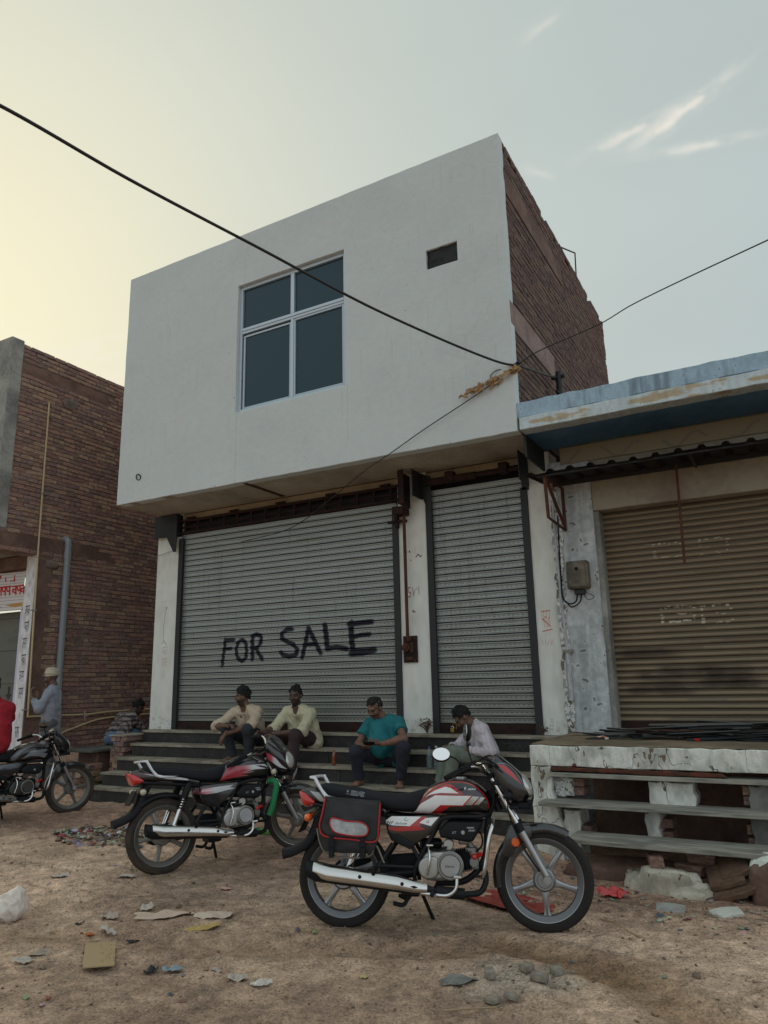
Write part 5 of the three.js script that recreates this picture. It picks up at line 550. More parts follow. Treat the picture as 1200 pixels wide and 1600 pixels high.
  G.reflector = join([1, -1].map((s) => disc(0, 0, 0, 0.012, 0.027, 24, 0.004).rotateY(s > 0 ? 0 : Math.PI).translate(1.115, 0.522, s * 0.072)));
  G.crash = join([1, -1].map((s) => t([[0.945, 0.60, s * 0.03], [0.965, 0.635, s * 0.12], [0.972, 0.625, s * 0.21], [0.948, 0.55, s * 0.235], [0.93, 0.45, s * 0.235], [0.905, 0.35, s * 0.22], [0.87, 0.325, s * 0.12], [0.85, 0.32, s * 0.03]], 0.0125)));
}
function mirrorGeo(c, n, w, h, stem, outer) { // head at c facing n
  const q = new THREE.Quaternion().setFromUnitVectors(V(0, 0, 1), V(...n).normalize()), head = sph(0, 0, -0.012, w / 2, h / 2, 0.021, 20).applyQuaternion(q).translate(...c), face = disc(0, 0, 0.0095, 0.0125, 1, 30, 0.0002).scale(w / 2 * 0.93, h / 2 * 0.93, 1).applyQuaternion(q).translate(...c); return [join([head, tube(stem, 0.0055, 20, 6)]), face];
}
function makeBike(name, label, group, o) {
  const b = thing(name, label, 'motorcycle', [0, 0, 0], 0, group);
  const body = o.body || MAT.gloss, p = (n, g, m, l) => part(n, g, m, b, l);
  const wheel = (nm, x, hub, ang) => { const w = new THREE.Group(); w.name = nm; w.position.set(x, 0.302, 0); part('tyre', G.tyre, o.rubber, w); part('rim', G.rim, o.rimDark || o.rim, w); part('rim_lip', G.lip, o.lip || o.rim, w); part('hub', hub, o.rim, w); for (let i = 0; i < 5; i++) { const s = part('spoke', G.spoke, o.spoke || o.rim, w); s.rotation.z = ang + i * Math.PI * 0.4; } return w; };
  b.add(wheel('rear_wheel', 0, G.hubR, o.rearAng ?? 1.55));
  const S = new THREE.Matrix4().makeTranslation(0.99, 0.80, 0).multiply(new THREE.Matrix4().makeRotationAxis(V(-0.472, 0.882, 0), -(o.steer || 0))).multiply(new THREE.Matrix4().makeTranslation(-0.99, -0.80, 0));
  const st = (m) => { m.updateMatrix(); m.matrix.premultiply(S); m.matrix.decompose(m.position, m.quaternion, m.scale); return m; };
  const fw = wheel('front_wheel', 1.275, G.hubF, o.frontAng ?? 0.96); b.add(fw); st(fw);
  const paint = (draw) => P({ map: draw, roughness: 0.3, clearcoat: 1, clearcoatRoughness: 0.1 });
  p('fuel_tank', G.tank, paint(o.tankMap)); const cap = part('filler_cap', [disc(0, 0, 0, 0.012, 0.035, 24).rotateX(-Math.PI / 2).translate(0.78, 0.893, 0)], MAT.alloy, b.children[b.children.length - 1]);
  const seatM = p('seat', G.seat, MAT.seat); if (o.seatPrint) o.seatPrint(seatM);
  p('tail_cowl', G.tail, paint(o.tailMap)); p('tail_lamp', G.tailLamp, MAT.redPlastic); p('grab_rail', G.grab, o.grab || MAT.alloy);
  p('rear_mudguard', G.fenderR, MAT.satin); p('number_plate', rbox(-0.005, 0.005, -0.062, 0.062, -0.075, 0.075, 0.003).rotateZ(-0.48).translate(-0.268, 0.622, 0), MAT.black);
  for (const k of [0, 1]) p('indicator', G.indRear[k], o.indMat || MAT.amber); p('side_panel', G.side, paint(o.sideMap)); p('lower_cover', G.lowCover, MAT.satin); p('air_box', G.airbox, o.airMat || MAT.satin);
  const ab = b.children[b.children.length - 1]; part('screw', [disc(0.785, 0.577, 0.116, 0.124, 0.013, 18)], MAT.alloy, ab);
  if (o.airText) { const g = new THREE.PlaneGeometry(0.24, 0.10); g.translate(0.79, 0.583, 0.1186); part('lettering', g, M({ map: o.airText, transparent: true, roughness: 0.5 }), ab); }
  p('frame', G.frame, MAT.frame); p('engine', G.engine, o.engine || MAT.caseAlloy); const en = b.children[b.children.length - 1]; part('clutch_cover', G.clutch, o.engine || MAT.alloy, en); part('cover_ring', G.clutchRing, MAT.alloyDull, en); part('cylinder_fins', G.cylinder, MAT.satin, en); part('cylinder_head', G.head, MAT.alloyDull, en); part('plug_cap', [rod([0.855, 0.43, 0.05], [0.89, 0.45, 0.085], 0.014), sph(0.85, 0.43, 0.055, 0.022)], MAT.redPlastic, en); part('kick_lever', G.kick, MAT.chrome, en);
  if (o.engineText) { const g = new THREE.PlaneGeometry(0.085, 0.03); g.translate(0.70, 0.387, 0.1625); part('lettering', g, M({ map: o.engineText, transparent: true, roughness: 0.5, metalness: 0.3 }), en); }
  p('wiring', G.wires, MAT.black); p('exhaust_pipe', G.header, MAT.satin); p('muffler', G.muffler, o.mufMat || MAT.frame); const mu = b.children[b.children.length - 1]; part('end_cap', G.endCap, MAT.satin, mu); part('heat_shield', G.shield, o.shield || M({ color: 0xd4d4d2, metalness: 1, roughness: 0.2, side: THREE.DoubleSide }), mu); for (const k of [0, 1]) part('bolt', G.shieldBolts[k], MAT.frame, mu); part('slot', G.shieldSlot, MAT.black, mu);
  p('brake_pedal', G.brakePedal, MAT.chrome); p('foot_peg', G.pegs, MAT.satin); p('side_stand', G.stand, MAT.frame); p('chain_case', G.chainCase, MAT.satin);
  for (const k of [0, 1]) { const sh = p('shock_absorber', G.shockBody[k], MAT.satin); part('spring', G.coil[k], MAT.frame, sh); part('damper_rod', G.shockRod[k], MAT.chrome, sh); }
  if (o.crash) p('crash_guard', G.crash, MAT.chrome);
  const q = (n, g, m, l) => st(part(n, g, m, b, l));
  for (const s of [1, -1]) { q('fork_tube', G.forkUp(s), MAT.chrome); q('fork_leg', G.forkLow(s), o.fork || MAT.alloy); }
  q('fork_boot', G.forkBoot, MAT.satin); q('yoke', G.yoke, MAT.satin); q('handlebar', G.bar, MAT.chrome); q('grip', G.grip, MAT.black); q('cable', G.cables, MAT.black); q('front_mudguard', G.fenderF, body); if (o.reflector) q('reflector', G.reflector, MAT.amber);
  const fa = q('headlamp_cowl', G.fairing, paint(o.cowlMap)); part('headlamp', G.headlamp, o.lens || P({ color: C(0.55, 0.56, 0.52), roughness: 0.08, metalness: 0.35, clearcoat: 1 }), fa); if (o.screen) part('wind_deflector', G.screen, P({ color: C(0.02, 0.02, 0.022), roughness: 0.12, clearcoat: 1 }), fa);
  for (const k of [0, 1]) q('indicator', G.indicators[k], o.indMat || MAT.satin);
  for (const m of o.mirrors || []) { const [hd, face] = mirrorGeo(...m); const h = q('mirror', hd, MAT.satin); part('mirror_glass', face, MAT.mirror, h); }
  if (o.frontPlate) o.frontPlate(q);
  const [x, z, head, lean] = o.at; b.rotation.order = 'YXZ'; b.rotation.set(THREE.MathUtils.degToRad(-lean), THREE.MathUtils.degToRad(head), 0); b.position.set(x, gfine(x, z) - 0.012 + (o.dy || 0), z); if (o.pitch) { b.rotation.z = o.pitch; }
  b.updateMatrixWorld(true); return b;
}
const mapper = (W, H, x0, x1, y0, y1) => ([x, y]) => [((x - x0) / (x1 - x0)) * W, H - ((y - y0) / (y1 - y0)) * H];
const dusty = (c, W, H, k = 1) => { for (let i = 0; i < 90; i++) { const a = rnd() * W, b = H - rnd() * rnd() * H, s = rr(10, 90); const g = c.createRadialGradient(a, b, 0, a, b, s); g.addColorStop(0, `rgba(150,126,100,${0.07 * k})`); g.addColorStop(1, 'rgba(150,126,100,0)'); c.fillStyle = g; c.fillRect(a - s, b - s, 2 * s, 2 * s); } for (let i = 0; i < 120; i++) { c.fillStyle = `rgba(190,176,156,${rr(0.03, 0.16) * k})`; c.fillRect(rnd() * W, rnd() * H, rr(1, 14), rr(1, 2)); } };
const poly = (c, m, pts, fill) => { c.fillStyle = fill; c.beginPath(); pts.map(m).forEach(([a, b], i) => (i ? c.lineTo(a, b) : c.moveTo(a, b))); c.closePath(); c.fill(); };
const line = (c, m, pts, col, w) => { c.strokeStyle = col; c.lineWidth = w; c.lineCap = c.lineJoin = 'round'; const q = new THREE.CatmullRomCurve3(VV(pts.map(m))).getPoints(60); c.beginPath(); q.forEach((v, i) => (i ? c.lineTo(v.x, v.y) : c.moveTo(v.x, v.y))); c.stroke(); };
const text = (c, m, at, s, px, col, font = 'bold', skew = -0.15, wd = 1) => { c.save(); const [a, b] = m(at); c.translate(a, b); c.transform(wd, 0, skew, 1, 0, 0); c.font = `${font} ${px}px sans-serif`; c.fillStyle = col; c.fillText(s, 0, 0); c.restore(); };
const BLK = '#0c0d10', NAVY = '#141b26', WHT = '#eceef0', RED = '#b0121a';
const T1 = [1100, 480, 0.44, 0.99, 0.66, 0.90];
const tank1 = ctex(T1[0], T1[1], (c, W, H) => {
  const m = mapper(...T1); c.fillStyle = BLK; c.fillRect(0, 0, W, H);
  poly(c, m, [[0.702, 0.852], [0.78, 0.872], [0.850, 0.863], [0.913, 0.814], [0.932, 0.779], [0.774, 0.810], [0.734, 0.840]], NAVY);
  poly(c, m, [[0.525, 0.757], [0.60, 0.832], [0.675, 0.862], [0.72, 0.866], [0.760, 0.838], [0.80, 0.806], [0.58, 0.796]], RED); poly(c, m, [[0.547, 0.783], [0.585, 0.81], [0.618, 0.828], [0.685, 0.850], [0.72, 0.842], [0.745, 0.826], [0.770, 0.810], [0.651, 0.813], [0.585, 0.802]], WHT);
  poly(c, m, [[0.450, 0.684], [0.522, 0.752], [0.618, 0.803], [0.86, 0.799], [0.8, 0.733], [0.657, 0.733], [0.594, 0.684]], RED); poly(c, m, [[0.590, 0.684], [0.657, 0.737], [0.72, 0.737], [0.66, 0.70], [0.64, 0.684]], RED);
  poly(c, m, [[0.458, 0.687], [0.525, 0.748], [0.618, 0.798], [0.847, 0.794], [0.792, 0.739], [0.650, 0.740], [0.582, 0.688]], WHT); line(c, m, [[0.53, 0.757], [0.62, 0.803], [0.74, 0.803], [0.85, 0.799]], '#4a4d52', 7);
  const gr = (pts) => { const a = m(pts[0]), d = m(pts[3]), g = c.createLinearGradient(a[0], a[1], d[0], d[1]); g.addColorStop(0, '#c4c2bf'); g.addColorStop(1, '#8d7f70'); poly(c, m, pts, g); };
  gr([[0.856, 0.792], [0.900, 0.789], [0.849, 0.740], [0.802, 0.740]]); gr([[0.908, 0.787], [0.935, 0.781], [0.893, 0.741], [0.861, 0.741]]); line(c, m, [[0.904, 0.79], [0.88, 0.765], [0.855, 0.738]], RED, 6);
  line(c, m, [[0.517, 0.759], [0.585, 0.829], [0.670, 0.869], [0.752, 0.878], [0.834, 0.868], [0.898, 0.831], [0.944, 0.776], [0.962, 0.69]], '#b3151b', 14);
  c.fillStyle = '#e6e8ea'; const [u, v] = m([0.806, 0.846]); c.fillRect(u, v - 2, 8, 30); c.fillRect(u + 14, v + 10, 8, 18); c.fillRect(u + 14, v - 4, 10, 8); text(c, m, [0.828, 0.829], 'HERO', 30, '#e6e8ea', 'bold', -0.1, 1.25);
 dusty(c, W, H, 0.6);});
const S1 = [1000, 600, 0.27, 0.67, 0.46, 0.70];
const side1 = ctex(S1[0], S1[1], (c, W, H) => { const m = mapper(...S1); c.fillStyle = BLK; c.fillRect(0, 0, W, H); poly(c, m, [[0.280, 0.63], [0.307, 0.606], [0.448, 0.613], [0.523, 0.672], [0.560, 0.668], [0.510, 0.613], [0.55, 0.596], [0.50, 0.588], [0.365, 0.582], [0.31, 0.592]], RED); poly(c, m, [[0.28, 0.64], [0.333, 0.672], [0.523, 0.670], [0.448, 0.613], [0.34, 0.617], [0.29, 0.63]], WHT); poly(c, m, [[0.552, 0.662], [0.634, 0.667], [0.584, 0.615], [0.510, 0.634]], WHT); text(c, m, [0.295, 0.624], 'HF', 66, '#26282c', 'bold italic', -0.2, 1.3); text(c, m, [0.35, 0.622], 'Deluxe', 50, '#3a3c42', 'bold italic', -0.3, 1.15); line(c, m, [[0.428, 0.665], [0.412, 0.65], [0.425, 0.645], [0.44, 0.65]], '#33353a', 7); text(c, m, [0.553, 0.632], 'i3', 50, '#2a2c30', 'bold italic');  dusty(c, W, H, 0.8);});
const tailA = ctex(620, 200, (c, W, H) => { const m = mapper(620, 200, -0.3, 0.32, 0.66, 0.86); c.fillStyle = BLK; c.fillRect(0, 0, W, H); poly(c, m, [[-0.23, 0.825], [-0.16, 0.812], [-0.10, 0.75], [-0.15, 0.757]], '#a9adb2'); });
const tailB = ctex(620, 200, (c, W, H) => { const m = mapper(620, 200, -0.3, 0.32, 0.66, 0.86); c.fillStyle = BLK; c.fillRect(0, 0, W, H); poly(c, m, [[-0.2, 0.812], [0.18, 0.745], [0.19, 0.725], [0.0, 0.752]], '#c9cbd0'); line(c, m, [[-0.24, 0.818], [0.0, 0.79], [0.2, 0.752]], '#6e1420', 7); });
const F1 = [520, 680, 0.97, 1.23, 0.72, 1.06];
const cowl1 = ctex(F1[0], F1[1], (c, W, H) => { const m = mapper(...F1); c.fillStyle = '#12151b'; c.fillRect(0, 0, W, H); poly(c, m, [[1.03, 0.985], [1.07, 0.985], [1.125, 0.935], [1.175, 0.865], [1.13, 0.90], [1.07, 0.945]], RED); line(c, m, [[1.03, 0.993], [1.08, 0.99], [1.14, 0.94], [1.18, 0.885]], '#8e98a6', 7);  dusty(c, W, H, 0.5);});
const engT = ctex(256, 96, (c, W, H) => { c.clearRect(0, 0, W, H); c.font = 'bold 74px sans-serif'; c.fillStyle = 'rgba(70,70,68,0.75)'; c.fillText('Hero', 36, 72); });
const airT = ctex(480, 200, (c, W, H) => { c.clearRect(0, 0, W, H); c.fillStyle = '#c9ccd0'; c.font = 'bold italic 26px sans-serif'; c.fillText('POWER', 280, 64); c.fillText('BOOST', 300, 96); c.fillStyle = '#8e9299'; c.font = 'bold italic 44px sans-serif'; c.fillText('XT', 90, 128); });
const rubber1 = mkRubber(0.35), rubber2 = mkRubber(0.95);
const dustAlloy = M({ color: 0x8f8d88, metalness: 0.7, roughness: 0.5 }), brightAlloy = M({ color: 0x9a9c9f, metalness: 0.9, roughness: 0.34 });
const bike1 = makeBike('motorcycle', 'nearest black motorcycle with white and red tank and black saddlebag', 'parked motorcycles', { at: [-2.739, -4.343, 20.1, 5], rubber: rubber1, rim: brightAlloy, rimDark: M({ color: 0x6e7074, metalness: 0.8, roughness: 0.42 }), lip: MAT.alloy, tankMap: tank1, sideMap: side1, tailMap: tailA, cowlMap: cowl1, crash: true, reflector: true, engineText: engT, airText: airT, frontAng: 0.97, rearAng: 0.35, steer: 0.05,
  grab: M({ color: 0xe4e8ee, metalness: 0.3, roughness: 0.35 }),
  mirrors: [[[0.695, 1.055, 0.33], [0.1, 0.35, 0.93], 0.115, 0.085, [[0.73, 1.05, 0.32], [0.78, 1.03, 0.31], [0.82, 0.985, 0.29], [0.835, 0.965, 0.27]]], [[0.80, 1.185, -0.3], [-0.9, 0.1, 0.4], 0.085, 0.125, [[0.80, 1.13, -0.3], [0.81, 1.06, -0.29], [0.835, 0.975, -0.27]]]],
  seatPrint: (seat) => { const t = ctex(400, 160, (c) => { c.clearRect(0, 0, 400, 160); c.fillStyle = 'rgba(190,194,198,0.85)'; c.font = 'bold 60px sans-serif'; c.fillText('H', 20, 70); for (let i = 0; i < 5; i++) for (let k = 0; k < 14; k++) if (h2(i, k, 9) > 0.15) c.fillRect(110 + k * 20, 20 + i * 20, 16, 11); c.fillRect(10, 92, 90, 6); }); const g = new THREE.PlaneGeometry(0.13, 0.052, 10, 6), q = g.attributes.position; for (let i = 0; i < q.count; i++) q.setZ(i, -Math.max(0, q.getY(i)) * 0.35); g.rotateZ(-0.13); g.translate(0.095, 0.805, 0.141); part('printed_label', g, M({ map: t, transparent: true, roughness: 0.6 }), seat); },
  frontPlate: (q) => { q('plate_holder', rbox(-0.006, 0.006, -0.035, 0.035, -0.11, 0.11, 0.004).rotateZ(-0.25).translate(1.232, 0.755, 0), MAT.satin); q('lamp_mount', rbox(1.10, 1.23, 0.715, 0.755, -0.07, 0.07, 0.01, 2), MAT.satin); } });
{ // saddlebag hanging on the near side of the nearest bike
  const sb = thing('saddlebag', 'black saddlebag with red piping and white patch hung on the nearest motorcycle', 'saddlebag'); sb.position.copy(bike1.position); sb.rotation.copy(bike1.rotation);
  const leather = M({ color: C(0.016, 0.017, 0.02), roughness: 0.48, bumpMap: rep(grainT, 12), bumpScale: 0.0012 }), redP = M({ color: C(0.42, 0.016, 0.02), roughness: 0.5 });
  const soft = (g, k) => { const p = g.attributes.position; for (let i = 0; i < p.count; i++) p.setZ(i, p.getZ(i) + (n3(p.getX(i) * 14, p.getY(i) * 14, 5) - 0.5) * k); g.computeVertexNormals(); return g; };
  const fineGrid = (outline, z, bulge, n = 26) => { const xs = outline.map((p) => p[0]), ys = outline.map((p) => p[1]), x0 = Math.min(...xs), x1 = Math.max(...xs), y0 = Math.min(...ys), y1 = Math.max(...ys), pos = [], idx = [], uv = [], inside = (x, y) => { let c = false; for (let i = 0, j = outline.length - 1; i < outline.length; j = i++) { const [a, b] = outline[i], [d, e] = outline[j]; if (b > y !== e > y && x < ((d - a) * (y - b)) / (e - b) + a) c = !c; } return c; };
    // rows spanned between left and right outline crossings
    const N = n, Mm = n; for (let j = 0; j <= N; j++) { const y = mix(y0 + 0.002, y1 - 0.002, j / N), cr = []; for (let i = 0, k = outline.length - 1; i < outline.length; k = i++) { const [a, b] = outline[i], [d, e] = outline[k]; if (b > y !== e > y) cr.push(((d - a) * (y - b)) / (e - b) + a); } cr.sort((a, b) => a - b); const a = cr[0] ?? 0, b = cr[cr.length - 1] ?? 0; for (let i = 0; i <= Mm; i++) { const t = i / Mm, x = mix(a, b, t), e = Math.min(t, 1 - t) * 2, f = Math.min(j / N, 1 - j / N) * 2; pos.push(x, y, z + bulge * Math.pow(clamp(e), 0.4) * Math.pow(clamp(f), 0.4) + (n3(x * 16, y * 16, 4) - 0.5) * 0.012 * Math.min(1, e * 4)); uv.push(x, y); } }
    for (let j = 0; j < N; j++) for (let i = 0; i < Mm; i++) { const a = j * (Mm + 1) + i; idx.push(a, a + 1, a + Mm + 1, a + 1, a + Mm + 2, a + Mm + 1); } const g = new THREE.BufferGeometry(); g.setAttribute('position', new THREE.Float32BufferAttribute(pos, 3)); g.setAttribute('uv', new THREE.Float32BufferAttribute(uv, 2)); g.setIndex(idx); g.computeVertexNormals(); return g; };
  const out = [[-0.094, 0.785], [0.271, 0.757], [0.262, 0.568], [0.232, 0.482], [0.196, 0.459], [-0.058, 0.462], [-0.099, 0.482], [-0.131, 0.564]];
  part('pouch', join([plate(out.map(([a, b]) => [a, b]), 0.145, 0.215, 0.02, false, 3), fineGrid(out, 0.212, 0.016)]), leather, sb);
  const flap = [[-0.086, 0.79], [0.274, 0.762], [0.262, 0.56], [0.25, 0.538], [0.228, 0.529], [-0.045, 0.552], [-0.095, 0.567], [-0.119, 0.60], [-0.116, 0.63]]; part('flap', [fineGrid(flap, 0.222, 0.018), tube([[-0.09, 0.79, 0.16], [-0.088, 0.795, 0.2], [-0.086, 0.788, 0.222]], 0.004, 8, 6)], M({ color: C(0.016, 0.017, 0.02), roughness: 0.45, bumpMap: rep(grainT, 12), bumpScale: 0.0012, side: THREE.DoubleSide }), sb);
  part('flap_top', [plate([[-0.088, 0.782], [0.273, 0.756], [0.273, 0.766], [-0.088, 0.793]], 0.15, 0.228, 0.003)], leather, sb);
  part('piping', [tube([[-0.084, 0.788, 0.226], [-0.1, 0.70, 0.232], [-0.119, 0.615, 0.23], [-0.1, 0.571, 0.232], [-0.043, 0.554, 0.234], [0.1, 0.543, 0.236], [0.228, 0.530, 0.234], [0.255, 0.545, 0.232], [0.264, 0.62, 0.232], [0.274, 0.758, 0.226]], 0.0055, 80, 8)], redP, sb);
  const patch = [[-0.037, 0.667], [0.017, 0.661], [0.057, 0.651], [0.151, 0.645], [0.19, 0.625], [0.20, 0.60], [0.19, 0.575], [0.165, 0.566], [0.058, 0.571], [-0.023, 0.594], [-0.047, 0.642]]; part('patch', plate(patch, 0.238, 0.250, 0.002, true), M({ map: rep(mottle([150, 152, 154], [186, 188, 190], 8, 50), 4), roughness: 0.6 }), sb); part('patch_border', tube(patch.map(([a, b]) => [a, b, 0.248]), 0.005, 100, 8, true), redP, sb);
  for (const x of [-0.038, 0.163]) part('strap', [rbox(x - 0.016, x + 0.016, 0.437, 0.57, 0.236, 0.242, 0.002), rbox(x - 0.02, x + 0.02, 0.50, 0.53, 0.242, 0.25, 0.003), rbox(x - 0.014, x + 0.014, 0.44, 0.465, 0.20, 0.238, 0.003)], MAT.satin, sb);
  part('pannier_rail', [tube([[-0.150, 0.60, 0.165], [-0.127, 0.512, 0.168], [-0.079, 0.452, 0.17], [0.204, 0.448, 0.17], [0.231, 0.505, 0.168], [0.285, 0.40, 0.15]], 0.006, 50, 6)], M({ color: 0x8f897c, metalness: 0.5, roughness: 0.5 }), sb);
}
const tank2 = ctex(T1[0], T1[1], (c, W, H) => { const m = mapper(...T1); c.fillStyle = BLK; c.fillRect(0, 0, W, H); poly(c, m, [[0.60, 0.83], [0.66, 0.87], [0.76, 0.88], [0.76, 0.835], [0.66, 0.825]], NAVY);
  const [a] = m([0.56, 0]), [b] = m([0.95, 0]), g = c.createLinearGradient(a, 0, b, 0); g.addColorStop(0, '#a5263a'); g.addColorStop(0.3, '#b8434f'); g.addColorStop(0.55, '#c9ccd2'); g.addColorStop(1, '#d5d8dc');
  poly(c, m, [[0.545, 0.795], [0.60, 0.81], [0.94, 0.808], [0.955, 0.765], [0.80, 0.768], [0.70, 0.752], [0.80, 0.75], [0.66, 0.735], [0.74, 0.722], [0.60, 0.712], [0.48, 0.69], [0.51, 0.74]], g); poly(c, m, [[0.80, 0.80], [0.93, 0.765], [0.95, 0.775], [0.86, 0.80]], '#23242a'); poly(c, m, [[0.66, 0.775], [0.78, 0.77], [0.66, 0.762]], '#8d1c2c'); line(c, m, [[0.80, 0.87], [0.86, 0.84], [0.93, 0.82]], '#b9bcc2', 12); text(c, m, [0.83, 0.825], 'HERO', 26, '#cfd2d6');  dusty(c, W, H, 1.1);});
const side2 = ctex(S1[0], S1[1], (c, W, H) => { const m = mapper(...S1); c.fillStyle = BLK; c.fillRect(0, 0, W, H); const g = c.createLinearGradient(0, 0, W, 0); g.addColorStop(0, '#b03a48'); g.addColorStop(0.4, '#c9cbd0'); g.addColorStop(1, '#a9acb4'); poly(c, m, [[0.285, 0.61], [0.31, 0.645], [0.60, 0.655], [0.56, 0.635], [0.62, 0.625], [0.5, 0.61], [0.44, 0.60], [0.35, 0.596]], g); text(c, m, [0.30, 0.62], 'HF Deluxe', 48, '#e4e6ea', 'bold italic', -0.2, 1.1);  dusty(c, W, H, 1.2);});
const cowl2 = ctex(F1[0], F1[1], (c, W, H) => { const m = mapper(...F1); c.fillStyle = '#10131a'; c.fillRect(0, 0, W, H); const [a] = m([1.0, 0]), [b] = m([1.15, 0]), g = c.createLinearGradient(a, 0, b, 0); g.addColorStop(0, '#c22a48'); g.addColorStop(0.35, '#c84a60'); g.addColorStop(0.55, '#d4d8e0'); poly(c, m, [[0.99, 0.945], [1.03, 0.952], [1.10, 0.905], [1.15, 0.845], [1.20, 0.80], [1.13, 0.825], [1.06, 0.872], [1.0, 0.90]], g);  dusty(c, W, H, 0.8);});
const plateT = ctex(256, 96, (c, W, H) => { c.fillStyle = '#cfd0cc'; c.fillRect(0, 0, W, H); c.strokeStyle = '#333'; c.lineWidth = 4; c.strokeRect(5, 5, W - 10, H - 10); c.fillStyle = '#1c1e22'; c.font = 'bold 52px sans-serif'; c.fillText('GJ·1E·4J', 14, 66); });
const bike2 = makeBike('motorcycle', 'black and red motorcycle with green wrapped crash guard parked before the steps', 'parked motorcycles', { at: [-4.869, -4.86, 62, 6], rubber: rubber2, rim: dustAlloy, rimDark: M({ color: 0x66645f, metalness: 0.6, roughness: 0.55 }), lip: MAT.alloy, tankMap: tank2, sideMap: side2, tailMap: tailB, cowlMap: cowl2, screen: true, steer: 0.76, rearAng: 0.75, frontAng: 0.5, indMat: P({ color: C(0.5, 0.45, 0.36), roughness: 0.2, clearcoat: 1 }), mufMat: M({ map: rep(rustT, 3), color: 0x8a8078, roughness: 0.7 }), grab: M({ color: 0xdfe2ea, metalness: 0.3, roughness: 0.4 }), fork: MAT.alloy, airText: airT,
  frontPlate: (q) => { const pl = q('front_plate', rbox(-0.004, 0.004, -0.036, 0.036, -0.10, 0.10, 0.002).rotateZ(-0.2).translate(1.245, 0.725, 0), MAT.satin); const g = new THREE.PlaneGeometry(0.19, 0.068).rotateY(Math.PI / 2).translate(0.0055, 0, 0).rotateZ(-0.2).translate(1.245, 0.725, 0); part('lettering', g, M({ map: plateT, roughness: 0.5 }), pl); q('lamp_mount', rbox(1.10, 1.24, 0.72, 0.75, -0.05, 0.05, 0.01, 2), MAT.satin); } });
{ // ribbed green hose around the guard bar of the second bike
  const cp = [[0.955, 0.655, 0.10], [0.975, 0.650, 0.17], [0.972, 0.61, 0.215], [0.948, 0.53, 0.225], [0.93, 0.45, 0.22], [0.905, 0.375, 0.20]], cv = new THREE.CatmullRomCurve3(VV(cp)), l = []; for (let i = 0; i < 30; i++) { const g = new THREE.TorusGeometry(0.021, 0.0085, 8, 16), t = i / 29; g.applyQuaternion(new THREE.Quaternion().setFromUnitVectors(V(0, 0, 1), cv.getTangentAt(t))); const p = cv.getPointAt(t); l.push(g.translate(p.x, p.y, p.z)); }
  part('crash_guard', join([1, -1].map((s) => tube([[0.945, 0.60, s * 0.03], [0.965, 0.655, s * 0.12], [0.972, 0.625, s * 0.21], [0.948, 0.55, s * 0.225], [0.93, 0.45, s * 0.22], [0.89, 0.34, s * 0.18], [0.85, 0.32, s * 0.03]], 0.012, 40, 8))), MAT.frame, bike2); part('guard_wrap', [tube(cp, 0.022, 40, 12), ...l], M({ color: C(0.012, 0.2, 0.075), roughness: 0.45 }), bike2, 'ribbed green hose wrapped round the guard bar');
}
const tank3 = ctex(T1[0], T1[1], (c, W, H) => { const m = mapper(...T1); c.fillStyle = BLK; c.fillRect(0, 0, W, H); poly(c, m, [[0.50, 0.70], [0.56, 0.79], [0.66, 0.845], [0.60, 0.78], [0.56, 0.70]], '#4c5866'); poly(c, m, [[0.62, 0.71], [0.72, 0.80], [0.92, 0.815], [0.95, 0.79], [0.86, 0.77], [0.93, 0.755], [0.90, 0.70], [0.82, 0.73], [0.72, 0.74]], '#77808a'); line(c, m, [[0.60, 0.80], [0.72, 0.852], [0.90, 0.84]], '#5a636d', 14);  dusty(c, W, H, 1.2);});
const side3 = ctex(S1[0], S1[1], (c, W, H) => { const m = mapper(...S1); c.fillStyle = BLK; c.fillRect(0, 0, W, H); poly(c, m, [[0.30, 0.62], [0.34, 0.66], [0.60, 0.665], [0.55, 0.64], [0.60, 0.62], [0.40, 0.605]], '#39424e'); text(c, m, [0.34, 0.625], 'Hero', 52, '#8e96a0', 'bold italic', -0.2, 1.2);  dusty(c, W, H, 1.3);});
const cowl3 = ctex(F1[0], F1[1], (c, W, H) => { const m = mapper(...F1); c.fillStyle = '#0e0f12'; c.fillRect(0, 0, W, H); line(c, m, [[1.05, 1.0], [1.12, 0.95], [1.18, 0.88]], '#6d7680', 12); poly(c, m, [[1.02, 0.82], [1.12, 0.80], [1.06, 0.79]], '#3a4048'); });
const bike3 = makeBike('motorcycle', 'black motorcycle with grey tank stripes at the left edge under a rider', 'parked motorcycles', { at: [-8.63, -5.40, 74, 3], rubber: rubber2, rim: M({ color: 0x6f6e69, metalness: 0.5, roughness: 0.6 }), tankMap: tank3, sideMap: side3, tailMap: tailA, cowlMap: cowl3, crash: true, steer: 0.05, frontAng: 0.1, engine: M({ color: 0x4a4a48, metalness: 0.6, roughness: 0.5 }), shield: M({ color: 0x8c8c88, metalness: 0.8, roughness: 0.4, side: THREE.DoubleSide }), mirrors: [[[0.79, 1.10, 0.34], [0.1, 0.9, 0.4], 0.1, 0.07, [[0.80, 1.08, 0.33], [0.83, 1.02, 0.3], [0.85, 0.975, 0.27]]]], frontPlate: (q) => { q('lamp_mount', rbox(1.10, 1.23, 0.715, 0.755, -0.07, 0.07, 0.01, 2), MAT.satin); } });
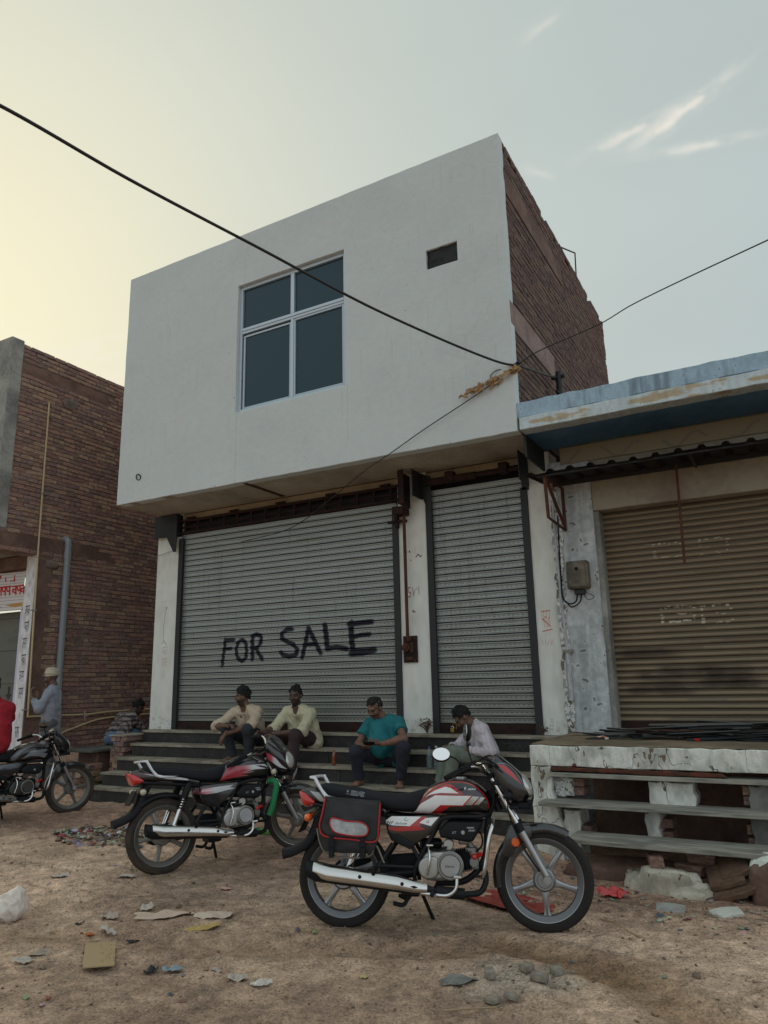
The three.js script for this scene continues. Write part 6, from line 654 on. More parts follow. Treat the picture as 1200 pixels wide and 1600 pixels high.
// ---------------------------------------------------------------- people
const v3 = (a) => V(a[0], a[1], a[2]), sub = (a, b) => [a[0] - b[0], a[1] - b[1], a[2] - b[2]], addv = (a, b, k = 1) => [a[0] + b[0] * k, a[1] + b[1] * k, a[2] + b[2] * k], lerp3 = (a, b, t) => [mix(a[0], b[0], t), mix(a[1], b[1], t), mix(a[2], b[2], t)], norm = (a) => { const l = Math.hypot(...a) || 1; return [a[0] / l, a[1] / l, a[2] / l]; }, crossv = (a, b) => [a[1] * b[2] - a[2] * b[1], a[2] * b[0] - a[0] * b[2], a[0] * b[1] - a[1] * b[0]], dotv = (a, b) => a[0] * b[0] + a[1] * b[1] + a[2] * b[2];
function bone(a, b, ra, rb = ra, cut) { const d = sub(b, a), L = dotv(d, d) || 1e-9, l = Math.sqrt(L); return { a, b, d, L, ra, rb, cut, dir: [d[0] / l, d[1] / l, d[2] / l] }; }
function bd(B, x, y, z) { const px = x - B.a[0], py = y - B.a[1], pz = z - B.a[2]; let t = (px * B.d[0] + py * B.d[1] + pz * B.d[2]) / B.L; const tc = t < 0 ? 0 : t > 1 ? 1 : t; let r = Math.hypot(px - B.d[0] * tc, py - B.d[1] * tc, pz - B.d[2] * tc) - (B.ra + (B.rb - B.ra) * tc); if (B.cut) { const q = (x - B.b[0]) * B.dir[0] + (y - B.b[1]) * B.dir[1] + (z - B.b[2]) * B.dir[2]; if (q > r) r = q; } return r; }
const smin = (a, b, k) => { const h = Math.max(k - Math.abs(a - b), 0) / k; return Math.min(a, b) - h * h * k * 0.25; }, smax = (a, b, k) => -smin(-a, -b, k);
const field = (bones, k) => (x, y, z) => { let d = 9; for (let i = 0; i < bones.length; i++) d = smin(d, bd(bones[i], x, y, z), k); return d; };
function bounds(bones, m = 0.03) { const lo = [9e9, 9e9, 9e9], hi = [-9e9, -9e9, -9e9]; for (const b of bones) for (const [p, r] of [[b.a, b.ra], [b.b, b.rb]]) for (let k = 0; k < 3; k++) { lo[k] = Math.min(lo[k], p[k] - r - m); hi[k] = Math.max(hi[k], p[k] + r + m); } return [lo, hi]; }
const ell = (x, y, z, rx, ry, rz) => { const k0 = Math.hypot(x / rx, y / ry, z / rz), k1 = Math.hypot(x / (rx * rx), y / (ry * ry), z / (rz * rz)); return k1 < 1e-6 ? -Math.min(rx, ry, rz) : (k0 * (k0 - 1)) / k1; };
function headFrame(c, f, up = [0, 1, 0]) { f = norm(f); const s = norm(crossv(up, f)), u = crossv(f, s); return (x, y, z) => { const p = [x - c[0], y - c[1], z - c[2]]; return [dotv(p, s), dotv(p, u), dotv(p, f)]; }; }
function hand(w, d, n, side, curl, thumbIn = 0.4) { // wrist, direction of the fingers, way the palm faces, side of the thumb (+1/-1), bend per joint
  d = norm(d); const t = norm(crossv(n, d)).map((q) => q * side); n = norm(crossv(d, crossv(n, d))); const B = [], P3 = (a, b, c) => addv(addv(addv(w, d, a), t, b), n, c);
  const L = [[0.038, 0.024, 0.019], [0.043, 0.027, 0.021], [0.040, 0.026, 0.020], [0.031, 0.020, 0.017]];
  for (let f = 0; f < 4; f++) { const off = 0.027 - f * 0.018, base = P3(0.088 - Math.abs(f - 1.2) * 0.005, off, 0); B.push(bone(P3(0.005, off * 0.55, 0), base, 0.015, 0.0115)); let p = base, a = 0.12 + f * 0.05; for (let s = 0; s < 3; s++) { a += (Array.isArray(curl) ? curl[f] : curl) * (s ? 1 : 0.8); const q = addv(addv(p, d, Math.cos(a) * L[f][s]), n, Math.sin(a) * L[f][s]); B.push(bone(p, q, 0.0098 - s * 0.0008, 0.009 - s * 0.0009)); p = q; } }
  const b0 = P3(0.022, 0.022, 0.006), b1 = P3(0.056, 0.050 - thumbIn * 0.014, 0.014 + thumbIn * 0.014), b2 = P3(0.084, 0.054 - thumbIn * 0.036, 0.02 + thumbIn * 0.026); B.push(bone(b0, b1, 0.0155, 0.0115), bone(b1, b2, 0.011, 0.0085)); return B;
}
function person(name, o) {
  const base = o.base, lc = (p) => sub(p, base), J = {}; for (const k of Object.keys(o.j)) J[k] = lc(o.j[k]); { const m = lerp3(J.shR, J.shL, 0.5), dn = (q) => addv(lerp3(q, m, 0.09), o.up || [0, 1, 0], -0.018); J.shR = dn(J.shR); J.shL = dn(J.shL); }
  const g = thing('person', o.label, 'person', base, 0, null), s = o.s || 1, seedn = o.seed || 1, sk = o.skin;
  const F = norm(o.face), U = norm(o.up || [0, 1, 0]), hs = o.headScale || 1, hf = headFrame(J.head, F, U);
  const shade = (x, y, z) => { const n = 0.86 + 0.28 * n3(x * 40, y * 40, z * 40); return sk.map((q) => q * n); };
  // body
  const pel = lerp3(J.hipR, J.hipL, 0.5), chest = lerp3(J.shR, J.shL, 0.5), B = [], arm = (S, E, W) => B.push(bone(J[S], J[E], 0.047 * s, 0.038 * s), bone(J[E], lerp3(J[E], J[W], 0.3), 0.038 * s, 0.041 * s), bone(lerp3(J[E], J[W], 0.3), J[W], 0.041 * s, 0.026 * s)), leg = (h, k, a) => B.push(bone(J[h], J[k], 0.075, 0.052), bone(J[k], lerp3(J[k], J[a], 0.35), 0.05, 0.052), bone(lerp3(J[k], J[a], 0.35), J[a], 0.052, 0.034));
  arm('shR', 'elR', 'wrR'); arm('shL', 'elL', 'wrL'); leg('hipR', 'knR', 'anR'); leg('hipL', 'knL', 'anL');
  B.push(bone(J.shR, J.shL, 0.05), bone(J.neck, J.head, 0.054, 0.056), bone(chest, J.neck, 0.06, 0.056), bone(lerp3(J.shR, J.shL, 0.3), J.hipR, 0.08, 0.09), bone(lerp3(J.shL, J.shR, 0.3), J.hipL, 0.08, 0.09));
  const geos = []; const fb = field(B, 0.03); geos.push(nets(fb, ...bounds(B), 0.0125, shade));
  for (const [a, t] of [['anR', 'toeR'], ['anL', 'toeL']]) if (J[t]) { const d = norm(sub(J[t], J[a])), fl = norm([d[0], 0, d[2]]), rt = norm(crossv(fl, [0, 1, 0])), y0 = J[t][1], heel = [J[a][0] - fl[0] * 0.045, y0 + 0.012, J[a][2] - fl[2] * 0.045], ball = [J[t][0] - fl[0] * 0.05, y0, J[t][2] - fl[2] * 0.05], Ft = [bone(J[a], heel, 0.036, 0.034), bone(heel, ball, 0.034, 0.026), bone(J[a], ball, 0.034, 0.026), bone(addv(ball, rt, 0.026), addv(ball, rt, -0.026), 0.022)]; for (let i = 0; i < 5; i++) { const q = addv(ball, rt, 0.036 - i * 0.018); Ft.push(bone(q, addv(addv(q, fl, 0.055 - i * 0.007), [0, -0.006, 0]), i ? 0.010 : 0.013, i ? 0.0085 : 0.011)); } const ff = field(Ft, 0.012); geos.push(nets(ff, ...bounds(Ft, 0.015), 0.005, shade)); }
  for (const h of o.hands) { const w = J[h.w], HB = hand(w, h.d, h.n, h.side, h.curl, h.thumb); HB.push(bone(addv(w, norm(h.d), -0.03), w, 0.025, 0.022)); geos.push(nets(field(HB, 0.009), ...bounds(HB, 0.012), 0.004, shade)); }
  const beard = o.beard || 0, fh = (x, y, z) => { const [a, b, c] = hf(x, y, z).map((q) => q / hs), A = Math.abs(a); let d = ell(a, b - 0.03, c + 0.012, 0.073, 0.090, 0.092); d = smin(d, ell(a, b + 0.045, c - 0.02, 0.055, 0.072, 0.066), 0.03); d = smin(d, Math.hypot(a, b + 0.098, c - 0.056) - 0.02, 0.025); d = smin(d, bd(NB, a, b, c), 0.014); d = smin(d, bd(BR, a, b, c), 0.02); d = smin(d, Math.hypot(A - 0.042, b + 0.03, c - 0.058) - 0.022, 0.025); d = smax(d, -(Math.hypot(A - 0.032, b - 0.003, c - 0.099) - 0.016), 0.012); d = smin(d, Math.hypot(A - 0.031, b - 0.002, c - 0.072) - 0.0125, 0.004); d = smin(d, bd(LP, a, b, c), 0.01); d = smin(d, Math.hypot(A - 0.016, b + 0.036, c - 0.092) - 0.010, 0.01); d = smin(d, ell(A - 0.077, b + 0.008, c + 0.006, 0.011, 0.032, 0.02), 0.008); return smin(d, Math.hypot(a, b + 0.11, Math.max(0, Math.abs(c + 0.018) - 0.01)) - 0.05, 0.03) * hs; };
  const NB = bone([0, 0.01, 0.084], [0, -0.032, 0.102], 0.010, 0.0135), BR = bone([-0.036, 0.022, 0.077], [0.036, 0.022, 0.077], 0.0125), LP = bone([-0.019, -0.066, 0.079], [0.019, -0.066, 0.079], 0.0095);
  const r = 0.17 * hs; geos.push(nets(fh, J.head.map((q) => q - r), J.head.map((q) => q + r), 0.005, (x, y, z) => { const [a, b, c] = hf(x, y, z).map((q) => q / hs), A = Math.abs(a), m = 0.9 + 0.2 * n3(x * 60, y * 60, z * 60); let col = sk.map((q) => q * m); if (c > 0.04) { if (Math.hypot((A - 0.032) / 0.015, (b - 0.003) / 0.0085) < 1) col = A > 0.024 && A < 0.04 ? [0.02, 0.016, 0.014] : [0.14, 0.115, 0.10]; else if (A > 0.012 && A < 0.054 && b > 0.016 && b < 0.028) col = sk.map((q) => q * 0.35); else if (A < 0.025 && b < -0.058 && b > -0.076) col = [sk[0] * 0.95, sk[1] * 0.62, sk[2] * 0.62]; else if (Math.hypot(A - 0.032, b) < 0.022) col = col.map((q) => q * 0.84); } if (beard && b < -0.028 && c > -0.02 && !(A < 0.022 && b > -0.078 && b < -0.058)) { const w = clamp((-0.028 - b) / 0.03) * beard; col = col.map((q, i) => mix(q, [0.016, 0.013, 0.012][i], w)); } return col; }));
  part('body', geos, M({ vertexColors: true, roughness: 0.62 }), g);
  // hair
  if (!o.noHair) { const L = (o.hairLift || 0.012) - 0.0055; const hh = (x, y, z) => { const q = hf(x, y, z).map((t) => t / hs), n = (n3(q[0] * 30 + seedn, q[1] * 30, q[2] * 30) - 0.5) * 0.03 + (n3(q[0] * 80, q[1] * 80 + seedn, q[2] * 80) - 0.5) * 0.016; const top = clamp((q[1] - 0.02) / 0.09) * (o.hairTop || 0.008); let d = ell(q[0], q[1] - 0.03, q[2] + 0.012, 0.073 + L, 0.090 + L + top, 0.092 + L) + n; const line = -(0.78 * q[1] - 0.63 * q[2] + (o.hairLine ?? 0) - 0.010) + n * 1.3; d = smax(d, line, 0.012); d = smax(d, -(Math.hypot(Math.abs(q[0]) - 0.085, q[1] + 0.01, q[2] - 0.005) - 0.026), 0.008); return d * hs; }; const hc = o.hairCol || [0.0045, 0.004, 0.004]; part('hair', nets(hh, J.head.map((q) => q - r), J.head.map((q) => q + r), 0.005, (x, y, z) => { const n = 0.6 + 0.9 * n3(x * 120, y * 60, z * 120); return hc.map((q) => q * n); }), M({ vertexColors: true, roughness: 0.85 }), g); }
  if (o.moustache) { const inv = (q) => { const f = F, sv = norm(crossv(U, f)), u = crossv(f, sv); return addv(addv(addv(J.head, sv, q[0] * hs), u, q[1] * hs), f, q[2] * hs); }; const mb = [bone(inv([-0.004, -0.050, 0.094]), inv([-0.026, -0.058, 0.080]), 0.0075, 0.0055), bone(inv([0.004, -0.050, 0.094]), inv([0.026, -0.058, 0.080]), 0.0075, 0.0055)]; part('moustache', nets(field(mb, 0.006), ...bounds(mb, 0.01), 0.0035), M({ color: C(0.012, 0.01, 0.01), roughness: 0.7 }), g); }
  // clothes
  const fold = (amp, k) => (x, y, z) => amp * (n3(x * k + seedn * 7, y * k * 0.8, z * k) - 0.5) * 2.4 + amp * 1.9 * (Math.abs(n3(x * k * 1.5 + y * 9, y * k * 0.7 + seedn, z * k * 1.5 - y * 7) - 0.5) * 2 - 0.4);
  const T = o.shirt, tb = [], ex = T.fat || 0; const inR = lerp3(J.shR, J.shL, 0.24), inL = lerp3(J.shL, J.shR, 0.24), bot = T.drop || [0, 0, 0], hR = addv(J.hipR, bot), hL = addv(J.hipL, bot);
  tb.push(bone(J.neck, lerp3(J.shR, J.neck, 0.12), 0.055, 0.05), bone(J.neck, lerp3(J.shL, J.neck, 0.12), 0.055, 0.05)); tb.push(bone(inR, lerp3(inR, hR, 0.5), 0.088, 0.105 + ex), bone(lerp3(inR, hR, 0.5), hR, 0.105 + ex, T.hemR || 0.118), bone(inL, lerp3(inL, hL, 0.5), 0.092, 0.105 + ex), bone(lerp3(inL, hL, 0.5), hL, 0.105 + ex, T.hemR || 0.118), bone(lerp3(J.shR, J.shL, 0.08), lerp3(J.shL, J.shR, 0.08), 0.056), bone(chest, lerp3(chest, J.neck, 0.5), 0.075, 0.062));
  if (T.belly) tb.push(bone(lc(T.belly[0]), lc(T.belly[0]), T.belly[1]));
  for (const q of T.extra || []) tb.push(bone(lc(q[0]), lc(q[1]), q[2], q[3], q[4]));
  for (const [S, E, W] of [['shR', 'elR', 'wrR'], ['shL', 'elL', 'wrL']]) { const t = T.sleeve, r0 = T.loose || 0.062; if (t <= 1) tb.push(bone(J[S], lerp3(J[S], J[E], t), r0, r0 * 0.98, true)); else tb.push(bone(J[S], J[E], r0, r0 * 0.9), bone(J[E], lerp3(J[E], J[W], t - 1), r0 * 0.92, r0 * (T.cuff || 0.85), true)); }
  const ff = fold((T.fold || 0.006) * 1.25, 15), tf = field(tb, 0.035), fwd = norm(crossv(norm(sub(J.shL, J.shR)), [0, 1, 0])), nk = bone(J.neck, addv(addv(J.neck, fwd, 0.07), [0, 1, 0], T.open ? -0.09 : -0.0), T.open ? 0.052 : 0.05, T.open ? 0.022 : 0.03), nk2 = bone(J.neck, addv(J.neck, U, 0.2), 0.066), hem = T.hem ? lc(T.hem) : null, hemN = T.hemN || [0, -1, 0];
  const side = norm(sub(J.shL, J.shR)); const shirt = (x, y, z) => { let d = tf(x, y, z); if (d > 0.08) return d; d += ff(x, y, z); d = smax(d, -bd(nk, x, y, z), 0.01); d = smax(d, -bd(nk2, x, y, z), 0.008); if (hem) d = smax(d, (x - hem[0]) * hemN[0] + (y - hem[1]) * hemN[1] + (z - hem[2]) * hemN[2] + 0.02 * (n3(x * 9, 3, z * 9) - 0.5), 0.01); return d; };
  const [lo, hi] = bounds(tb, 0.035); part('shirt', nets(shirt, lo, hi, 0.0115, (x, y, z) => { let n = 0.88 + 0.24 * n3(x * 12, y * 12, z * 12); const q = sub([x, y, z], chest), sd = dotv(q, side), fr = dotv(q, fwd); if (T.collar && fr > 0.02 && Math.abs(sd + 0.004) < 0.006) n *= 0.72; if (T.collar && fr > 0.03 && y < chest[1] - 0.05 && y > chest[1] - 0.16 && (Math.abs(sd - 0.035) < 0.004 || Math.abs(sd - 0.115) < 0.004 || (sd > 0.035 && sd < 0.115 && Math.abs(y - chest[1] + 0.06) < 0.006))) n *= 0.8; return T.col(x, y, z, n); }), M({ vertexColors: true, roughness: 0.85, bumpMap: rep(grainT, 20), bumpScale: 0.0008 }), g);
  { const cf = []; for (const [S, E, W] of [['shR', 'elR', 'wrR'], ['shL', 'elL', 'wrL']]) { const t = T.sleeve, r0 = T.loose || 0.062, e = t <= 1 ? lerp3(J[S], J[E], t) : lerp3(J[E], J[W], t - 1), d = t <= 1 ? norm(sub(J[E], J[S])) : norm(sub(J[W], J[E])), rad = (t <= 1 ? r0 * 0.98 : r0 * (T.cuff || 0.85)) - 0.003; const c = new THREE.TorusGeometry(rad, 0.0075, 8, 22).scale(1, 1, t > 1 ? 2.2 : 1.0).applyQuaternion(new THREE.Quaternion().setFromUnitVectors(V(0, 0, 1), v3(d))).translate(...addv(e, d, -0.008)); cf.push(solid(c, T.col(e[0], e[1], e[2], 0.92))); } part('cuff', cf[0], M({ vertexColors: true, roughness: 0.85 }), g); part('cuff', cf[1], M({ vertexColors: true, roughness: 0.85 }), g); }
  if (T.collar) { const q = new THREE.Quaternion().setFromUnitVectors(V(0, 0, 1), v3(norm(addv([0, 1, 0], fwd, 0.45)))), c = new THREE.TorusGeometry(0.062, 0.010, 8, 24, Math.PI * 1.5).rotateZ(0); const fw = v3(fwd).applyQuaternion(q.clone().invert()), a = Math.atan2(fw.y, fw.x); c.rotateZ(a + Math.PI * 0.25).scale(1, 1, 1.9).applyQuaternion(q).translate(...addv(addv(J.neck, [0, 1, 0], 0.012), fwd, 0.012)); part('collar', solid(c, T.col(0, 0, 0, 1.02)), M({ vertexColors: true, roughness: 0.85 }), g); }
  const Q = o.trousers, qb = [bone(J.hipR, J.hipL, 0.115, 0.115), bone(J.hipR, J.knR, 0.105, 0.078), bone(J.hipL, J.knL, 0.105, 0.078), bone(J.knR, lerp3(J.knR, J.anR, Q.len || 0.97), 0.074, Q.cuff || 0.064, true), bone(J.knL, lerp3(J.knL, J.anL, Q.len || 0.97), 0.074, Q.cuff || 0.064, true)], qf = field(qb, 0.03), fq = fold(0.006, 13);
  const tr = (x, y, z) => { const d = qf(x, y, z); return d > 0.07 ? d : d + fq(x, y, z); }; part('trousers', nets(tr, ...bounds(qb, 0.03), 0.0115, (x, y, z) => { const n = 0.85 + 0.3 * n3(x * 14, y * 14, z * 14); return Q.col(x, y, z, n); }), M({ vertexColors: true, roughness: 0.9, bumpMap: rep(grainT, 20), bumpScale: 0.0008 }), g);
  if (o.more) o.more(g, J, lc, F, U);
  return g;
}
const plain = (c) => (x, y, z, n) => c.map((q) => q * n);
// (R is the side that lies left in the photograph, L the right)
person('a', { label: 'seated person in beige shirt looking left with forearms crossed on knees', base: [-6.68, 0.708, -8.2], seed: 3, skin: [0.155, 0.082, 0.056], face: [-0.82, -0.06, 0.56], up: [0.0, 1, 0.12], beard: 0.85, moustache: true, hairTop: 0.02, hairLift: 0.015,
  j: { head: [-6.66, 1.375, -8.02], neck: [-6.66, 1.245, -8.06], shR: [-6.84, 1.18, -8.06], shL: [-6.47, 1.18, -8.14], elR: [-6.98, 0.985, -7.86], elL: [-6.42, 1.01, -7.93], wrR: [-6.70, 1.005, -7.74], wrL: [-6.68, 0.90, -7.70], hipR: [-6.76, 0.815, -8.24], hipL: [-6.56, 0.815, -8.26], knR: [-6.78, 0.955, -7.84], knL: [-6.44, 0.945, -7.86], anR: [-6.74, 0.60, -7.92], anL: [-6.46, 0.60, -7.93], toeR: [-6.78, 0.556, -7.76], toeL: [-6.46, 0.556, -7.76] },
  hands: [{ w: 'wrR', d: [0.95, 0.12, 0.1], n: [0.1, -0.9, 0.1], side: 1, curl: 0.42 }, { w: 'wrL', d: [-0.72, -0.85, 0.15], n: [0.4, -0.2, -0.9], side: 1, curl: 0.22 }],
  shirt: { col: plain([0.53, 0.43, 0.32]), sleeve: 1.1, loose: 0.068, cuff: 0.92, collar: true, open: true, fold: 0.007, extra: [] }, trousers: { col: plain([0.028, 0.033, 0.043]) } });
person('b', { label: 'seated person in pale yellow shirt and maroon trousers with hands clasped, facing the street', base: [-5.86, 0.708, -8.2], seed: 8, skin: [0.098, 0.054, 0.04], face: [0.20, -0.08, 0.97], beard: 0.95, moustache: true, hairTop: 0.018, hairLift: 0.014,
  j: { head: [-5.81, 1.375, -8.06], neck: [-5.81, 1.235, -8.10], shR: [-6.00, 1.165, -8.10], shL: [-5.60, 1.165, -8.14], elR: [-6.10, 0.95, -7.96], elL: [-5.60, 0.93, -7.92], wrR: [-6.08, 0.925, -7.72], wrL: [-5.90, 0.915, -7.72], hipR: [-5.88, 0.82, -8.26], hipL: [-5.66, 0.82, -8.26], knR: [-5.98, 0.86, -7.82], knL: [-5.63, 0.89, -7.80], anR: [-5.94, 0.45, -7.76], anL: [-5.66, 0.45, -7.74], toeR: [-5.96, 0.378, -7.62], toeL: [-5.66, 0.378, -7.60] },
  hands: [{ w: 'wrR', d: [-0.25, 0.02, 0.75], n: [0.6, -0.5, 0.2], side: 1, curl: 0.5 }, { w: 'wrL', d: [-0.92, -0.05, 0.4], n: [-0.1, -0.8, -0.4], side: -1, curl: 0.4 }],
  shirt: { col: plain([0.52, 0.49, 0.34]), sleeve: 1.16, loose: 0.07, cuff: 0.95, collar: true, open: true, fold: 0.008, drop: [0.02, -0.03, 0] }, trousers: { col: plain([0.043, 0.024, 0.026]), cuff: 0.075 } });
person('c', { label: 'seated person in teal shirt looking down at a black phone in both hands', base: [-4.4, 0.531, -8.0], seed: 12, skin: [0.185, 0.098, 0.066], face: [-0.12, -0.5, 0.86], up: [0, 0.86, 0.5], moustache: true, beard: 0.25, hairCol: [0.010, 0.010, 0.010], hairLift: 0.0125, hairTop: 0.006, hairLine: 0.004, s: 1.16, headScale: 1.03,
  j: { head: [-4.50, 1.225, -7.86], neck: [-4.45, 1.115, -7.95], shR: [-4.66, 1.045, -7.96], shL: [-4.23, 1.065, -7.98], elR: [-4.72, 0.80, -7.84], elL: [-4.05, 0.88, -7.74], wrR: [-4.54, 0.785, -7.66], wrL: [-4.27, 0.83, -7.62], hipR: [-4.48, 0.65, -8.0], hipL: [-4.26, 0.65, -8.0], knR: [-4.62, 0.735, -7.6], knL: [-4.02, 0.79, -7.66], anR: [-4.62, 0.42, -7.68], anL: [-4.10, 0.43, -7.72], toeR: [-4.63, 0.378, -7.56], toeL: [-4.06, 0.376, -7.60] },
  hands: [{ w: 'wrR', d: [0.8, 0.15, 0.45], n: [0.3, 0.85, -0.3], side: -1, curl: 0.45, thumb: 0.7 }, { w: 'wrL', d: [-0.85, 0.05, 0.35], n: [-0.35, 0.85, -0.3], side: 1, curl: 0.45, thumb: 0.7 }],
  shirt: { col: plain([0.010, 0.155, 0.175]), sleeve: 0.56, loose: 0.075, collar: false, fold: 0.006, fat: 0.03, hemR: 0.125, belly: [[-4.42, 0.80, -7.86], 0.155], extra: [[[-4.45, 0.98, -7.9], [-4.43, 0.82, -7.85], 0.12, 0.14]] },
  trousers: { col: (x, y, z, n) => { const v = [0.019, 0.021, 0.033]; return v.map((q) => q * n); }, cuff: 0.06, len: 0.95 } });
person('d', { label: 'seated person in white striped shirt bowed forward before the narrow shutter', base: [-3.2, 0.531, -8.0], seed: 21, skin: [0.135, 0.072, 0.05], face: [-0.58, -0.74, 0.42], up: [-0.55, 0.66, 0.42], moustache: true, hairLift: 0.014, hairTop: 0.012,
  j: { head: [-3.36, 1.12, -7.86], neck: [-3.28, 1.05, -7.95], shR: [-3.36, 0.995, -8.09], shL: [-3.13, 0.985, -7.83], elR: [-3.46, 0.78, -7.95], elL: [-3.00, 0.75, -7.77], wrR: [-3.47, 0.81, -7.76], wrL: [-3.24, 0.785, -7.66], hipR: [-3.20, 0.655, -8.09], hipL: [-3.07, 0.655, -7.95], knR: [-3.50, 0.745, -7.73], knL: [-3.36, 0.755, -7.58], anR: [-3.58, 0.42, -7.68], anL: [-3.44, 0.42, -7.55], toeR: [-3.66, 0.376, -7.60], toeL: [-3.52, 0.376, -7.47] },
  hands: [{ w: 'wrR', d: [-0.6, 0.0, 0.5], n: [0.2, -0.8, 0.1], side: 1, curl: 0.45 }, { w: 'wrL', d: [-0.85, 0.1, 0.3], n: [0, -0.9, 0], side: -1, curl: 0.4 }],
  shirt: { col: (x, y, z, n) => { const st = Math.sin((x * 0.75 - z * 0.6) * 150) > 0.55 ? 0.86 : 1; return [0.55 * n * st, 0.50 * n * st, 0.545 * n * st]; }, sleeve: 1.9, loose: 0.066, cuff: 0.66, collar: true, open: true, fold: 0.008, hemR: 0.112 }, trousers: { col: plain([0.15, 0.175, 0.145]), cuff: 0.07 } });
const gT = gfine(-9.86, -7.46);
person('t', { label: 'standing person in white turban and grey kurta beside the drain pipe', base: [-9.86, gT, -7.46], seed: 31, skin: [0.12, 0.066, 0.048], face: [-0.86, -0.18, 0.48], noHair: true, beard: 0.6, moustache: true,
  j: { head: [-9.90, gT + 1.535, -7.44], neck: [-9.86, gT + 1.40, -7.46], shR: [-9.94, gT + 1.32, -7.60], shL: [-9.77, gT + 1.32, -7.31], elR: [-10.02, gT + 1.06, -7.52], elL: [-9.82, gT + 1.08, -7.21], wrR: [-10.10, gT + 1.26, -7.38], wrL: [-9.99, gT + 1.26, -7.20], hipR: [-9.90, gT + 0.86, -7.54], hipL: [-9.81, gT + 0.86, -7.38], knR: [-9.90, gT + 0.46, -7.54], knL: [-9.81, gT + 0.46, -7.38], anR: [-9.90, gT + 0.08, -7.54], anL: [-9.80, gT + 0.08, -7.38], toeR: [-10.02, gT + 0.02, -7.46], toeL: [-9.93, gT + 0.02, -7.30] },
  hands: [{ w: 'wrR', d: [-0.3, 0.9, 0.1], n: [0.3, 0.2, 0.9], side: 1, curl: 0.4 }, { w: 'wrL', d: [-0.35, 0.9, 0.0], n: [0.4, 0.2, -0.9], side: -1, curl: 0.5 }],
  shirt: { col: (x, y, z, n) => { const t = sst(0.75, 1.25, y); return [mix(0.23, 0.25, t) * n, mix(0.225, 0.275, t) * n, mix(0.235, 0.33, t) * n]; }, sleeve: 1.7, loose: 0.066, cuff: 0.7, fold: 0.006, fat: -0.012, hemR: 0.105, extra: [[[-9.86, gT + 1.2, -7.46], [-9.855, gT + 0.58, -7.46], 0.115, 0.135, true], [[-9.88, gT + 0.95, -7.51], [-9.89, gT + 0.57, -7.52], 0.105, 0.12, true], [[-9.83, gT + 0.95, -7.41], [-9.82, gT + 0.57, -7.40], 0.105, 0.12, true]] }, trousers: { col: plain([0.10, 0.10, 0.11]), cuff: 0.085 },
  more: (g, J, lc, F) => { const l = []; for (let i = 0; i < 6; i++) { const t = new THREE.TorusGeometry(0.083 - Math.abs(i - 2) * 0.004, 0.022, 8, 30).scale(1, 1.12, 1).rotateX(Math.PI / 2).rotateZ((h2(i, 1, 5) - 0.5) * 0.5).rotateX((h2(i, 2, 5) - 0.5) * 0.5); l.push(t.rotateY(0.5).translate(J.head[0] + 0.01, J.head[1] + 0.035 + i * 0.014, J.head[2])); } l.push(sph(J.head[0] + 0.012, J.head[1] + 0.06, J.head[2], 0.085, 0.06, 0.09)); part('turban', l, M({ color: C(0.55, 0.5, 0.38), roughness: 0.9, bumpMap: rep(grainT, 9), bumpScale: 0.004 }), g); } });
person('p', { label: 'seated person in plaid shirt and blue jeans hunched beside the left end of the steps', base: [-9.8, 0.62, -8.65], seed: 44, skin: [0.085, 0.048, 0.036], face: [0.25, -0.55, -0.8], up: [0.1, 0.83, -0.5], hairLift: 0.018, hairTop: 0.012,
  j: { head: [-9.78, 1.195, -9.07], neck: [-9.80, 1.11, -8.95], shR: [-9.98, 1.05, -8.86], shL: [-9.62, 1.05, -8.86], elR: [-10.0, 0.83, -9.0], elL: [-9.62, 0.86, -9.02], wrR: [-9.86, 0.90, -9.18], wrL: [-9.68, 0.91, -9.2], hipR: [-9.9, 0.73, -8.65], hipL: [-9.7, 0.73, -8.65], knR: [-9.92, 0.79, -9.07], knL: [-9.7, 0.80, -9.07], anR: [-9.92, 0.36, -9.0], anL: [-9.7, 0.36, -9.0], toeR: [-9.92, 0.3, -9.15], toeL: [-9.7, 0.3, -9.15] },
  hands: [{ w: 'wrR', d: [0.5, 0.2, -0.6], n: [0.2, 0.8, 0.1], side: 1, curl: 0.45 }, { w: 'wrL', d: [-0.5, 0.2, -0.6], n: [-0.2, 0.8, 0.1], side: -1, curl: 0.45 }],
  shirt: { col: (x, y, z, n) => { const a = Math.sin((x * 0.5 + z) * 88) > 0.3, b = Math.sin(y * 88) > 0.3; const c = a && b ? [0.02, 0.02, 0.022] : a || b ? [0.09, 0.075, 0.07] : [0.27, 0.23, 0.21]; return c.map((q) => q * n); }, sleeve: 1.25, loose: 0.066, collar: true, fold: 0.006 }, trousers: { col: plain([0.10, 0.17, 0.29]) } });
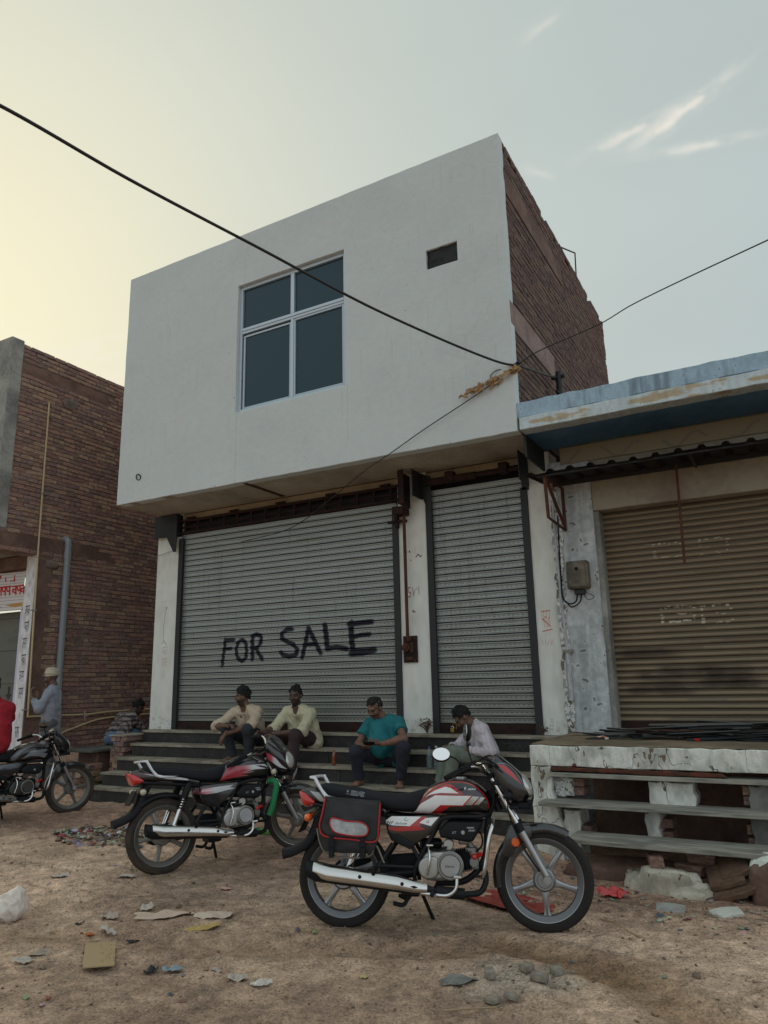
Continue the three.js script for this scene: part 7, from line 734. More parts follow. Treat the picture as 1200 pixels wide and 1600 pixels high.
{ const d = [0.2756, -0.9613], at = (x, y, z) => [-8.63 + d[0] * (x - 0.1) - d[1] * z, y, -5.40 + d[1] * (x - 0.1) + d[0] * z];
  person('r', { label: 'person in red shirt sitting sideways on the black motorcycle at the left edge', base: at(0.36, 0.8, 0), seed: 52, skin: [0.12, 0.066, 0.048], face: [-0.86, -0.2, -0.3], hairLift: 0.016, hairTop: 0.014, s: 1.08,
    j: { head: at(0.36, 1.58, -0.06), neck: at(0.37, 1.43, -0.03), shR: at(0.16, 1.34, -0.02), shL: at(0.57, 1.33, -0.02), elR: at(0.12, 1.10, -0.16), elL: at(0.60, 1.07, -0.14), wrR: at(0.24, 0.98, -0.32), wrL: at(0.50, 0.98, -0.32), hipR: at(0.27, 0.91, 0.0), hipL: at(0.47, 0.91, 0.0), knR: at(0.26, 0.86, -0.42), knL: at(0.48, 0.85, -0.42), anR: at(0.26, 0.42, -0.46), anL: at(0.48, 0.42, -0.46), toeR: at(0.26, 0.35, -0.6), toeL: at(0.48, 0.35, -0.6) },
    hands: [{ w: 'wrR', d: [d[1] * 0.6, -0.2, -d[0]], n: [0, -1, 0], side: 1, curl: 0.3 }, { w: 'wrL', d: [d[1] * 0.6, -0.2, -d[0]], n: [0, -1, 0], side: -1, curl: 0.3 }],
    shirt: { col: plain([0.30, 0.010, 0.022]), sleeve: 0.62, loose: 0.075, fold: 0.006, fat: 0.025, hemR: 0.135, collar: true }, trousers: { col: plain([0.03, 0.032, 0.036]) } }); }
{ // phone in the hands of the person in teal
  const ph = thing('phone', 'black mobile phone held by the person in teal shirt', 'phone', [-4.405, 0.838, -7.565]); ph.rotation.set(-0.5, 0.08, 0.06); part('case', rbox(-0.075, 0.075, -0.006, 0.004, -0.038, 0.038, 0.004), MAT.black, ph); part('screen', rbox(-0.07, 0.07, 0.0045, 0.006, -0.034, 0.034, 0.0006), P({ color: C(0.01, 0.012, 0.015), roughness: 0.08, clearcoat: 1 }), ph); }
// ---------------------------------------------------------------- wires and small fixtures
const wireM = M({ color: C(0.012, 0.012, 0.013), roughness: 0.6 });
const HK = [-2.42, 5.06, -7.66];
solo('power_cable', tube([[-4.206, 5.17, -1.638], [-4.205, 5.36, -2.408], [-4.09, 5.41, -3.405], [-3.80, 5.40, -4.613], [-3.292, 5.272, -6.095], [-2.52, 5.085, -7.52], [-2.38, 5.06, -7.62], [-2.34, 5.12, -7.9], [-2.32, 5.27, -8.5], [-2.30, 5.44, -9.1]], 0.0135, 120, 8), wireM, 'thick black power cable sagging across the sky to the corner of the white shop', 'cable');
solo('overhead_wire', tube([[1.5, 4.0, -2.9], [0.62, 4.608, -5.373], [0.251, 5.006, -6.236], [-1.0, 5.29, -7.3], [-1.424, 5.34, -7.66], [-2.2, 5.16, -7.64], HK], 0.0065, 100, 6), wireM, 'thin black wire rising to the right edge from the shop corner', 'wire');
solo('service_wire', tube([HK, [-2.907, 4.765, -7.55], [-3.587, 4.475, -7.55], [-4.034, 4.265, -7.55], [-4.403, 4.105, -7.555], [-5.1, 3.87, -7.8], [-6.0, 3.68, -8.2], [-7.2, 3.66, -8.54]], 0.006, 80, 6), wireM, 'thin wire slanting down the white wall towards the wide shutter', 'wire');
solo('loose_wire', tube([[-11.6, 3.62, -6.6], [-10.98, 3.70, -7.5], [-9.6, 3.36, -7.5], [-9.2, 3.39, -8.0], [-8.98, 3.60, -8.5], [-8.6, 3.68, -8.55]], 0.004, 60, 5), M({ color: 0x6a625a, roughness: 0.7 }), 'thin slack wire strung between the brick building and the white shop', 'wire');
{ const g = thing('wire_clamp', 'black insulator knot where the cables meet at the wall corner', 'clamp', HK); part('clamp', [rod([0.03, 0.03, 0], [-0.17, -0.09, 0.04], 0.022, 0.014), rod([-0.02, 0.0, 0.0], [0.06, 0.05, 0.03], 0.02), rod([0.02, 0.01, -0.1], [0.02, 0.01, 0.02], 0.012)], wireM, g); part('wire_loop', [tube([[-0.05, -0.02, 0.03], [-0.2, -0.02, 0.08], [-0.28, -0.08, 0.08], [-0.2, -0.12, 0.05], [-0.12, -0.07, 0.03]], 0.005, 30, 5)], wireM, g); }
{ const g = thing('cable_bracket', 'black iron cable post behind the canopy against the brick side wall', 'bracket', [-2.28, 4.5, -9.1]); part('post', rod([0, 0, 0], [0, 1.02, 0], 0.045, 0.04, 10), MAT.darkMetal, g); part('arm', [rod([-0.1, 0.95, 0], [0.08, 0.95, 0], 0.03), rod([0, 0.7, 0], [-0.02, 0.72, 0.1], 0.02)], MAT.darkMetal, g); }
{ const g = thing('roof_railing', 'thin bent iron railing on the roof edge above the brick side wall', 'railing', [-2.6, 8.1, -10.6]); part('rail', polyrod([[0.1, -0.1, 0.2], [0.1, 0.18, 0.13], [0.1, 0.80, -1.25], [0.1, -0.1, -1.12]], 0.012), MAT.rustDark, g); }
{ // dried leaf garland on the service wire
  const pts = [[-3.09, 4.775, -7.53], [-2.9, 4.85, -7.53], [-2.72, 4.89, -7.54], [-2.6, 4.93, -7.55], [-2.36, 5.02, -7.57]], cv = new THREE.CatmullRomCurve3(VV(pts)), l = []; for (let i = 0; i < 70; i++) { const t = clamp(rnd() ** 0.9), p = cv.getPointAt(t), s = rr(0.02, 0.045) * (t < 0.15 ? 0.5 : 1); const g = new THREE.PlaneGeometry(s * 2.4, s, 3, 1), q = g.attributes.position; for (let k = 0; k < q.count; k++) q.setZ(k, Math.sin(q.getX(k) * 60 + i) * 0.008); g.rotateX(rr(-1, 1)).rotateZ(rr(-0.3, 0.9) + (rnd() < 0.2 ? -1.4 : 0)).rotateY(rr(-0.5, 0.5)).translate(p.x, p.y + rr(-0.02, 0.012) - (rnd() < 0.15 ? 0.05 : 0), p.z + rr(-0.02, 0.02)); g.computeVertexNormals(); l.push(g); }
  solo('garland', [tube(pts, 0.006, 30, 5), ...l], M({ color: C(0.38, 0.25, 0.13), roughness: 0.9, side: THREE.DoubleSide }), 'dry orange-brown garland hanging by the wire knot on the white wall', 'garland');
}
{ const g = thing('padlock', 'brass padlock on the bottom bar of the narrow shutter', 'padlock', [-3.80, 0.93, -8.555]); part('body', rbox(-0.024, 0.024, -0.03, 0.02, -0.01, 0.012, 0.006, 2), M({ color: C(0.45, 0.3, 0.1), metalness: 0.8, roughness: 0.35 }), g); part('shackle', new THREE.TorusGeometry(0.02, 0.005, 8, 18, Math.PI).translate(0, 0.02, 0), MAT.chrome, g); part('hasp', tube([[0.0, 0.04, 0], [0.02, 0.08, 0.0], [0.05, 0.07, 0], [0.05, 0.0, 0]], 0.004, 20, 6), M({ color: C(0.3, 0.22, 0.08), metalness: 0.6, roughness: 0.5 }), g); }
const tuft = (name, x, y, z, n, h, col, label, cat) => { const l = []; for (let i = 0; i < n; i++) { const a = rnd() * 6.28, r = rr(0.2, 1) * h * 0.6, hh = h * rr(0.5, 1.1); l.push(tube([[0, 0, 0], [Math.cos(a) * r * 0.4, hh * 0.6, Math.sin(a) * r * 0.3], [Math.cos(a) * r, hh * rr(0.7, 1.05), Math.sin(a) * r * 0.6]], 0.0028, 6, 4)); if (rnd() < 0.7) { const g = new THREE.PlaneGeometry(0.028, 0.018).rotateX(rr(-1, 1)).rotateY(rr(0, 3)).translate(Math.cos(a) * r, hh, Math.sin(a) * r * 0.6); l.push(g); } } const o = solo(name, l, M({ color: C(...col), roughness: 0.9, side: THREE.DoubleSide }), label, cat); o.position.set(x, y, z); return o; };
tuft('dry_weed', -4.1, SILL, -8.46, 46, 0.17, [0.13, 0.085, 0.06], 'dry brown weed at the foot of the pillar between the shutters', 'weed');
tuft('dry_weed', -2.63, SILL, -8.46, 30, 0.10, [0.11, 0.07, 0.05], 'small dry weed at the right foot of the narrow shutter', 'weed');
tuft('green_sprig', -8.35, gfine(-8.35, -7.0) + 0.1, -7.0, 22, 0.34, [0.06, 0.16, 0.03], 'green sprig behind the front wheel of the leftmost motorcycle', 'plant');

// stone bench and brick stack left of the steps
{ const bs = thing('brick_stack', 'dry stack of red bricks against the left end of the steps', 'brick stack', [-9.12, 0, -8.32]); for (let r = 0; r < 9; r++) for (let k = 0; k < 2; k++) for (let q = 0; q < (r % 2 ? 2 : 3); q++) { const b = part('brick', brickGeos[(r + k + q) % 6], brickTones[Math.floor(rnd() * 6)], bs); if (r % 2) { b.scale.set(0.22, 0.07, 0.11); b.position.set(rr(-0.006, 0.006) + (q ? 0.0 : 0), 0.16 + r * 0.076, -0.17 + (k + q * 2) * 0.115); } else { b.scale.set(0.105, 0.07, 0.225); b.position.set(-0.11 + q * 0.11, 0.16 + r * 0.076, -0.115 + k * 0.232 + rr(-0.005, 0.005)); } b.rotation.y = rr(-0.03, 0.03); } part('cap_slab', rbox(-0.19, 0.18, 0.806, 0.83, -0.25, 0.25, 0.005), MAT.tread, bs); }
{ const b = thing('stone_bench', 'grey stone slab bench propped on rubble beside the brick wall', 'bench', [-9.75, 0, -8.45]); part('slab', rbox(-0.3, 0.3, 0.575, 0.62, -0.65, 0.55, 0.01), M({ map: rep(mottle([72, 74, 70], [104, 106, 100], 6, 40), 0.9), roughness: 0.85 }), b); part('support', [rbox(-0.25, 0.2, 0.1, 0.57, -0.6, -0.3, 0.02), rbox(-0.25, 0.2, 0.1, 0.57, 0.1, 0.35, 0.02)], MAT.brownPlaster, b); for (let i = 0; i < 14; i++) { const q = part('brick', brickGeos[i % 6], brickTones[i % 5], b); q.scale.set(0.11, 0.075, 0.22); q.position.set(rr(-0.1, 0.3), 0.2 + Math.floor(i / 5) * 0.085, 0.2 + (i % 5) * 0.13 + rr(-0.03, 0.03)); q.rotation.set(0, rr(-0.5, 0.5), rr(-0.1, 0.1)); } }
for (let i = 0; i < 5; i++) { const x = [-10.7, -10.3, -9.9, -10.5, -9.7][i], z = [-7.6, -7.9, -7.2, -7.1, -7.7][i], b = solo('stone', MAT.rockFn(0, 0, 0, rr(0.06, 0.14), rr(0.04, 0.08), rr(0.05, 0.12), i * 3), i % 3 ? MAT.concrete : MAT.brownPlaster, ['flat stone nearest the drain pipe foot', 'rough stone beside the stone bench', 'rough stone nearest the front wheel of the leftmost motorcycle', 'rough stone at the foot of the yellow conduit', 'small rough stone between bench and steps'][i], 'stone', 'stones at the foot of the left wall'); b.position.set(x, gfine(x, z) + 0.03, z); }

// bottles on the steps
const pet = P({ color: C(0.75, 0.82, 0.85), roughness: 0.1, transmission: 0.85, thickness: 0, ior: 1.4 });
const bottle = (name, label, pos, h, r, m, capM, rot, group) => { const b = thing(name, label, 'bottle', pos, 0, group); const pr = [[0.001, 0], [r * 0.9, 0.002], [r, h * 0.06], [r, h * 0.26], [r * 0.93, h * 0.32], [r, h * 0.38], [r, h * 0.66], [r * 0.75, h * 0.78], [r * 0.36, h * 0.9], [r * 0.34, h * 0.95]].map(([a, c]) => new THREE.Vector2(a, c)); part('body', new THREE.LatheGeometry(pr, 20), m, b); part('cap', cyl(r * 0.4, r * 0.4, h * 0.07, 14).translate(0, h * 0.97, 0), capM, b); if (rot) b.rotation.set(...rot); return b; };
bottle('water_bottle', 'clear water bottle nearest the teal shirt on the steps', [-3.86, 0.537, -8.0], 0.24, 0.036, pet, M({ color: 0x3a5a9a, roughness: 0.5 })); bottle('water_bottle', 'clear water bottle standing midway between the teal and striped shirts', [-3.76, 0.537, -7.98], 0.25, 0.037, pet, M({ color: 0xbfc8d0, roughness: 0.5 })); bottle('water_bottle', 'clear water bottle half hidden by the grey-green trousers', [-3.60, 0.537, -8.02], 0.23, 0.035, pet, M({ color: 0x3a5a9a, roughness: 0.5 }));
bottle('water_bottle', 'clear water bottle on the steps behind the handlebar of the red motorcycle', [-6.45, 0.362, -7.74], 0.22, 0.034, pet, M({ color: 0xd8dce0, roughness: 0.5 }));
bottle('glass_bottle', 'small amber glass bottle with red neck on the steps', [-5.15, 0.535, -7.96], 0.18, 0.028, P({ color: C(0.22, 0.05, 0.02), roughness: 0.12, clearcoat: 1 }), M({ color: C(0.35, 0.02, 0.03), roughness: 0.5 }));
{ const z = -6.55, x = -5.02, b = bottle('plastic_bottle', 'green soft drink bottle lying behind the red motorcycle', [x, gfine(x, z) + 0.04, z], 0.3, 0.042, P({ color: C(0.2, 0.5, 0.12), roughness: 0.12, transmission: 0.55, thickness: 0 }), MAT.black, [0.1, 0.4, 1.55]); part('label', new THREE.CylinderGeometry(0.0428, 0.0428, 0.07, 20, 1, true).translate(0, 0.15, 0), M({ color: C(0.02, 0.12, 0.03), roughness: 0.5 }), b); }

// scrap metal strips on the platform
{ const pile = thing('scrap_pile', 'pile of grey metal shutter strips on the platform before the brown shutter', 'scrap pile', [-1.2, 0.93, -7.9]); const ms = [M({ color: 0x5a5e60, metalness: 0.4, roughness: 0.6 }), M({ color: 0x484c4c, metalness: 0.4, roughness: 0.65 }), M({ color: 0x6c6a62, metalness: 0.3, roughness: 0.7 }), MAT.rust, M({ color: 0x3a3d3e, metalness: 0.4, roughness: 0.6 })]; for (let i = 0; i < 60; i++) { const l = i < 34 ? rr(0.5, 1.6) : rr(0.3, 0.9), x = i < 34 ? rr(-0.05, 1.6) : rr(-0.62, 0.9), hgt = i < 34 ? Math.max(0.004, 0.13 * Math.exp(-((x - 0.55) ** 2) * 2) * rnd()) : rr(0.004, 0.03); const s = part('metal_strip', rbox(-l / 2, l / 2, -0.004, 0.004, -0.03, 0.03, 0.002), ms[i % 5 === 3 ? (rnd() < 0.4 ? 3 : 1) : i % 5], pile); s.position.set(x, hgt + 0.005, rr(-0.28, 0.25)); s.rotation.set(rr(-0.4, 0.4), rr(-0.35, 0.35) + (rnd() < 0.15 ? 0.5 : 0), rr(-0.05, 0.05)); } for (let i = 0; i < 16; i++) { const s = part('scrap', rbox(-0.02, 0.02, 0, 0.02, -0.015, 0.015, 0.004), [MAT.rust, MAT.limewash, MAT.redPlastic, MAT.amber][i % 4], pile); s.position.set(rr(-0.7, 0.4), 0.0, rr(-0.1, 0.4)); s.rotation.y = rnd() * 3; } }
{ const g = thing('red_bead', 'small dark red knob on top of the rusty beam', 'knob', [-1.9, 0.735, -7.0]); part('knob', sph(0, 0, 0, 0.022, 0.022, 0.022, 12), M({ color: C(0.1, 0.008, 0.008), roughness: 0.5 }), g); }

// ---------------------------------------------------------------- litter on the ground
const place = (o, x, z, dy = 0.0, ry = 0) => { const e = 0.12, y = gfine(x, z), nx = (gfine(x - e, z) - gfine(x + e, z)) / (2 * e), nz = (gfine(x, z - e) - gfine(x, z + e)) / (2 * e); o.position.set(x, y + dy, z); o.rotation.set(-nz * 0.7, ry, nx * -0.7); return o; };
function crumple(w, d, h, seedn, n = 18, ragged = 0.25) { // a crumpled sheet: top and underside, with an uneven outline
  const g = new THREE.PlaneGeometry(w, d, n, n).rotateX(-Math.PI / 2), p = g.attributes.position; for (let i = 0; i < p.count; i++) { let x = p.getX(i) / w * 2, z = p.getZ(i) / d * 2; const a = Math.atan2(z, x), m = Math.max(Math.abs(x), Math.abs(z)), l = Math.hypot(x, z) || 1; const rad = 1 - ragged * n3(Math.cos(a) * 1.8 + seedn, Math.sin(a) * 1.8, 2) - ragged * 0.4 * n3(Math.cos(a) * 6 + seedn, Math.sin(a) * 6, 9), k = (m / l) * rad * (1 - ragged * 0.0); x *= mix(1, k, 0.85); z *= mix(1, k, 0.85); const y = h * (Math.abs(n3(x * 1.3 + seedn, z * 1.3, 1) - 0.5) * 1.9 + Math.abs(n3(x * 2.6 + seedn, z * 2.6, 4) - 0.5) * 0.7) * (1 - 0.45 * m * m) * 0.8 + h * 0.05; p.setXYZ(i, x * w / 2, y, z * d / 2); } g.computeVertexNormals(); const b = g.clone(), q = b.attributes.position, nn = b.attributes.normal; for (let i = 0; i < q.count; i++) q.setY(i, q.getY(i) - 0.0015); const ix = b.index.array; for (let i = 0; i < ix.length; i += 3) { const t = ix[i]; ix[i] = ix[i + 1]; ix[i + 1] = t; } b.computeVertexNormals(); return join([g, b]);
}
const lm = (r, g, b, ro = 0.8) => M({ color: C(r, g, b), roughness: ro, bumpMap: rep(grainT, 6), bumpScale: 0.002 });
const PAPER = lm(0.48, 0.40, 0.33), PALE = lm(0.52, 0.46, 0.40), FILM = P({ color: C(0.72, 0.68, 0.62), roughness: 0.25, transmission: 0.3, thickness: 0 }), CARD = lm(0.42, 0.31, 0.18), DUSTY = lm(0.42, 0.34, 0.27), YEL = lm(0.52, 0.37, 0.13), DARKP = lm(0.03, 0.03, 0.035, 0.5), BLUEG = lm(0.25, 0.33, 0.38, 0.5), REDP = lm(0.42, 0.03, 0.03, 0.5), ORANGE = lm(0.55, 0.14, 0.04);
const litter = (name, w, d, h, m, x, z, label, cat, ry = 0, seedn = 1, ragged = 0.25) => place(solo(name, crumple(w * 0.85, d * 0.85, h, seedn, 18, ragged), m, label, cat), x, z, 0.001, ry);
{ const bag = nets((x, y, z) => { const f = Math.abs(n3(x * 13 + 4, y * 9, z * 13) - 0.5) * 0.07 + Math.abs(n3(x * 28, y * 20 + 3, z * 28) - 0.5) * 0.03; return smin(ell(x, y - 0.07, z, 0.13, 0.085, 0.10), ell(x - 0.05, y - 0.145, z + 0.02, 0.06, 0.06, 0.045), 0.08) + f - 0.012; }, [-0.24, -0.03, -0.2], [0.24, 0.3, 0.2], 0.008); place(solo('plastic_bag', bag, lm(0.68, 0.62, 0.55, 0.45), 'crumpled white plastic bag on the ground at the left edge', 'plastic bag'), -4.93, -3.50, 0, 0.4); }
{ const t = ctex(512, 512, (x, W, H) => { x.fillStyle = '#a5906e'; x.fillRect(0, 0, W, H); for (let i = 0; i < 60; i++) { x.fillStyle = `rgba(70,52,34,${rr(0.05, 0.3)})`; x.beginPath(); x.ellipse(rr(60, 460), rr(20, 240), rr(3, 30), rr(2, 12), rnd() * 3, 0, 7); x.fill(); } for (let i = 0; i < 26; i++) { x.fillStyle = `rgba(48,36,26,${rr(0.4, 0.8)})`; x.fillRect(rr(120, 400), rr(110, 190), rr(4, 22), rr(2, 7)); } for (let i = 0; i < 40; i++) { x.fillStyle = `rgba(200,180,140,0.12)`; x.fillRect(rnd() * W, rnd() * H, rr(10, 120), 3); } }); const cq = [[-3.96, -3.36], [-3.83, -3.47], [-3.52, -3.19], [-3.64, -3.08]]; const c0 = [-3.74, -3.27], s = new THREE.Shape(cq.map(([a, b]) => new THREE.Vector2(a - c0[0], -(b - c0[1])))); const g = new THREE.ExtrudeGeometry(s, { depth: 0.006, bevelEnabled: true, bevelSize: 0.002, bevelThickness: 0.001, bevelSegments: 1 }); const u = g.attributes.uv, p = g.attributes.position; for (let i = 0; i < p.count; i++) { const x = p.getX(i), y = p.getY(i); u.setXY(i, clamp(0.5 + (x * 0.79 - y * 0.62) / 0.42), clamp(0.5 + (x * 0.62 + y * 0.79) / 0.30)); } g.rotateX(-Math.PI / 2); place(solo('cardboard_sheet', g, M({ map: t, roughness: 0.92 }), 'flat sheet of brown cardboard with dark smudges in the left foreground', 'cardboard'), c0[0], c0[1], 0.02, 0); }
litter('paper_scrap', 0.19, 0.13, 0.05, PALE, -4.09, -3.04, 'pale oval paper scrap at the lower left corner beside another', 'paper', 0.3, 2, 0.4); litter('paper_scrap', 0.17, 0.10, 0.04, DUSTY, -4.12, -3.17, 'narrow tan paper scrap touching the oval one in the lower left', 'paper', 0.9, 4);
litter('cloth_rag', 0.62, 0.16, 0.075, lm(0.60, 0.46, 0.36), -3.98, -4.02, 'twisted pinkish cloth rag lying left of the near motorcycle', 'rag', 0.72, 6, 0.35); litter('plastic_sheet', 0.36, 0.22, 0.06, lm(0.62, 0.50, 0.41), -3.66, -4.16, 'wrinkled pinkish plastic sheet right beside the twisted rag', 'plastic sheet', 0.4, 9); litter('yellow_wrapper', 0.34, 0.13, 0.04, YEL, -3.57, -3.94, 'crumpled mustard yellow wrapper in front of the rag', 'wrapper', 0.9, 12);
litter('paper_scrap', 0.17, 0.11, 0.06, PALE, -4.07, -3.62, 'white folded paper scrap beside an orange wrapper in the left foreground', 'paper', 0.2, 14); litter('orange_wrapper', 0.08, 0.08, 0.02, ORANGE, -4.16, -3.56, 'small orange wrapper beside white folded paper', 'wrapper', 0.5, 16); litter('paper_scrap', 0.16, 0.10, 0.06, PAPER, -4.3, -3.83, 'tan peaked paper scrap further left of the twisted rag', 'paper', 0.8, 18); litter('paper_scrap', 0.15, 0.11, 0.06, PALE, -4.17, -4.05, 'rounded pale paper scrap just left of the twisted rag', 'paper', 0.1, 20);
litter('black_wrapper', 0.12, 0.06, 0.04, DARKP, -3.84, -3.62, 'small black wrapper above the cardboard sheet', 'wrapper', 0.6, 22); litter('black_wrapper', 0.08, 0.05, 0.03, DARKP, -4.35, -3.63, 'tiny black wrapper left of the orange wrapper', 'wrapper', 0.3, 24);
litter('foil_wrapper', 0.16, 0.10, 0.05, BLUEG, -3.22, -3.33, 'crumpled blue grey foil wrapper right of the cardboard', 'wrapper', 0.4, 26); litter('foil_wrapper', 0.12, 0.07, 0.05, DARKP, -3.32, -3.27, 'torn dark foil wrapper touching the blue grey foil', 'wrapper', 0.9, 28);
litter('paper_scrap', 0.15, 0.12, 0.05, PALE, -2.80, -3.38, 'pale paper scrap in the middle foreground', 'paper', 0.3, 30); litter('paper_scrap', 0.17, 0.11, 0.04, FILM, -2.66, -3.40, 'clear torn plastic scrap beside the pale paper in the middle foreground', 'plastic scrap', 1.0, 32); litter('paper_scrap', 0.08, 0.06, 0.03, PALE, -3.0, -3.44, 'tiny white paper ball between foil wrapper and middle paper', 'paper', 0, 34);
litter('cardboard_scrap', 0.11, 0.09, 0.03, CARD, -2.92, -4.2, 'small brown cardboard scrap left of the near motorcycle rear wheel', 'cardboard', 0.4, 36); litter('paper_scrap', 0.2, 0.12, 0.04, PALE, -5.05, -4.65, 'pale flat paper scrap left of the red motorcycle rear wheel', 'paper', 0.3, 38); litter('red_paper', 0.12, 0.09, 0.04, lm(0.6, 0.35, 0.3), -4.05, -4.72, 'pinkish red paper scrap in front of the red motorcycle', 'paper', 0.2, 40); litter('paper_scrap', 0.2, 0.13, 0.05, PALE, -5.6, -4.45, 'pale paper scrap at mid left on bare earth', 'paper', 0.4, 42);
{ // faded red cloth under the near motorcycle
  const o = solo('red_mat', join([crumple(0.78, 0.46, 0.03, 44, 24, 0.12)]), M({ map: ctex(512, 512, (x, W, H) => { x.fillStyle = '#96382f'; x.fillRect(0, 0, W, H); for (let i = 0; i < 200; i++) { x.fillStyle = `rgba(${rnd() < 0.6 ? '150,120,96' : '110,30,26'},${rr(0.05, 0.3)})`; x.beginPath(); x.ellipse(rnd() * W, rnd() * H, rr(8, 60), rr(4, 26), rnd() * 3, 0, 7); x.fill(); } }), roughness: 0.85 }), 'faded red cloth lying under the near motorcycle behind its front wheel', 'cloth'); o.geometry = wuv(o.geometry, 1.2, 0.5, 0.5); place(o, -1.98, -5.28, 0.004, -0.35); }
litter('red_packet', 0.32, 0.2, 0.14, P({ color: C(0.5, 0.02, 0.025), roughness: 0.25, clearcoat: 0.6 }), -1.42, -6.05, 'shiny crumpled red packet right of the near front wheel', 'packet', 0.2, 46, 0.3);
for (const [x, z, w, d, ry, l] of [[-0.95, -5.62, 0.2, 0.15, 0.2, 'broken grey stone tile on the ground before the right platform'], [-0.62, -5.78, 0.22, 0.14, 0.6, 'pale broken tile nearest the right edge before the platform'], [-0.62, -5.62, 0.1, 0.09, 0.9, 'small pale tile chip beside the pale broken tile']]) place(solo('broken_tile', slab([[-w / 2, -d / 2], [w * 0.4, -d * 0.45], [w / 2, d * 0.3], [0, d / 2], [-w * 0.45, d * 0.4]], [], 0, 0.018, 0.004).rotateX(-Math.PI / 2), l[0] === 'p' || l[0] === 's' ? MAT.limewash : MAT.concrete, l, 'tile'), x, z, 0.004, ry);
MAT.rubble = M({ map: rep(mottle([112, 104, 94], [158, 150, 138], 6, 50), 3), roughness: 0.95, bumpMap: rep(grainT, 8), bumpScale: 0.004 });
[[-1.33, -3.95, 0.06], [-1.42, -4.02, 0.05], [-1.58, -3.92, 0.055], [-1.40, -3.72, 0.05], [-1.48, -3.66, 0.045], [-1.28, -4.08, 0.05]].forEach(([x, z, s], i) => { const g = new RoundedBoxGeometry(s * (1.0 + h2(i, 1, 3) * 0.8), s * (0.4 + h2(i, 2, 3) * 0.35), s * (0.8 + h2(i, 3, 3) * 0.5), 1, s * 0.06), q = g.attributes.position; for (let k = 0; k < q.count; k++) { const a = q.getX(k) / s, b = q.getY(k) / s, c = q.getZ(k) / s; q.setXYZ(k, q.getX(k) + s * 0.35 * (n3(a * 0.9 + i * 7, b, c) - 0.5) * 2, q.getY(k) + s * 0.3 * (n3(a, b * 0.9 + i * 5, c) - 0.5) * 2, q.getZ(k) + s * 0.35 * (n3(a, b, c * 0.9 + i * 3) - 0.5) * 2); } const gg = toCreasedNormals(flat(g), 0.35); const o = solo('rubble_stone', wuv(gg), MAT.rubble, ['tallest grey concrete lump at the back of the ash patch', 'grey concrete lump in the middle of the ash patch', 'grey concrete lump leftmost in the ash patch', 'squarish concrete lump in front of the ash patch', 'squarish concrete lump nearest the camera below the ash patch', 'grey concrete lump on the right side of the ash patch'][i], 'rubble', 'concrete lumps in the ash patch'); place(o, x, z, s * 0.35, i * 1.1); });
litter('cement_lump', 0.26, 0.1, 0.05, MAT.concrete, -1.72, -3.82, 'long low grey cement lump left of the ash patch', 'cement lump', 0.3, 50);
{ const s = solo('twig', tube([[-0.12, 0.01, 0], [-0.03, 0.02, 0.02], [0.05, 0.012, 0.0], [0.12, 0.03, 0.05]], 0.004, 20, 5), CARD, 'pale bent twig in the foreground below the ash patch', 'twig'); place(s, -1.55, -3.55, 0.01, 0.6); }
{ const s = solo('twig', tube([[-0.2, 0.01, 0], [-0.06, 0.03, 0.02], [0.1, 0.02, 0.05], [0.24, 0.01, 0.02]], 0.005, 20, 5), CARD, 'long brown twig right of the near front wheel', 'twig'); place(s, -1.12, -5.0, 0.01, -0.5); }
{ // heap of mixed rubbish beside the left end of the steps
  const cols = [[0.42, 0.38, 0.33], [0.16, 0.13, 0.10], [0.05, 0.05, 0.055], [0.3, 0.22, 0.15], [0.55, 0.52, 0.48], [0.2, 0.23, 0.26], [0.3, 0.08, 0.06], [0.14, 0.2, 0.09]], l = []; for (let i = 0; i < 420; i++) { const a = rnd() * 6.28, r = Math.sqrt(rnd()), x = -6.55 + Math.cos(a) * r * 0.75 + r * Math.sin(a) * 0.1, z = -5.75 + Math.sin(a) * r * 0.42, s = rr(0.02, 0.075), g = crumple(s * rr(0.7, 2.0), s, s * 0.5, i, 4, 0.5); g.rotateX(rr(-0.7, 0.7)).rotateY(rnd() * 6).translate(x, gfine(x, z) + 0.05 * (1 - r) * rnd() + 0.008, z); l.push(solid(g, cols[Math.floor(rnd() * rnd() * 8)].map((q) => q * rr(0.6, 1.1)))); } solo('rubbish_heap', l, M({ vertexColors: true, roughness: 0.6 }), 'scattered heap of small coloured rubbish behind the red motorcycle tail', 'rubbish', null, 'stuff'); }
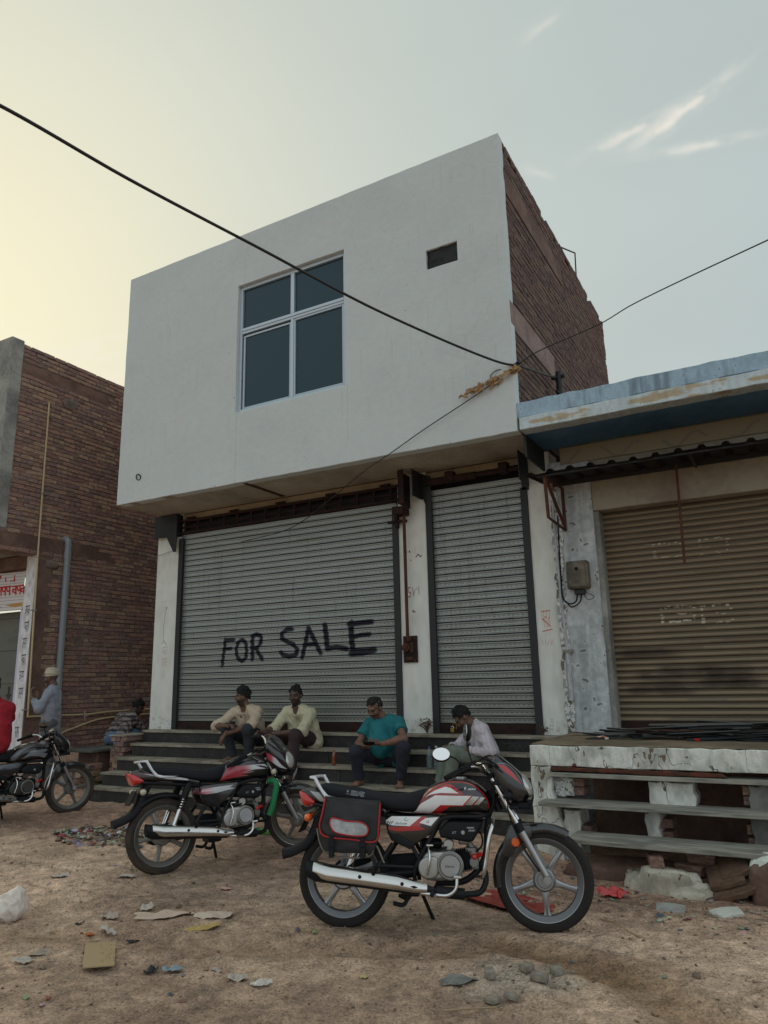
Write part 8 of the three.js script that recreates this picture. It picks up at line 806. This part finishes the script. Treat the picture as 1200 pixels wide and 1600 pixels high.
{ const l = []; const cols = [[0.5, 0.46, 0.4], [0.3, 0.28, 0.25], [0.3, 0.14, 0.10], [0.14, 0.14, 0.16], [0.42, 0.33, 0.24]]; for (let i = 0; i < 260; i++) { const u = rnd(), x = i < 120 ? rr(-2.2, 0.2) : rr(-9.5, 0.4), z = i < 120 ? rr(-6.7, -5.1) : rr(-7.2, -2.4), s = rr(0.012, 0.05), g = crumple(s * rr(0.8, 2), s, s * 0.5, i + 900, 4, 0.5); g.rotateX(rr(-0.3, 0.3)).rotateY(u * 6).translate(x, gfine(x, z) + 0.003, z); l.push(solid(g, cols[Math.floor(rnd() * 5)].map((q) => q * rr(0.6, 1.1)))); } solo('litter', l, M({ vertexColors: true, roughness: 0.7 }), 'tiny paper and plastic scraps strewn over the earth', 'litter', null, 'stuff'); }
{ // pebbles and clods
  const gs = [1, 2, 3].map((k) => { const g = new THREE.IcosahedronGeometry(1, 1), p = g.attributes.position; for (let i = 0; i < p.count; i++) { const a = p.getX(i), b = p.getY(i), c = p.getZ(i), q = 0.7 + 0.6 * n3(a * 1.7 + k * 9, b * 1.7, c * 1.7); p.setXYZ(i, a * q, b * q * 0.6, c * q * 0.8); } g.computeVertexNormals(); return g; });
  gs.forEach((g, k) => { const N = 2600, im = new THREE.InstancedMesh(g, M({ color: [0x8a735c, 0x7a6a5c, 0x9a8e80][k], roughness: 0.95 }), N), m4 = new THREE.Matrix4(), cc = new THREE.Color(); for (let i = 0; i < N; i++) { let x = rr(-9, 0.9), z = rr(-7.2, -2.3); if (i < N * 0.012) { const a = rnd() * 6.28, r = rnd() * 0.5; x = -1.45 + Math.cos(a) * r; z = -3.95 + Math.sin(a) * r * 0.8; } else if (i < N * 0.2) { x = rr(-2.2, 0.4); z = rr(-6.6, -5.4); } const s = 0.003 + 0.010 * Math.pow(rnd(), 5) + (rnd() < 0.003 ? 0.014 : 0); m4.compose(V(x, gfine(x, z) + s * 0.15, z), new THREE.Quaternion().setFromEuler(new THREE.Euler(rr(-0.5, 0.5), rnd() * 6, rr(-0.5, 0.5))), V(s, s * rr(0.7, 1.1), s)); im.setMatrixAt(i, m4); cc.setScalar(rr(0.55, 1.15)); im.setColorAt(i, cc); } im.name = numbered('gravel'); im.castShadow = im.receiveShadow = true; scene.add(im); tag(im, ['brown pebbles and clods strewn over the earth', 'dark pebbles strewn over the earth', 'pale stone chips strewn over the earth'][k], 'gravel', null, 'stuff'); });
}
renderer.render(scene, camera);
